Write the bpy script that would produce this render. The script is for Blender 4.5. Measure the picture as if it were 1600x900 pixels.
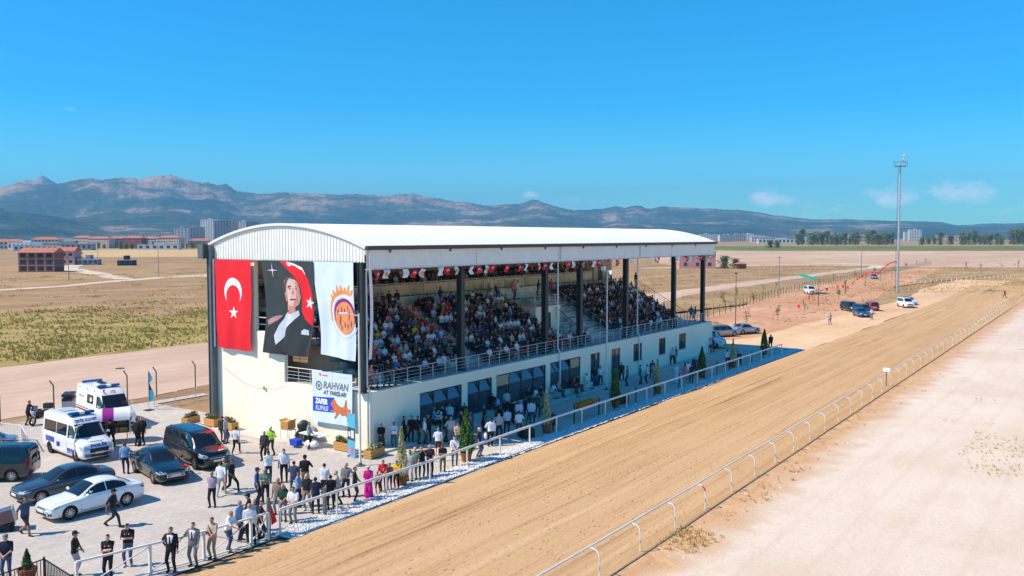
import bpy, bmesh, math, random
import numpy as np
from mathutils import Vector, Matrix
from mathutils.bvhtree import BVHTree
SC = bpy.context.scene
HAZE_D = 1.05e-4
for o in list(bpy.data.objects): bpy.data.objects.remove(o)
rnd = random.Random(7)
# ---------------------------------------------------------------- camera
cam = bpy.data.cameras.new('camera'); cam.sensor_width = 36; cam.lens = 31.19; cam.clip_start = .5; cam.clip_end = 40000
camo = bpy.data.objects.new('camera', cam); SC.collection.objects.link(camo)
camo.location = (0, 0, 13.0); camo.rotation_euler = (math.radians(90-3.3035), 0, math.radians(34.2869-90))
SC.camera = camo
# ---------------------------------------------------------------- sky
SUN_DIR = Vector((.664, -.608, -1.0)).normalized()          # the way the light travels
SUN_EL = math.asin(-SUN_DIR.z)
w = bpy.data.worlds.new('World'); SC.world = w; w.use_nodes = True
nt = w.node_tree; bg = nt.nodes['Background']
sky = nt.nodes.new('ShaderNodeTexSky'); sky.sky_type = 'NISHITA'; sky.sun_disc = False
sky.sun_elevation = SUN_EL; sky.sun_rotation = math.atan2(-SUN_DIR.x, -SUN_DIR.y)
sky.altitude = 1000; sky.air_density = 1.0; sky.dust_density = .5; sky.ozone_density = 2.2
hs = nt.nodes.new('ShaderNodeHueSaturation'); hs.inputs['Saturation'].default_value = 1.85; hs.inputs['Hue'].default_value = .489
nt.links.new(sky.outputs[0], hs.inputs['Color'])
tint = nt.nodes.new('ShaderNodeMix'); tint.data_type = 'RGBA'; tint.blend_type = 'MULTIPLY'; tint.inputs['Factor'].default_value = 1; tint.inputs['B'].default_value = (.33, .82, .93, 1)
nt.links.new(hs.outputs[0], tint.inputs['A'])
def wnode(t, **k):
    n = nt.nodes.new(t)
    for a, b in k.items(): setattr(n, a, b)
    return n
def wmath(op, a, b=None, c=None, clamp=False):
    n = wnode('ShaderNodeMath', operation=op, use_clamp=clamp)
    for i, v in enumerate((a, b, c)):
        if v is None: continue
        if isinstance(v, (int, float)): n.inputs[i].default_value = v
        else: nt.links.new(v, n.inputs[i])
    return n.outputs[0]
tc = wnode('ShaderNodeTexCoord'); nz = wnode('ShaderNodeTexNoise'); nz.inputs['Scale'].default_value = 34; nz.inputs['Detail'].default_value = 7; nz.inputs['Roughness'].default_value = .6
mp = wnode('ShaderNodeMapping'); mp.inputs['Scale'].default_value = (1, 1, 1.7)
nt.links.new(tc.outputs['Generated'], mp.inputs['Vector']); nt.links.new(mp.outputs[0], nz.inputs['Vector'])
# small fair-weather clouds low over the hills: (azimuth deg, elevation deg, half width deg, half height deg, strength)
CLOUDS = [(18.3,2.3,2.0,.85,.85),(10.9,2.4,2.1,1.0,.9),(7.4,2.6,2.4,1.0,.95),(14.2,1.6,2.8,.7,.4),(33.2,2.7,1.0,.3,.55),(31.0,2.3,2.2,.3,.3),(60.7,7.3,.7,.18,.3),(3.4,1.6,2.6,.7,.35),(23.5,1.9,2.6,.5,.25),(-9,2.6,2.4,.7,.6),(82,3.0,2.6,.6,.5),(118,3.2,2.6,.7,.5)]
sx = wnode('ShaderNodeSeparateXYZ'); nt.links.new(tc.outputs['Generated'], sx.inputs[0])
az = wmath('ARCTAN2', sx.outputs[1], sx.outputs[0]); el = wmath('ARCSINE', sx.outputs[2])
tot = None
for (a, e, wa, we, st) in CLOUDS:
    da = wmath('DIVIDE', wmath('SUBTRACT', az, math.radians(a)), math.radians(wa)); de = wmath('DIVIDE', wmath('SUBTRACT', el, math.radians(e)), math.radians(we))
    d2 = wmath('ADD', wmath('MULTIPLY', da, da), wmath('MULTIPLY', de, de))
    v = wmath('MULTIPLY', wmath('SUBTRACT', 1.0, wmath('SQRT', d2)), st)
    tot = v if tot is None else wmath('MAXIMUM', tot, v)
cl = wmath('SUBTRACT', wmath('ADD', wmath('MULTIPLY', tot, 1.35), wmath('MULTIPLY', wmath('SUBTRACT', nz.outputs[0], .5), 3.4)), .22)
cl = wmath('MULTIPLY', wmath('MULTIPLY', cl, 1.1, clamp=True), wmath('MULTIPLY', wmath('ADD', tot, .12), 2.2, clamp=True), clamp=True)
mx = wnode('ShaderNodeMix', data_type='RGBA'); nt.links.new(wmath('MULTIPLY', cl, .72), mx.inputs['Factor'])
nt.links.new(tint.outputs['Result'], mx.inputs['A']); mx.inputs['B'].default_value = (7.2, 7.4, 7.8, 1)
nt.links.new(mx.outputs['Result'], bg.inputs['Color']); bg.inputs['Strength'].default_value = .142
# ---------------------------------------------------------------- sun, exposure
sl = bpy.data.lights.new('sun', 'SUN'); sl.energy = 4.0; sl.angle = math.radians(.53); sl.color = (1, .86, .665)
so = bpy.data.objects.new('sun', sl); SC.collection.objects.link(so); so.rotation_euler = SUN_DIR.to_track_quat('-Z', 'Y').to_euler()
so.location = (0, 60, 80)
vs_ = SC.view_settings; vs_.view_transform = 'Standard'; vs_.look = 'None'; vs_.exposure = .64; vs_.gamma = 1; vs_.use_curve_mapping = False
SC.cycles.use_denoising = True; SC.cycles.max_bounces = 8; SC.cycles.diffuse_bounces = 5; SC.cycles.glossy_bounces = 3; SC.cycles.transmission_bounces = 4; SC.cycles.volume_bounces = 0; SC.cycles.transparent_max_bounces = 8
SC.cycles.caustics_reflective = False; SC.cycles.caustics_refractive = False
# ---------------------------------------------------------------- materials (all procedural)
def S(r, g, b, k=1.0):
    f = lambda c: ((c/255)/12.92 if c/255 <= .04045 else ((c/255+.055)/1.055)**2.4)*k
    return (f(r), f(g), f(b))
class NT:
    def __init__(s, m): s.t = m.node_tree; s.n = s.t.nodes; s.l = s.t.links
    def node(s, t, ins=None, **k):
        n = s.n.new(t)
        for a, b in k.items(): setattr(n, a, b)
        for a, b in (ins or {}).items(): s.put(n.inputs[a], b)
        return n
    def put(s, sock, v):
        if isinstance(v, bpy.types.NodeSocket): s.l.new(v, sock)
        else: sock.default_value = v
    def math(s, op, a, b=0., clamp=False):
        n = s.node('ShaderNodeMath', operation=op, use_clamp=clamp); s.put(n.inputs[0], a); s.put(n.inputs[1], b); return n.outputs[0]
    def noise(s, vec, scale, detail=4, rough=.55): return s.node('ShaderNodeTexNoise', {'Vector': vec, 'Scale': scale, 'Detail': detail, 'Roughness': rough}).outputs[0]
    def map(s, vec, sc=(1,1,1), rot=(0,0,0), loc=(0,0,0)): return s.node('ShaderNodeMapping', {'Vector': vec, 'Scale': sc, 'Rotation': rot, 'Location': loc}).outputs[0]
    def ramp(s, f, stops):
        n = s.node('ShaderNodeValToRGB'); s.l.new(f, n.inputs[0]); e = n.color_ramp.elements
        while len(e) < len(stops): e.new(.5)
        for x, (p, c) in zip(e, stops): x.position = p; x.color = (*c, 1) if len(c) == 3 else c
        return n.outputs[0]
    def mix(s, f, a, b, mode='MIX'):
        n = s.node('ShaderNodeMix', data_type='RGBA', blend_type=mode)
        s.put(n.inputs['Factor'], f)
        for k, v in (('A', a), ('B', b)): s.put(n.inputs[k], (*v, 1) if isinstance(v, tuple) and len(v) == 3 else v)
        return n.outputs['Result']
    def bump(s, h, strength, dist): return s.node('ShaderNodeBump', {'Height': h, 'Strength': strength, 'Distance': dist}).outputs[0]
MATS = {}
def base(name):
    m = bpy.data.materials.new(name); m.use_nodes = True; t = NT(m); p = m.node_tree.nodes['Principled BSDF']; MATS[name] = m
    return m, t, p
def M(name, col, rough=.7, metal=0., var=.12, scale=3., bump=0., bscale=30., coat=0., spec=.5, stretch=(1,1,1), emit=None, alpha=None):
    if name in MATS: return MATS[name]
    m, t, p = base(name)
    p.inputs['Roughness'].default_value = rough; p.inputs['Metallic'].default_value = metal; p.inputs['Specular IOR Level'].default_value = spec
    if coat: p.inputs['Coat Weight'].default_value = coat; p.inputs['Coat Roughness'].default_value = .03
    vec = t.node('ShaderNodeTexCoord').outputs['Object']
    if stretch != (1,1,1): vec = t.map(vec, stretch)
    if var:
        n = t.noise(vec, scale, 5, .6)
        lo = tuple(c*(1-var) for c in col); hi = tuple(min(1, c*(1+var*.6)) for c in col)
        t.l.new(t.ramp(n, [(.3, lo), (.7, hi)]), p.inputs['Base Color'])
    else: p.inputs['Base Color'].default_value = (*col, 1)
    if bump: t.l.new(t.bump(t.noise(vec, bscale, 4), bump, .02), p.inputs['Normal'])
    if alpha is not None: p.inputs['Alpha'].default_value = alpha
    return m
# ground family -------------------------------------------------------------
def mat_ground():
    m, t, p = base('dry_ground'); v = t.node('ShaderNodeTexCoord').outputs['Object']
    big = t.noise(v, .008, 5); mid = t.noise(t.map(v, (1,2.2,1), (0,0,.5)), .05, 6, .65); fine = t.noise(v, .9, 5, .7)
    c1 = t.ramp(mid, [(.32, S(150,118,88)), (.5, S(176,142,108)), (.68, S(196,166,126))])
    c2 = t.ramp(mid, [(.35, S(168,128,96)), (.65, S(205,176,132))])
    c = t.mix(t.ramp(big, [(.42, (0,0,0)), (.6, (1,1,1))]), c1, c2)
    c = t.mix(t.ramp(fine, [(.3, (.55,.55,.55)), (.7, (.1,.1,.1))]), c, S(120,100,72))
    t.l.new(c, p.inputs['Base Color']); p.inputs['Roughness'].default_value = .95; p.inputs['Specular IOR Level'].default_value = .1
    t.l.new(t.bump(t.noise(v, 1.6, 6, .7), .6, .15), p.inputs['Normal']); return m
def mat_soil(name, a, b, c_, sc=.06, st=(1,1,1), fine=.8, bump=.5, spot=None, bd=.08):
    m, t, p = base(name); v = t.node('ShaderNodeTexCoord').outputs['Object']
    n = t.noise(t.map(v, st), sc, 6, .62); f = t.noise(t.map(v, st), fine, 5, .7)
    c = t.ramp(n, [(.32, a), (.5, b), (.68, c_)])
    c = t.mix(t.math('MULTIPLY', t.ramp(f, [(.35, (1,1,1)), (.62, (0,0,0))]), .35), c, tuple(k*.72 for k in a))
    if spot: 
        sp = t.noise(v, spot[0], 3, .5); c = t.mix(t.ramp(sp, [(spot[1], (0,0,0)), (spot[1]+.05, (1,1,1))]), c, spot[2])
    t.l.new(c, p.inputs['Base Color']); p.inputs['Roughness'].default_value = .95; p.inputs['Specular IOR Level'].default_value = .1
    t.l.new(t.bump(f, bump, bd), p.inputs['Normal']); return m
def mat_track():
    m, t, p = base('track_sand'); v = t.node('ShaderNodeTexCoord').outputs['Object']
    wob_ = t.node('ShaderNodeVectorMath', {0: v, 1: t.node('ShaderNodeVectorMath', {0: t.node('ShaderNodeTexNoise', {'Vector': v, 'Scale': .05, 'Detail': 3.}).outputs['Color'], 1: (0, .6, 0)}, operation='MULTIPLY').outputs[0]}, operation='ADD').outputs[0]
    yy_ = t.math('DIVIDE', t.math('SUBTRACT', t.node('ShaderNodeSeparateXYZ', {0: wob_}).outputs[1], 16.6), 13.2)
    lane = t.ramp(yy_, [(.0,(.1,.1,.1)),(.12,(.55,.55,.55)),(.16,(.1,.1,.1)),(.30,(0,0,0)),(.40,(.3,.3,.3)),(.47,(0,0,0)),(.62,(.2,.2,.2)),(.68,(.9,.9,.9)),(.72,(.15,.15,.15)),(.76,(.75,.75,.75)),(.80,(.1,.1,.1)),(1.,(0,0,0))])
    st = t.noise(t.map(wob_, (.012,.75,1)), 1.0, 3, .5); st2 = t.noise(t.map(wob_, (.07,2.8,1), (0,0,.008)), 1.0, 7, .72); blot = t.noise(v, .16, 6, .62); fi = t.noise(t.map(v, (1.4,2.0,1)), 2.4, 7, .78)
    hoof = t.node('ShaderNodeTexVoronoi', {'Vector': t.map(v, (.8,1.5,1)), 'Scale': 2.2, 'Randomness': 1.}).outputs['Distance']
    c = t.ramp(st, [(.25, S(186,148,106)), (.45, S(198,161,119)), (.62, S(204,168,127)), (.8, S(212,180,142))])
    g = t.math('MULTIPLY', t.ramp(st2, [(.36, (1,1,1)), (.52, (0,0,0))]), t.math('ADD', t.math('MULTIPLY', lane, .85), .3))
    c = t.mix(g, c, S(152,110,72))
    c = t.mix(t.math('MULTIPLY', t.ramp(blot, [(.45, (0,0,0)), (.7, (1,1,1))]), .3), c, S(208,174,134))
    c = t.mix(t.math('MULTIPLY', t.ramp(fi, [(.34, (1,1,1)), (.5, (0,0,0))]), .34), c, S(156,116,80))
    hf = t.math('MULTIPLY', t.ramp(hoof, [(.10, (1,1,1)), (.24, (0,0,0))]), t.ramp(blot, [(.46, (1,1,1)), (.6, (0,0,0))])); c = t.mix(t.math('MULTIPLY', hf, .3), c, S(150,110,74))
    t.l.new(c, p.inputs['Base Color']); p.inputs['Roughness'].default_value = .95; p.inputs['Specular IOR Level'].default_value = .1
    h = t.math('SUBTRACT', t.math('ADD', t.math('MULTIPLY', st2, t.math('ADD', lane, .4)), t.math('MULTIPLY', fi, .6)), t.math('MULTIPLY', hf, .5))
    t.l.new(t.bump(h, .8, .10), p.inputs['Normal']); return m
def mat_paving():
    m, t, p = base('plaza_concrete'); v = t.node('ShaderNodeTexCoord').outputs['Object']
    br = t.node('ShaderNodeTexBrick', {'Vector': v, 'Scale': 1., 'Mortar Size': .012, 'Brick Width': .6, 'Row Height': .3, 'Color1': (*S(196,188,180),1), 'Color2': (*S(186,178,171),1), 'Mortar': (*S(160,152,146),1)})
    st = t.noise(v, .25, 6, .65); st2 = t.noise(v, 2.2, 5, .7)
    c = t.mix(t.math('MULTIPLY', t.ramp(st, [(.35, (1,1,1)), (.6, (0,0,0))]), .5), br.outputs[0], S(168,156,146))
    c = t.mix(t.math('MULTIPLY', t.ramp(st2, [(.3, (1,1,1)), (.5, (0,0,0))]), .4), c, S(210,203,196))
    t.l.new(c, p.inputs['Base Color']); p.inputs['Roughness'].default_value = .85; p.inputs['Specular IOR Level'].default_value = .25
    t.l.new(t.bump(br.outputs['Fac'], -.3, .01), p.inputs['Normal']); return m
def mat_wall(name, col, streak=.12):
    m, t, p = base(name); v = t.node('ShaderNodeTexCoord').outputs['Object']
    a = t.noise(v, .35, 5, .6); s = t.noise(t.map(v, (3.,3.,.22)), 1., 5, .65); f = t.noise(v, 14, 4)
    c = t.ramp(a, [(.3, tuple(k*.93 for k in col)), (.7, col)])
    c = t.mix(t.math('MULTIPLY', t.ramp(s, [(.28, (1,1,1)), (.5, (0,0,0))]), streak), c, tuple(k*.55 for k in col))
    t.l.new(c, p.inputs['Base Color']); p.inputs['Roughness'].default_value = .85; p.inputs['Specular IOR Level'].default_value = .25
    t.l.new(t.bump(f, .25, .01), p.inputs['Normal']); return m
def mat_hills():
    m, t, p = base('hill_slopes'); v = t.node('ShaderNodeTexCoord').outputs['Object']
    n = t.noise(v, .0017, 8, .68); n2 = t.noise(v, .007, 6, .72); z = t.node('ShaderNodeSeparateXYZ', {0: v}).outputs[2]
    f = t.math('ADD', n, t.math('MULTIPLY', n2, .35)); f = t.math('SUBTRACT', f, t.math('MULTIPLY', z, .00022))
    c = t.ramp(f, [(.46, S(196,160,134)), (.54, S(158,132,112)), (.60, S(78,90,78)), (.74, S(40,60,56))])
    t.l.new(c, p.inputs['Base Color']); p.inputs['Roughness'].default_value = 1; p.inputs['Specular IOR Level'].default_value = 0
    t.l.new(t.bump(n2, 1., 60.), p.inputs['Normal']); return m
def mat_glass(name, col=(.02,.026,.032), rough=.03, alpha=None):
    m, t, p = base(name); p.inputs['Base Color'].default_value = (*col, 1); p.inputs['Roughness'].default_value = rough; p.inputs['Specular IOR Level'].default_value = .6
    if alpha is not None: p.inputs['Alpha'].default_value = alpha
    return m
def mat_paint(name, col, flake=.0, rough=.28):
    m, t, p = base(name); v = t.node('ShaderNodeTexCoord').outputs['Object']
    d = t.noise(v, 2.2, 5, .6); z = t.node('ShaderNodeSeparateXYZ', {0: v}).outputs[2]
    dust = t.math('MULTIPLY', t.ramp(t.math('SUBTRACT', t.math('MULTIPLY', d, .9), z), [(.0, (0,0,0)), (.35, (1,1,1))]), .35)
    t.l.new(t.mix(dust, col, S(150,135,118)), p.inputs['Base Color'])
    p.inputs['Roughness'].default_value = rough; p.inputs['Metallic'].default_value = flake
    p.inputs['Coat Weight'].default_value = .8; p.inputs['Coat Roughness'].default_value = .06; return m
def mat_cloth_print(name, kind):
    m, t, p = base(name); v = t.node('ShaderNodeTexCoord').outputs['Object']; p.inputs['Roughness'].default_value = .9
    if kind == 'plaid':
        w1 = t.node('ShaderNodeTexWave', {'Vector': v, 'Scale': 9.}).outputs['Fac']; w2 = t.node('ShaderNodeTexWave', {'Vector': v, 'Scale': 9.}, bands_direction='Z').outputs['Fac']
        c = t.mix(t.math('MULTIPLY', w1, .7), S(205,190,205), S(90,70,110)); c = t.mix(t.math('MULTIPLY', w2, .5), c, S(120,90,120))
    elif kind == 'stripe':
        w1 = t.node('ShaderNodeTexWave', {'Vector': v, 'Scale': 5.}, bands_direction='Z').outputs['Fac']; c = t.ramp(w1, [(.45, S(60,50,75)), (.55, S(200,190,200))])
    else:
        n = t.noise(v, 9, 2); c = t.ramp(n, [(.48, S(225,225,225)), (.54, S(18,18,20))])
    t.l.new(c, p.inputs['Base Color']); return m
mat_ground(); mat_track(); mat_paving(); mat_hills()
def mat_infield():
    m, t, p = base('infield_dust'); v = t.node('ShaderNodeTexCoord').outputs['Object']; y = t.node('ShaderNodeSeparateXYZ', {0: v}).outputs[1]
    big = t.noise(v, .07, 5, .6); mid = t.noise(t.map(v, (.35,1,1), (0,0,.25)), .5, 6, .65); fi = t.noise(v, 3.5, 6, .75); ed = t.noise(v, .55, 5, .65)
    c = t.ramp(big, [(.3, S(204,183,163)), (.5, S(216,199,182)), (.7, S(224,209,195))])
    c = t.mix(t.math('MULTIPLY', t.ramp(mid, [(.36, (1,1,1)), (.52, (0,0,0))]), .4), c, S(204,180,160))
    c = t.mix(t.math('MULTIPLY', t.ramp(fi, [(.32, (1,1,1)), (.48, (0,0,0))]), .35), c, S(186,160,138))
    # wheel ruts wandering along the infield
    w = t.node('ShaderNodeTexWave', {'Vector': t.map(v, (.03,1,1), (0,0,.16)), 'Scale': .12, 'Distortion': 14., 'Detail': 3., 'Detail Scale': .6}, bands_direction='Y').outputs['Fac']
    rut = t.math('MULTIPLY', t.ramp(w, [(.9, (0,0,0)), (.99, (1,1,1))]), .16); c = t.mix(rut, c, S(198,172,150))
    # brown crumbly earth beside the rail fades out into the pale dust
    f = t.math('ADD', t.math('MULTIPLY', t.math('SUBTRACT', y, 13.7), .42), t.math('MULTIPLY', t.math('SUBTRACT', ed, .5), 2.6))
    f = t.math('ADD', f, .5, True); br = t.ramp(t.noise(v, 1.1, 6, .7), [(.3, S(178,136,98)), (.5, S(198,156,118)), (.7, S(212,176,138))])
    c = t.mix(f, c, br)
    t.l.new(c, p.inputs['Base Color']); p.inputs['Roughness'].default_value = .95; p.inputs['Specular IOR Level'].default_value = .1
    h = t.math('SUBTRACT', t.math('ADD', fi, t.math('MULTIPLY', mid, .8)), t.math('MULTIPLY', rut, .8))
    t.l.new(t.bump(h, .55, .07), p.inputs['Normal']); return m
mat_infield()
mat_soil('track_verge', S(196,152,112), S(214,172,130), S(226,190,152), .25, (.5,1,1), 1.2, .7)
mat_soil('red_soil', S(188,136,104), S(204,156,124), S(216,178,146), .05, (.6,1.4,1), .5, .6)
mat_soil('sandy_shoulder', S(208,168,130), S(222,184,146), S(230,196,160), .08, (.4,1.3,1), .6, .5)
mat_soil('dirt_road', S(186,158,138), S(202,174,154), S(212,188,168), .09, (.25,1,1), .7, .3)
mat_soil('pale_road', S(196,178,158), S(214,196,176), S(226,210,192), .05, (1,1,1), .4, .3)
mat_soil('weedy_field', S(150,130,78), S(168,146,92), S(184,158,112), .10, (1,1,1), .8, .8, (.16,.58,S(140,132,66)), .2)
mat_soil('stubble_field', S(196,164,114), S(208,176,126), S(216,188,142), .02, (1,1,1), .2, .3)
mat_soil('ploughed_field', S(188,156,132), S(204,172,146), S(216,188,162), .01, (.3,1,1), .1, .2)
mat_soil('green_crop', S(92,104,52), S(112,122,64), S(138,142,84), .02, (1,1,1), .2, .4)
mat_soil('scrub_field', S(158,126,94), S(182,148,112), S(200,170,130), .04, (1,1.5,1), .6, .6, (.5,.62,S(122,104,64)))
mat_soil('white_gravel', S(196,196,196), S(224,222,220), S(238,236,234), 3., (1,1,1), 9., 1., None, .06)
mat_soil('walk_concrete', S(190,182,168), S(202,194,180), S(212,204,192), .5, (1,1,1), 4., .2)
mat_soil('kerb_concrete', S(190,184,176), S(204,198,190), S(216,210,204), .8, (1,1,1), 5., .2)
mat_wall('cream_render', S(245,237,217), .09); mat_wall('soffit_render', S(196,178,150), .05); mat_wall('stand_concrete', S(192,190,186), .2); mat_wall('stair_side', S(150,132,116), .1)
M('roof_sheet', S(242,240,238), .65, 0, .04, .3, spec=.2); M('cladding_sheet', S(230,229,224), .5, 0, .07, .7)
M('dark_steel', S(46,50,54), .5, .2, .15, 2.); M('grey_steel', S(96,104,108), .5, .2, .15, 2.); M('fascia_trim', S(74,64,58), .6, 0, .15)
M('stainless', S(214,214,214), .4, .35, .05); M('white_pipe', S(228,226,222), .45, 0, .08); M('white_rail', S(226,222,216), .45, 0, .12, 2.); M('galvanised', S(178,182,184), .45, .45, .12)
M('black_metal', S(26,26,28), .5, .2, .2); M('window_frame', S(52,56,60), .45, .2, .1)
mat_glass('window_glass', (.14,.15,.18), .04); MATS['window_glass'].node_tree.nodes['Principled BSDF'].inputs['Metallic'].default_value = .6; mat_glass('tinted_glass', (.012,.014,.017), .02); mat_glass('visor', (.01,.01,.012), .1)
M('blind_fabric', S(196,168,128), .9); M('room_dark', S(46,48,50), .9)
M('balustrade_glass', S(206,182,136), .15, 0, .15, .6, alpha=.8)
M('seat_red', S(132,30,34), .45, 0, .2); M('seat_maroon', S(70,34,40), .5, 0, .2)
M('flag_red', S(226,6,34), .75, 0, .06, 2.); M('flag_white', S(232,226,232), .8, 0, .04, 2.); M('portrait_dark', S(46,56,62), .8, 0, .15, 1.5); M('portrait_suit', S(34,42,48), .8, 0, .2, 3.); M('portrait_skin', S(196,140,122), .8, 0, .25, 3.); M('portrait_pale', S(214,178,176), .8, 0, .15, 3.); M('portrait_hair', S(96,70,62), .8); M('portrait_brow', S(70,34,34), .8); M('portrait_shirt', S(196,204,220), .8, 0, .15, 2.); M('portrait_cloud', S(176,130,138), .8, 0, .3, 3.)
M('banner_sky', S(206,222,240), .8, 0, .08, 1.); M('print_orange', S(232,150,70), .8); M('print_salmon', S(236,150,96), .8, 0, .3, 12.); M('print_purple', S(128,36,130), .8); M('print_pale', S(206,210,222), .8); M('print_blue', S(20,70,190), .8); M('print_grey', S(118,116,116), .7, 0, .4, 8.); M('print_dark', S(66,62,66), .8); M('print_horse', S(206,110,62), .8, 0, .3, 9.); M('print_pink', S(226,96,120), .8); M('print_cyan', S(70,170,206), .8, 0, .12, 2.); M('print_white', S(238,238,240), .8, var=.02)
M('planter_wood', S(196,146,82), .75, 0, .2, 4., .3, 20, stretch=(1,1,6)); M('terracotta', S(150,84,52), .8, 0, .2); M('pot_soil', S(70,54,40), .95)
M('conifer_leaf', S(74,112,38), .8, 0, .35, 9.); M('conifer_pale', S(186,182,130), .85, 0, .3, 9.); M('shrub_leaf', S(110,112,64), .85, 0, .3, 6.); M('olive_leaf', S(116,124,80), .85, 0, .35, 3.); M('bark', S(96,78,60), .9, 0, .3, 8.); M('dry_grass', S(200,172,112), .95, 0, .3, .8); M('weed_leaf', S(184,172,98), .95, 0, .35, .6); M('poplar_leaf', S(116,128,84), .95, 0, .35, .15)
M('tyre', S(26,26,27), .85, 0, .15); M('alloy', S(186,188,190), .3, .85, .05); M('alloy_dark', S(96,98,102), .35, .8, .05); M('arch_black', S(10,10,11), .9, 0, 0); M('trim_black', S(24,25,27), .55, 0, .1); M('chrome', S(206,206,208), .12, 1., 0); M('lamp_glass', S(196,204,210), .08, .3, .1, 20.); M('lamp_red', S(168,20,30), .15, 0, .15, 10.); M('lamp_blue', S(20,84,150), .2, 0, .2, 8.); M('lamp_amber', S(210,110,30), .3); M('plate', S(226,226,224), .5, 0, .05)
mat_paint('paint_white', S(228,232,234)); mat_paint('paint_grey', S(62,72,86), .35); mat_paint('paint_black', S(12,15,22), .1); mat_paint('paint_black_blue', S(16,24,38), .2); mat_paint('paint_silver', S(150,156,162), .6); mat_paint('paint_darkgreen', S(30,38,44), .3); mat_paint('paint_blue', S(20,76,132), .3); mat_paint('paint_red', S(176,26,40), .1); mat_paint('paint_police_blue', S(24,58,170)); mat_paint('paint_maroon', S(98,62,66), .1); mat_paint('paint_sky', S(140,160,180), .5)
M('kiosk_white', S(232,230,232), .5, 0, .05); M('kiosk_purple', S(150,10,140), .6, 0, .1, 3.); M('bread', S(206,160,90), .8, 0, .25, 10.); M('gold', S(206,150,44), .3, .8, .2, 20.)
M('brick_infill', S(150,84,66), .9, 0, .25, 1.5); M('raw_concrete', S(150,142,136), .9, 0, .15, 1.); M('roof_tile', S(184,112,92), .85, 0, .2, .8); M('pink_render', S(206,152,142), .9, 0, .1); M('block_white', S(206,206,206), .85, 0, .08, .1); M('block_grey', S(142,148,156), .85, 0, .1, .1); M('block_cream', S(206,192,172), .85, 0, .08, .1); M('far_window', S(60,70,84), .4, 0, .2, 1.); M('shed_roof', S(170,180,188), .6, 0, .1, .2); M('tent_green', S(10,176,140), .7, 0, .08); M('manhole', S(70,66,64), .8)
M('line_black', S(40,40,42), .7)
# people ----------------------------------------------------------------------
SKINS = [M('skin_%s'%n, c, .6, 0, .08, 30.) for n, c in (('light', S(214,160,134)), ('tan', S(198,140,112)), ('ruddy', S(202,132,106)), ('deep', S(166,112,86)))]
CL = {}
for n, c in dict(black=S(20,20,23), charcoal=S(48,50,54), grey=S(116,120,124), lightgrey=S(168,170,172), white=S(226,227,232), cream=S(216,210,188), beige=S(196,176,156), taupe=S(136,118,104), navy=S(28,36,62), slate=S(64,78,104), blue=S(44,82,150), skyblue=S(128,166,206), paleblue=S(178,198,220), denim=S(62,82,112), green=S(26,112,66), darkgreen=S(24,66,56), sage=S(98,128,112), olive=S(84,88,62), red=S(190,22,34), maroon=S(92,26,34), orange=S(214,96,26), yellow=S(224,176,36), magenta=S(206,14,140), pink=S(222,128,138), purple=S(92,58,120), brown=S(112,66,48), khaki=S(160,140,110), teal=S(40,110,120), hivis=S(150,210,60)).items():
    CL[n] = M('cloth_'+n, c, .9, 0, .14, 7., .25, 25)
CL['plaid'] = mat_cloth_print('cloth_plaid','plaid'); CL['stripe'] = mat_cloth_print('cloth_stripe','stripe'); CL['pattern'] = mat_cloth_print('cloth_pattern','pattern')
HAIR = dict(black=M('hair_black', S(24,20,18), .6, 0, .2), brown=M('hair_brown', S(58,40,30), .6, 0, .2), grey=M('hair_grey', S(140,136,132), .7, 0, .2))
SHOE = dict(black=M('shoe_black', S(24,23,24), .5), white=M('shoe_white', S(206,204,202), .6), brown=M('shoe_brown', S(84,56,40), .5))
MP = [SKINS[0], CL['white'], CL['navy'], HAIR['black'], SHOE['black'], SKINS[0], CL['navy'], CL['white'], SKINS[0], HAIR['black']]
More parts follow.
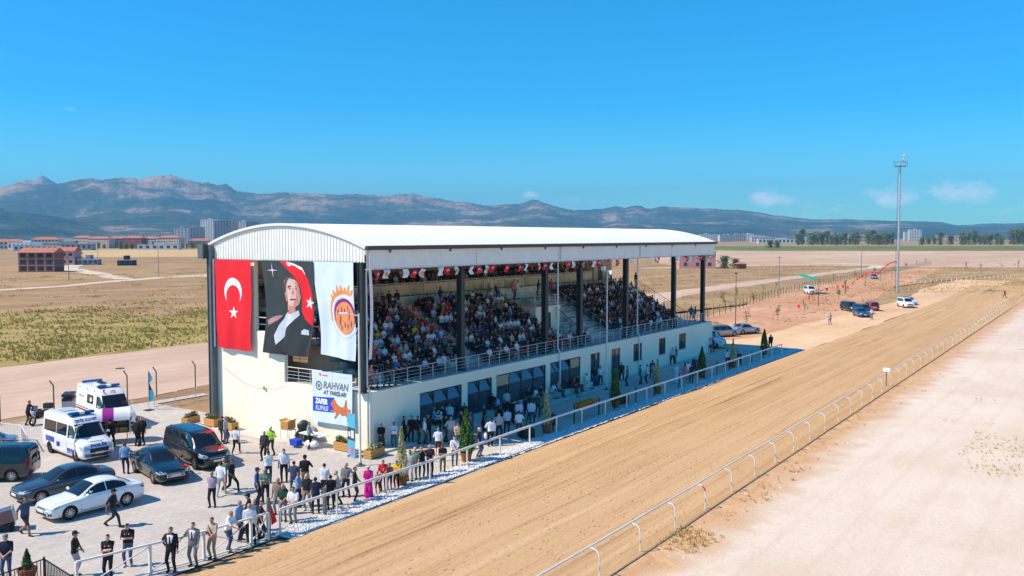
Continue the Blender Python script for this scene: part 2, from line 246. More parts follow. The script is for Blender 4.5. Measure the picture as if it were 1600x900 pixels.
# ---------------------------------------------------------------- helpers
C = bpy.context.scene.collection
def link(o):
    C.objects.link(o); return o
class MB:
    """collects shapes, then links them as one mesh object"""
    def __init__(s): s.v=[]; s.f=[]; s.m=[]; s.mi=0
    def add(s, vs, fs):
        b=len(s.v); s.v.extend([tuple(p) for p in vs])
        for f in fs: s.f.append(tuple(i+b for i in f)); s.m.append(s.mi)
        return s
    def bx(s, x0,x1,y0,y1,z0,z1):
        return s.add([(x0,y0,z0),(x1,y0,z0),(x1,y1,z0),(x0,y1,z0),(x0,y0,z1),(x1,y0,z1),(x1,y1,z1),(x0,y1,z1)],
              [(0,3,2,1),(4,5,6,7),(0,1,5,4),(1,2,6,5),(2,3,7,6),(3,0,4,7)])
    def cbx(s, c, d, rz=0):
        x,y,z=[k/2 for k in d]; ca,sa=math.cos(rz),math.sin(rz); vs=[]
        for (a,b,e) in [(-x,-y,-z),(x,-y,-z),(x,y,-z),(-x,y,-z),(-x,-y,z),(x,-y,z),(x,y,z),(-x,y,z)]:
            vs.append((c[0]+a*ca-b*sa, c[1]+a*sa+b*ca, c[2]+e))
        return s.add(vs,[(0,3,2,1),(4,5,6,7),(0,1,5,4),(1,2,6,5),(2,3,7,6),(3,0,4,7)])
    def tube(s, pts, r, n=8, cap=True):
        pts=[Vector(p) for p in pts]; k=len(pts); rs=r if hasattr(r,'__len__') else [r]*k
        d0=(pts[1]-pts[0]).normalized(); a=d0.orthogonal().normalized(); vs=[]; fs=[]
        for i in range(k):
            t=((pts[min(i+1,k-1)]-pts[max(i-1,0)])).normalized()
            a=(a-t*a.dot(t)).normalized(); b=t.cross(a)
            for j in range(n):
                q=2*math.pi*j/n; vs.append(pts[i]+(a*math.cos(q)+b*math.sin(q))*rs[i])
        for i in range(k-1):
            for j in range(n):
                j2=(j+1)%n; fs.append((i*n+j,i*n+j2,(i+1)*n+j2,(i+1)*n+j))
        if cap: fs.append(tuple(range(n-1,-1,-1))); fs.append(tuple((k-1)*n+j for j in range(n)))
        return s.add(vs,fs)
    def bar(s, p0,p1,w,h):
        p0,p1=Vector(p0),Vector(p1); t=(p1-p0).normalized()
        u=Vector((0,0,1)) if abs(t.z)<.95 else Vector((1,0,0))
        a=t.cross(u).normalized()*w/2; b=a.cross(t).normalized()*h/2
        vs=[p0-a-b,p0+a-b,p0+a+b,p0-a+b,p1-a-b,p1+a-b,p1+a+b,p1-a+b]
        return s.add(vs,[(0,1,2,3),(7,6,5,4),(0,4,5,1),(1,5,6,2),(2,6,7,3),(3,7,4,0)])
    def prism(s, poly, a, b, ax='y'):
        """extrude a closed polygon; ax is the extrusion axis"""
        n=len(poly)
        mk={'y':lambda p,t:(p[0],t,p[1]),'x':lambda p,t:(t,p[0],p[1]),'z':lambda p,t:(p[0],p[1],t)}[ax]
        vs=[mk(p,a) for p in poly]+[mk(p,b) for p in poly]
        fs=[tuple(range(n)),tuple(range(2*n-1,n-1,-1))]+[(i,n+i,n+(i+1)%n,(i+1)%n) for i in range(n)]
        return s.add(vs,fs)
    def lathe(s, prof, n=16, c=(0,0,0), ax='z', a0=0, a1=None):
        full=a1 is None; a1=a1 or 2*math.pi; k=len(prof); vs=[]; fs=[]; m=n if full else n+1
        for i in range(m):
            q=a0+(a1-a0)*i/n; ca,sa=math.cos(q),math.sin(q)
            for (r,h) in prof:
                p=(r*ca,r*sa,h) if ax=='z' else ((r*ca,h,r*sa) if ax=='y' else (h,r*ca,r*sa))
                vs.append((c[0]+p[0],c[1]+p[1],c[2]+p[2]))
        for i in range(n):
            i2=(i+1)%m
            for j in range(k-1): fs.append((i*k+j,i2*k+j,i2*k+j+1,i*k+j+1))
        return s.add(vs,fs)
    def ell(s, c, r, n=10, m=7):
        prof=[(max(1e-4,math.sin(math.pi*j/m)),-math.cos(math.pi*j/m)) for j in range(m+1)]
        b=len(s.v); s.lathe(prof,n)
        for i in range(b,len(s.v)):
            p=s.v[i]; s.v[i]=(c[0]+p[0]*r[0],c[1]+p[1]*r[1],c[2]+p[2]*r[2])
        return s
    def mesh(s, name, mats, smooth=False):
        me=bpy.data.meshes.new(name); me.from_pydata(s.v,[],s.f)
        if not isinstance(mats,(list,tuple)): mats=[mats]
        for m in mats: me.materials.append(m)
        if len(mats)>1: me.polygons.foreach_set('material_index',s.m)
        if smooth: me.polygons.foreach_set('use_smooth',[True]*len(s.f))
        bm=bmesh.new(); bm.from_mesh(me); bmesh.ops.recalc_face_normals(bm,faces=bm.faces); bm.to_mesh(me); bm.free()
        me.update()
        if smooth and smooth!=2: me.set_sharp_from_angle(angle=math.radians(40))
        return me
    def build(s, name, mats, parent=None, smooth=False, loc=None):
        return ob(name, s.mesh(name,mats,smooth), parent, loc)
def ob(name, me, parent=None, loc=None, rz=0):
    o=link(bpy.data.objects.new(name, me))
    if parent: o.parent=parent
    if loc: o.location=loc
    if rz: o.rotation_euler[2]=rz
    return o
def tag(o, label=None, cat=None, group=None, kind=None):
    if label: o['label']=label
    if cat: o['category']=cat
    if group: o['group']=group
    if kind: o['kind']=kind
    return o
def thing(name, label, cat, loc=(0,0,0), rz=0, group=None):
    o=link(bpy.data.objects.new(name,None)); o.location=loc; o.rotation_euler[2]=rz; o.empty_display_size=.3
    return tag(o,label,cat,group)
def copy_tree(o, parent=None):
    c=link(o.copy()); c.parent=parent
    for ch in o.children: copy_tree(ch,c)
    return c
# ---------------------------------------------------------------- terrain and ground sheets
def sheet(name, poly, z, mat, label=None):
    mb=MB(); mb.add([(x,y,z) for x,y in poly],[tuple(range(len(poly)))])
    o=mb.build(name, MATS[mat]); 
    if o.data.polygons[0].normal.z<0: o.data.flip_normals()
    return tag(o,label,None,None,'structure')
def wob(pts, step, amp, seed, closed=True):
    """roughen a polygon outline"""
    r=random.Random(seed); out=[]; n=len(pts)
    for i in range(n if closed else n-1):
        a=Vector(pts[i]); b=Vector(pts[(i+1)%n]); L=(b-a).length; k=max(1,int(L/step)); nrm=Vector((-(b-a).y,(b-a).x))/max(L,1e-6)
        for j in range(k):
            p=a+(b-a)*(j/k); 
            if j: p+=nrm*r.uniform(-amp,amp)
            out.append((p.x,p.y))
    return out
G=MB(); G.add([(-3000,-9000,-.05),(26000,-9000,-.05),(26000,26000,-.05),(-3000,26000,-.05)],[(0,1,2,3)])
tag(G.build('ground',MATS['dry_ground']),'dry brown open plain reaching to the hills',None,None,'structure')
sheet('far_field', wob([(310,546),(420,420),(700,560),(574,762),(497,875),(380,760)],30,6,1), .02,'stubble_field','golden stubble field before the town')
sheet('ploughed_field', wob([(370,165),(480,-60),(1000,-120),(1000,120),(815,320),(640,330)],40,6,2), .02,'ploughed_field','pale ploughed field beyond the access road')
sheet('crop_field', wob([(800,300),(945,70),(980,-200),(1420,-260),(1420,120),(1180,440),(980,470)],40,5,3), .06,'green_crop','green crop strip before the poplar row')
sheet('scrub_field', wob([(120,64),(420,70),(430,-40),(260,-60),(236,30),(225,48)],14,2.5,4), -.03,'scrub_field','dry scrub ground inside the far bend')
sheet('weed_field', wob([(-60,93),(40,92.5),(75,92),(100,100),(110,118),(88,128),(83,141),(75,157),(40,165),(-60,165)],4,1.6,5), -.035,'weedy_field','yellow green weedy ground behind the access road')
sheet('access_road', wob([(-80,66),(60,65),(105,66),(150,72),(190,79),(275,82),(380,82),(500,79),(500,83),(380,88),(270,89),(200,88),(110,91),(70,92),(-80,92.5)],6,.7,6), -.02,'dirt_road','beige dirt access road behind the grandstand')
sheet('field_track', wob([(60,215),(107,223),(126,227),(147,239),(170,249),(185,246),(260,292),(270,305),(198,262),(170,255),(145,244),(126,232),(110,229),(60,221)],12,.8,7), -.01,'pale_road','pale dirt track across the left field')
sheet('field_track', wob([(156,254),(160,250),(186,312),(200,352),(230,400),(224,402),(192,356),(180,317)],14,.8,8), -.005,'pale_road','pale dirt track leading to the brick houses')
sheet('field_track', wob([(330,160),(355,146),(442,112),(424,91),(380,84),(386,80),(432,87),(454,112),(360,153),(336,166)],16,.8,9), .03,'pale_road','pale dirt lane curving past the pink house')
sheet('red_soil_ground', wob([(96,38),(112,36),(150,37),(185,40),(230,46),(300,50),(470,66),(470,72),(350,68),(275,68),(228,66),(184,61),(151,57),(112,54),(96,54)],5,.8,10), -.015,'red_soil','reddish bare soil beside the sapling rows')
sheet('sandy_shoulder', wob([(60,28.9),(196,29.2),(240,24),(300,26),(300,40),(240,40),(200,36),(165,37),(130,38.5),(112,38),(98,44),(88,44),(88,30)],5,.35,11), .002,'sandy_shoulder','sandy shoulder between the track and the red soil')
TR=MB(); nx,ny=140,26
for i in range(nx+1):
    for j in range(ny+1):
        x=-25+ (295)*i/nx; y=15.7+(29.0-15.7)*j/ny; u=max(0,(x-150)/145)
        y+= u*u*(6*(j/ny)-1.5)
        TR.v.append((x,y,.026+.012*math.sin(y*5.1+.02*x)*math.sin(y*1.7)))
for i in range(nx):
    for j in range(ny):
        a=i*(ny+1)+j; TR.f.append((a,a+ny+1,a+ny+2,a+1)); TR.m.append(0)
tag(TR.build('race_track',MATS['track_sand'],smooth=2),'harrowed golden sand race track with long grooves',None,None,'structure')
sheet('infield', wob([(-25,-160),(420,-160),(420,2),(300,14),(160,16.1),(-25,16.1)],3,.12,13), .004,'infield_dust','pale bleached infield dust beside the track')
sheet('plaza', [(2,29.6),(39.0,29.6),(39.0,37.2),(39.0,51.6),(41,51.6),(41,61.5),(46,61.5),(46,62.5),(30,63.2),(2,63.2)], .012,'plaza_concrete','pale concrete block plaza with parked cars')
sheet('walkway', [(39.0,30.2),(104,30.6),(104,37.2),(39.0,37.2)], .010,'walk_concrete','grey concrete walkway in front of the stand')
GS=sheet('gravel_strip', wob([(25.6,28.9),(60,29.35),(104,29.6),(104,30.55),(60,30.45),(25.6,30.35)],.5,.12,14), .05,'white_gravel','white gravel strip under the outer rail')
# the white stones themselves
def tets(name, pts, sizes, mat, label, flat=.6, seed=1):
    r=np.random.default_rng(seed); n=len(pts); b=np.array([(1,0,-.4),(-.5,.87,-.4),(-.5,-.87,-.4),(.1,.1,.75)])
    a=r.uniform(0,6.28,n); ca,sa=np.cos(a),np.sin(a); P=np.array(pts)[:,None,:]; s=np.array(sizes)[:,None]
    bx=b[None,:,:]*r.uniform(.7,1.3,(n,4,1)); X=bx[...,0]*ca[:,None]-bx[...,1]*sa[:,None]; Y=bx[...,0]*sa[:,None]+bx[...,1]*ca[:,None]
    V=np.stack([X*s,Y*s,(bx[...,2]+.4)*s*flat],-1)+P
    F=(np.array([(0,2,1),(0,1,3),(1,2,3),(2,0,3)])[None]+4*np.arange(n)[:,None,None]).reshape(-1,3)
    me=bpy.data.meshes.new(name); me.from_pydata(V.reshape(-1,3).tolist(),[],F.tolist()); me.materials.append(MATS[mat]); me.update()
    return tag(ob(name,me),label,None,None,'stuff')
rg=np.random.default_rng(3); n=9000; xs=25.6+78*rg.random(n)**1.6; ys=29.0+1.4*rg.random(n)+.006*(xs-25); 
tets('gravel', np.stack([xs,ys,np.full(n,.05)],1), rg.uniform(.035,.09,n), 'white_gravel','loose white stones under the outer rail')
n=2400; xs=22+150*rg.random(n)**1.7; ys=np.where(rg.random(n)<.8, 15.6-2.6*rg.random(n)**.9, 14-26*rg.random(n)**1.6)
tets('dirt_clods', np.stack([xs,ys,np.full(n,.0)],1), rg.uniform(.012,.05,n)*np.where(rg.random(n)<.04,2.4,1), 'walk_concrete','small clods along the inner rail verge')
n=4200; xs=16+110*rg.random(n)**1.5; ys=16.2+12.6*rg.random(n)
tets('sand_clods', np.stack([xs,ys,np.full(n,.012)],1), rg.uniform(.015,.05,n), 'track_sand','small sand clods turned up on the track')
def tufts(name, pts, h, mat, label, seed=2, nb=6, wid=.03):
    r=np.random.default_rng(seed); n=len(pts); P=np.repeat(np.array(pts),nb,0); H=np.repeat(np.array(h),nb)*r.uniform(.6,1.25,n*nb)
    a=r.uniform(0,6.28,n*nb); off=r.uniform(0,.5,n*nb)*H; lean=r.uniform(.15,.8,n*nb)*H; w=wid*(1+r.random(n*nb))*(H/.25)
    bx=P[:,0]+np.cos(a)*off; by=P[:,1]+np.sin(a)*off; q=a+r.uniform(-1,1,n*nb)
    V=np.stack([np.stack([bx-np.sin(a)*w,by+np.cos(a)*w,P[:,2]],1),np.stack([bx+np.sin(a)*w,by-np.cos(a)*w,P[:,2]],1),np.stack([bx+np.cos(q)*lean,by+np.sin(q)*lean,P[:,2]+H],1)],1).reshape(-1,3)
    me=bpy.data.meshes.new(name); me.from_pydata(V.tolist(),[],np.arange(len(V)).reshape(-1,3).tolist()); me.materials.append(MATS[mat]); me.update()
    return tag(ob(name,me),label,None,None,'stuff')
def scatter(n, x0,x1,y0,y1, cl, seed, z=-.03):
    r=np.random.default_rng(seed); k=max(1,n//cl); cx=r.uniform(x0,x1,k); cy=r.uniform(y0,y1,k); s=r.uniform(.3,2.2,k)*(1.2 if cl<30 else 2.2)
    i=r.integers(0,k,n); x=cx[i]+r.normal(0,1,n)*s[i]; y=cy[i]+r.normal(0,1,n)*s[i]; ok=(x>x0)&(x<x1)&(y>y0)&(y<y1)
    return np.stack([x,y,np.full(n,z)],1)[ok]
p=scatter(17000,20,108,93,160,70,5); k=np.random.default_rng(1).random(len(p))<np.clip(1.25-(p[:,0]-20)/100,.15,1); p=p[k]
tufts('weeds', p, np.random.default_rng(2).uniform(.1,.34,len(p)),'weed_leaf','yellow green weeds across the left field',3,6,.05)
p=scatter(10000,30,240,100,300,26,6); tufts('grass', p, np.random.default_rng(3).uniform(.1,.3,len(p)),'dry_grass','straw coloured grass tufts on the left plain',4,5,.05)
p=np.concatenate([scatter(900,33.4,36.6,13.7,15.7,60,7,0),scatter(300,34,70,13.8,15.2,12,8,0),scatter(420,70,240,12.9,15.2,10,9,0)]); tufts('grass', p, np.random.default_rng(3).uniform(.06,.2,len(p)),'dry_grass','dry grass clumps along the inner rail verge',5,6,.02)
p=np.concatenate([scatter(500,54,66,2.5,7.5,26,10,0),scatter(350,60,80,-3,3,26,18,0),scatter(160,60,130,-5,10,8,11,0)]); tufts('grass', p, np.random.default_rng(6).uniform(.05,.14,len(p)),'weed_leaf','low weeds scattered on the pale infield',6,6,.025)
p=np.concatenate([scatter(5200,125,420,58,140,8,12,-.01),scatter(4500,225,420,16,60,8,13,-.01),scatter(500,100,230,40,56,6,14,-.01)]); p=p[~((p[:,1]>78)&(p[:,1]<90))]; tufts('grass', p, np.random.default_rng(7).uniform(.1,.3,len(p)),'dry_grass','straw coloured scrub grass beyond the stand',7,5,.06)
# the hills
def vnoise(x,y,seed):
    xi=np.floor(x).astype(np.int64); yi=np.floor(y).astype(np.int64); fx=x-xi; fy=y-yi; fx=fx*fx*(3-2*fx); fy=fy*fy*(3-2*fy)
    def h(a,b): 
        q=(a*374761393+b*668265263+seed*982451653)&0x7fffffff; q=((q^(q>>13))*1274126177)&0x7fffffff; return (q^(q>>16))%10007/10007.
    return (h(xi,yi)*(1-fx)+h(xi+1,yi)*fx)*(1-fy)+(h(xi,yi+1)*(1-fx)+h(xi+1,yi+1)*fx)*fy
def fbm(x,y,seed,o=5,ridged=False):
    s=0;a=.5
    for k in range(o):
        v=vnoise(x*2**k,y*2**k,seed+k); 
        if ridged: v=1-abs(2*v-1)
        s=s+a*v; a*=.5
    return s
RIDGE=[(80,.038),(72.59,0.0416),(68.58,0.0474),(65.98,0.0506),(64.16,0.0491),(63.53,0.0507),(62.84,0.0525),(62.1,0.0522),(61.23,0.053),(60.57,0.0565),(59.63,0.0596),(58.61,0.0591),(57.86,0.062),(56.71,0.0613),(55.75,0.065),(54.93,0.0637),(54.03,0.0593),(52.67,0.0561),(52.0,0.0553),(51.74,0.0533),(51.45,0.0497),(50.32,0.0469),(48.78,0.0486),(47.23,0.0475),(45.26,0.0479),(42.46,0.0461),(40.64,0.0485),(38.4,0.0415),(35.93,0.0359),(34.7,0.0373),(33.67,0.038),(33.05,0.0423),(32.56,0.0416),(32.23,0.0376),(30.91,0.0322),(30.17,0.0301),(28.54,0.0314),(27.64,0.0349),(27.12,0.0324),(26.71,0.0349),(26.11,0.0348),(25.5,0.0316),(24.7,0.0347),(23.1,0.0324),(21.13,0.0308),(19.2,0.0284),(18.24,0.0248),(17.29,0.0227),(16.31,0.0205),(15.57,0.0187),(13.49,0.0188),(11.67,0.0169),(10.35,0.0164),(8.61,0.0155),(7.91,0.0129),(7.22,0.0109),(5.67,0.0114),(4.36,0.0131),(-0.07,0.0142),(-4.08,0.0113),(-10,.008)]
PEAK=[(70,.035),(65.39,0.043),(64.16,0.0479),(63.53,0.0513),(62.83,0.0566),(62.51,0.0574),(62.09,0.0608),(61.77,0.0591),(61.45,0.0567),(61.23,0.053),(60.64,0.0501),(59.31,0.0455),(56,.03)]
SPUR=[(80,.02),(72.62,0.027),(67.76,0.0311),(64.19,0.028),(63.42,0.0251),(62.08,0.0229),(60.85,0.0186),(59.69,0.0136),(58.34,0.0053),(57.31,0.0007),(56,-.004)]
RRIDGE=[(11,-.002),(9.55,0.0065),(7.88,0.0116),(6.57,0.0134),(5.29,0.0135),(4.36,0.0137),(1.36,0.0151),(-2.79,0.0126),(-6.53,0.0082),(-10,.004)]
def hills(name, prof, r0, r1, r2, na, nr, seed, label, mod=.8):
    pr=sorted(prof); A=np.linspace(pr[0][0],pr[-1][0],na); T=np.interp(A,[p[0] for p in pr],[p[1] for p in pr]); Hh=13+r1*T
    Rr=np.linspace(r0,r2,nr); a=np.radians(A)[:,None]; r=Rr[None,:]; X=r*np.cos(a); Y=r*np.sin(a)
    t=np.clip((r-r0)/(r1-r0),0,1); g=t**1.25; back=np.clip((r-r1)/(r2-r1),0,1)
    Hh=Hh*(1+.07*(fbm(A*1.9,A*0+seed,seed+3,4)-.47)+.035*(fbm(A*9,A*0+seed,seed+5,4)-.47))
    nz=fbm(X/1500,Y/1500,seed,6,True); n2=fbm(X/420,Y/420,seed+9,5,True); rav=np.clip((.80-nz)*2.0,0,1)*.75+np.clip((.75-n2)*1.4,0,1)*.3
    wgt=np.minimum(1,3*t)*(1-t**5)
    Z=Hh[:,None]*g*(1-mod*wgt*rav)*(1-.55*back**1.5)-3
    V=np.stack([X+0*Z,Y+0*Z,Z],-1).reshape(-1,3)
    i,j=np.meshgrid(np.arange(na-1),np.arange(nr-1),indexing='ij'); k=(i*nr+j).ravel(); F=np.stack([k,k+nr,k+nr+1,k+1],1)
    me=bpy.data.meshes.new(name); me.from_pydata(V.tolist(),[],F.tolist()); me.materials.append(MATS['hill_slopes']); me.polygons.foreach_set('use_smooth',[True]*len(F)); me.update()
    return tag(ob(name,me),label,None,None,'structure')
hills('hills',RIDGE,4300,8000,9500,760,110,11,'long rugged mountain range behind the plain')
hills('hills',PEAK,9600,11500,12500,260,40,22,'pointed blue peak behind the mountain range',.25)
hills('hills',SPUR,3600,5000,5600,190,36,33,'low wooded spur in front of the mountains')
hills('hills',RRIDGE,8300,10500,11500,130,20,44,'low tan ridge far off at the plain edge',.3)
# ---------------------------------------------------------------- grandstand (local: x along the front, y into the building)
GX,GY=39.0,37.2
ST=thing('grandstand','long white grandstand with arched roof and packed open seating','grandstand',(GX,GY,0))
LEN,DEP=55.4,14.3
def gwall(xs, zs, solid, y0, y1, ax='y'):
    """a wall of one skin with openings: solid(xmid,zmid) says what is filled"""
    mb=MB(); P=(lambda x,y,z:(x,y,z)) if ax=='y' else (lambda x,y,z:(y,x,z))
    nx,nz=len(xs)-1,len(zs)-1; f=[[solid((xs[i]+xs[i+1])/2,(zs[j]+zs[j+1])/2) for j in range(nz)] for i in range(nx)]
    for i in range(nx):
        for j in range(nz):
            if not f[i][j]: continue
            a,b,c,d=xs[i],xs[i+1],zs[j],zs[j+1]
            for y in(y0,y1): mb.add([P(a,y,c),P(b,y,c),P(b,y,d),P(a,y,d)],[(0,1,2,3)])
            if i==0 or not f[i-1][j]: mb.add([P(a,y0,c),P(a,y1,c),P(a,y1,d),P(a,y0,d)],[(0,1,2,3)])
            if i==nx-1 or not f[i+1][j]: mb.add([P(b,y0,c),P(b,y1,c),P(b,y1,d),P(b,y0,d)],[(0,1,2,3)])
            if j==0 or not f[i][j-1]: mb.add([P(a,y0,c),P(b,y0,c),P(b,y1,c),P(a,y1,c)],[(0,1,2,3)])
            if j==nz-1 or not f[i][j+1]: mb.add([P(a,y0,d),P(b,y0,d),P(b,y1,d),P(a,y1,d)],[(0,1,2,3)])
    me=mb; return me
def weld(o):
    bm=bmesh.new(); bm.from_mesh(o.data); bmesh.ops.remove_doubles(bm,verts=bm.verts,dist=1e-4); bmesh.ops.recalc_face_normals(bm,faces=bm.faces); bm.to_mesh(o.data); bm.free(); return o
cuts=lambda *a: sorted(set(round(v,3) for v in a))
OPEN=[(4.9,9.4,.5,2.82,'big',3),(10.05,13.0,.5,2.84,'big',2),(13.55,20.35,.56,2.88,'big',4),(21.0,25.85,.4,2.92,'big',3),(27.6,29.25,.0,2.9,'door',2),(31.4,33.1,.0,2.9,'door',2),(35.8,37.6,1.3,2.92,'small',2),(41.4,42.95,1.3,2.92,'small',2),(46.25,48.05,1.32,2.93,'small',2)]
xs=cuts(.3,LEN,*[v for o in OPEN for v in o[:2]]); zs=cuts(0,3.55,*[v for o in OPEN for v in o[2:4]])
weld(gwall(xs,zs,lambda x,z: not any(o[0]<x<o[1] and o[2]<z<o[3] for o in OPEN),0,.3).build('front_wall',MATS['cream_render'],ST))
# near end wall: full height at the back, stepped down to the open terrace
ye=cuts(0,7.3,10.1,DEP); ze=cuts(0,3.55,6.75,11.5)
weld(gwall(ye,ze,lambda y,z: y>10.1 or (y>7.3 and z<6.75) or z<3.55,0,.3,'x').build('end_wall',MATS['cream_render'],ST))
weld(gwall(cuts(.301,9.9,DEP-.3),cuts(0,3.55,11.5),lambda y,z: z<3.55 or False,LEN-.3,LEN-.001,'x').build('end_wall',MATS['cream_render'],ST))
MB().bx(.3,50.25,DEP-.3,DEP,0,11.5).build('back_wall',MATS['cream_render'],ST)
MB().bx(50.25,LEN,DEP-.3,DEP,0,3.55).build('back_wall',MATS['cream_render'],ST)
MB().bx(50.0,50.249,9.95,DEP-.301,3.6,11.5).build('cross_wall',MATS['cream_render'],ST)
MB().bx(.3,LEN-.3,.3,DEP-.3,3.3,3.549).build('terrace_floor',MATS['stand_concrete'],ST)
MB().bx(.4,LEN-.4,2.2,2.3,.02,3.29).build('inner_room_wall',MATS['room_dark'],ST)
# ledge along the front wall foot
MB().bx(4.6,26.2,-.32,-.002,.0,.5).build('window_ledge',MATS['kerb_concrete'],ST)
# windows
def window(o):
    x0,x1,z0,z1,kind,n=o; W=thing('window',None,None); W.parent=ST
    e=.06; MB().bx(x0,x0+e,.06,.14,z0,z1).bx(x1-e,x1,.06,.14,z0,z1).bx(x0+e,x1-e,.06,.14,z0,z0+e).bx(x0+e,x1-e,.06,.14,z1-e,z1).build('frame',MATS['window_frame'],W)
    zt=z1-e-.85 if kind=='big' else None; w=(x1-x0-2*e)/n
    for k in range(n):
        a=x0+e+k*w
        if k: MB().bx(a-.035,a+.035,.058,.138,z0+e,z1-e).build('mullion',MATS['window_frame'],W)
        za=z0+e; zb=(zt if zt else z1-e); pa,pb=a+.036,a+w-.036
        MB().bx(pa,pb,.095,.105,za,zb).build('pane',MATS['window_glass'],W)
        if zt:
            MB().bx(pa,pb,.06,.136,zt,zt+.06).build('transom',MATS['window_frame'],W)
            tilt=0 if (kind=='big' and ((o is OPEN[2] and k==0) or (o is OPEN[3] and k==2))) else .33
            h=z1-e-zt-.07; zl=zt+.062; yb=.08+math.sin(tilt)*h; zbm=zl+math.cos(tilt)*h-.01
            m=MB(); m.add([(pa,.08,zl),(pb,.08,zl),(pb,yb,zbm),(pa,yb,zbm),(pa,.092,zl),(pb,.092,zl),(pb,yb+.012,zbm),(pa,yb+.012,zbm)],[(0,1,2,3),(7,6,5,4),(0,4,5,1),(1,5,6,2),(2,6,7,3),(3,7,4,0)])
            m.build('vent_pane',MATS['blind_fabric' if tilt==0 else 'window_glass'],W)
            fr=MB()
            for (p,q) in (((pa,.075,zl),(pa,yb-.005,zbm)),((pb,.075,zl),(pb,yb-.005,zbm)),((pa,yb-.005,zbm),(pb,yb-.005,zbm))): fr.bar(p,q,.05,.05)
            fr.build('vent_frame',MATS['window_frame'],W)
    if kind=='small':
        MB().bx(x0-.08,x1+.08,-.06,.05,z0-.06,z0-.002).build('sill',MATS['kerb_concrete'],W)
        MB().bx(x0+e,x1-e,.112,.118,z0+.9,z1-e).build('blind',MATS['blind_fabric'],W)
        for k in range(1,8):
            xx=x0+(x1-x0)*k/8; MB().tube([(xx,.03,z0+.01),(xx,.03,z1-.01)],.014,6).build('bar',MATS['dark_steel'],W)
    if kind=='door':
        W.name='door'; MB().tube([(x0+w+e-.12,.04,.95),(x0+w+e-.12,.02,1.0),(x0+w+e-.12,.02,1.4),(x0+w+e-.12,.04,1.45)],.016,6).build('handle',MATS['stainless'],W)
        MB().bx(x0+e,x1-e,.075,.125,1.0,1.1).build('push_rail',MATS['window_frame'],W)
for o in OPEN: window(o)
# stepped seating -------------------------------------------------------------
ROWS=8; Y0S,RUN,RISE=2.5,.8,.45
def rowz(i): return 3.55+RISE*i          # floor of row i, row 0 is the terrace
def rowy(i): return 1.75 if i==0 else Y0S+RUN*(i-1)+.42
def steps(name,x0,x1,i0=1,i1=ROWS,half=False,mat='stand_concrete'):
    pts=[(Y0S+RUN*(i0-1),3.551)]; 
    for i in range(i0,i1+1):
        y=Y0S+RUN*(i-1)
        if half: pts+=[(y,rowz(i)-RISE/2),(y+RUN/2,rowz(i)-RISE/2),(y+RUN/2,rowz(i)),(y+RUN,rowz(i))]
        else: pts+=[(y,rowz(i)),(y+RUN,rowz(i))]
    q=[]; 
    for p in pts:
        if not q or q[-1]!=p: q.append(p)
    ye=q[-1][0]; q.append((ye,3.551)); 
    return MB().prism(q,x0,x1,'x').build(name,MATS[mat],ST)
steps('seating_tier',1.8,13.19); steps('aisle_steps',13.2,14.39,half=True); steps('seating_tier',14.4,26.4)
steps('aisle_steps',30.6,32.0,half=True); steps('seating_tier',32.01,34.0); steps('aisle_steps',34.01,35.39,half=True); steps('seating_tier',35.4,51.2); steps('aisle_steps',51.21,53.6,half=True)
steps('aisle_steps',.32,1.69,1,2,half=True,mat='cream_render'); steps('tier_side_wall',1.7,1.79,mat='stair_side')
yt=Y0S+RUN*ROWS
MB().bx(1.8,53.6,yt,9.94,3.552,rowz(8)-.002).build('back_walkway',MATS['stand_concrete'],ST)
# vomitory
VM=thing("vomitory",None,None); VM.parent=ST
MB().bx(26.42,30.58,4.9,yt-.01,3.552,6.55).build('housing',MATS['cream_render'],VM)
MB().bx(26.41,30.59,4.85,yt-.005,6.551,6.8).build('roof_slab',MATS['cream_render'],VM)
MB().bx(27.4,28.9,4.86,4.899,3.56,6.2).build('door',MATS['dark_steel'],VM)
MB().bx(26.42,27.0,2.5,4.89,3.552,4.6).bx(29.6,30.58,2.5,4.89,3.552,4.6).build('stair_cheek',MATS['cream_render'],VM)
# gallery
MB().bx(1.0,49.99,9.95,10.15,3.552,8.2).build('gallery_wall',MATS['cream_render'],ST)
MB().bx(1.0,49.99,10.151,DEP-.301,7.95,8.2).build('gallery_floor',MATS['stand_concrete'],ST)
MB().bx(2.0,46,11.6,12.7,8.201,8.6).bx(2.0,46,12.701,DEP-.302,8.201,9.0).build('gallery_tier',MATS['stand_concrete'],ST)
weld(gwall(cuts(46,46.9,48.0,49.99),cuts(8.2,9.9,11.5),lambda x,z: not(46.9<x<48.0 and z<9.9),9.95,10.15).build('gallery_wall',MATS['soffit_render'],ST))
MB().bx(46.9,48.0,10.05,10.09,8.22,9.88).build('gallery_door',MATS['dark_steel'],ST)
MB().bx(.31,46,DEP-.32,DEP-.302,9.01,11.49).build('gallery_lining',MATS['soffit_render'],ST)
BR=thing('balustrade',None,None); BR.parent=ST
for k in range(26):
    x0=2.2+k*1.68
    MB().bx(x0+.06,x0+1.62,10.04,10.055,8.3,9.18).build('pane',MATS['balustrade_glass'],BR)
    MB().bx(x0,x0+.05,10.02,10.07,8.2,9.25).build('post',MATS['white_rail'],BR)
MB().bx(2.2,45.9,10.01,10.08,9.251,9.3).build('top_rail',MATS['white_rail'],BR)
# gallery back columns
for x in (8.6,13.0,20.5,27.5,34.2,41.5):
    MB().bx(x,x+.35,13.5,13.85,9.0,11.5).build('gallery_column',MATS['dark_steel'],ST)
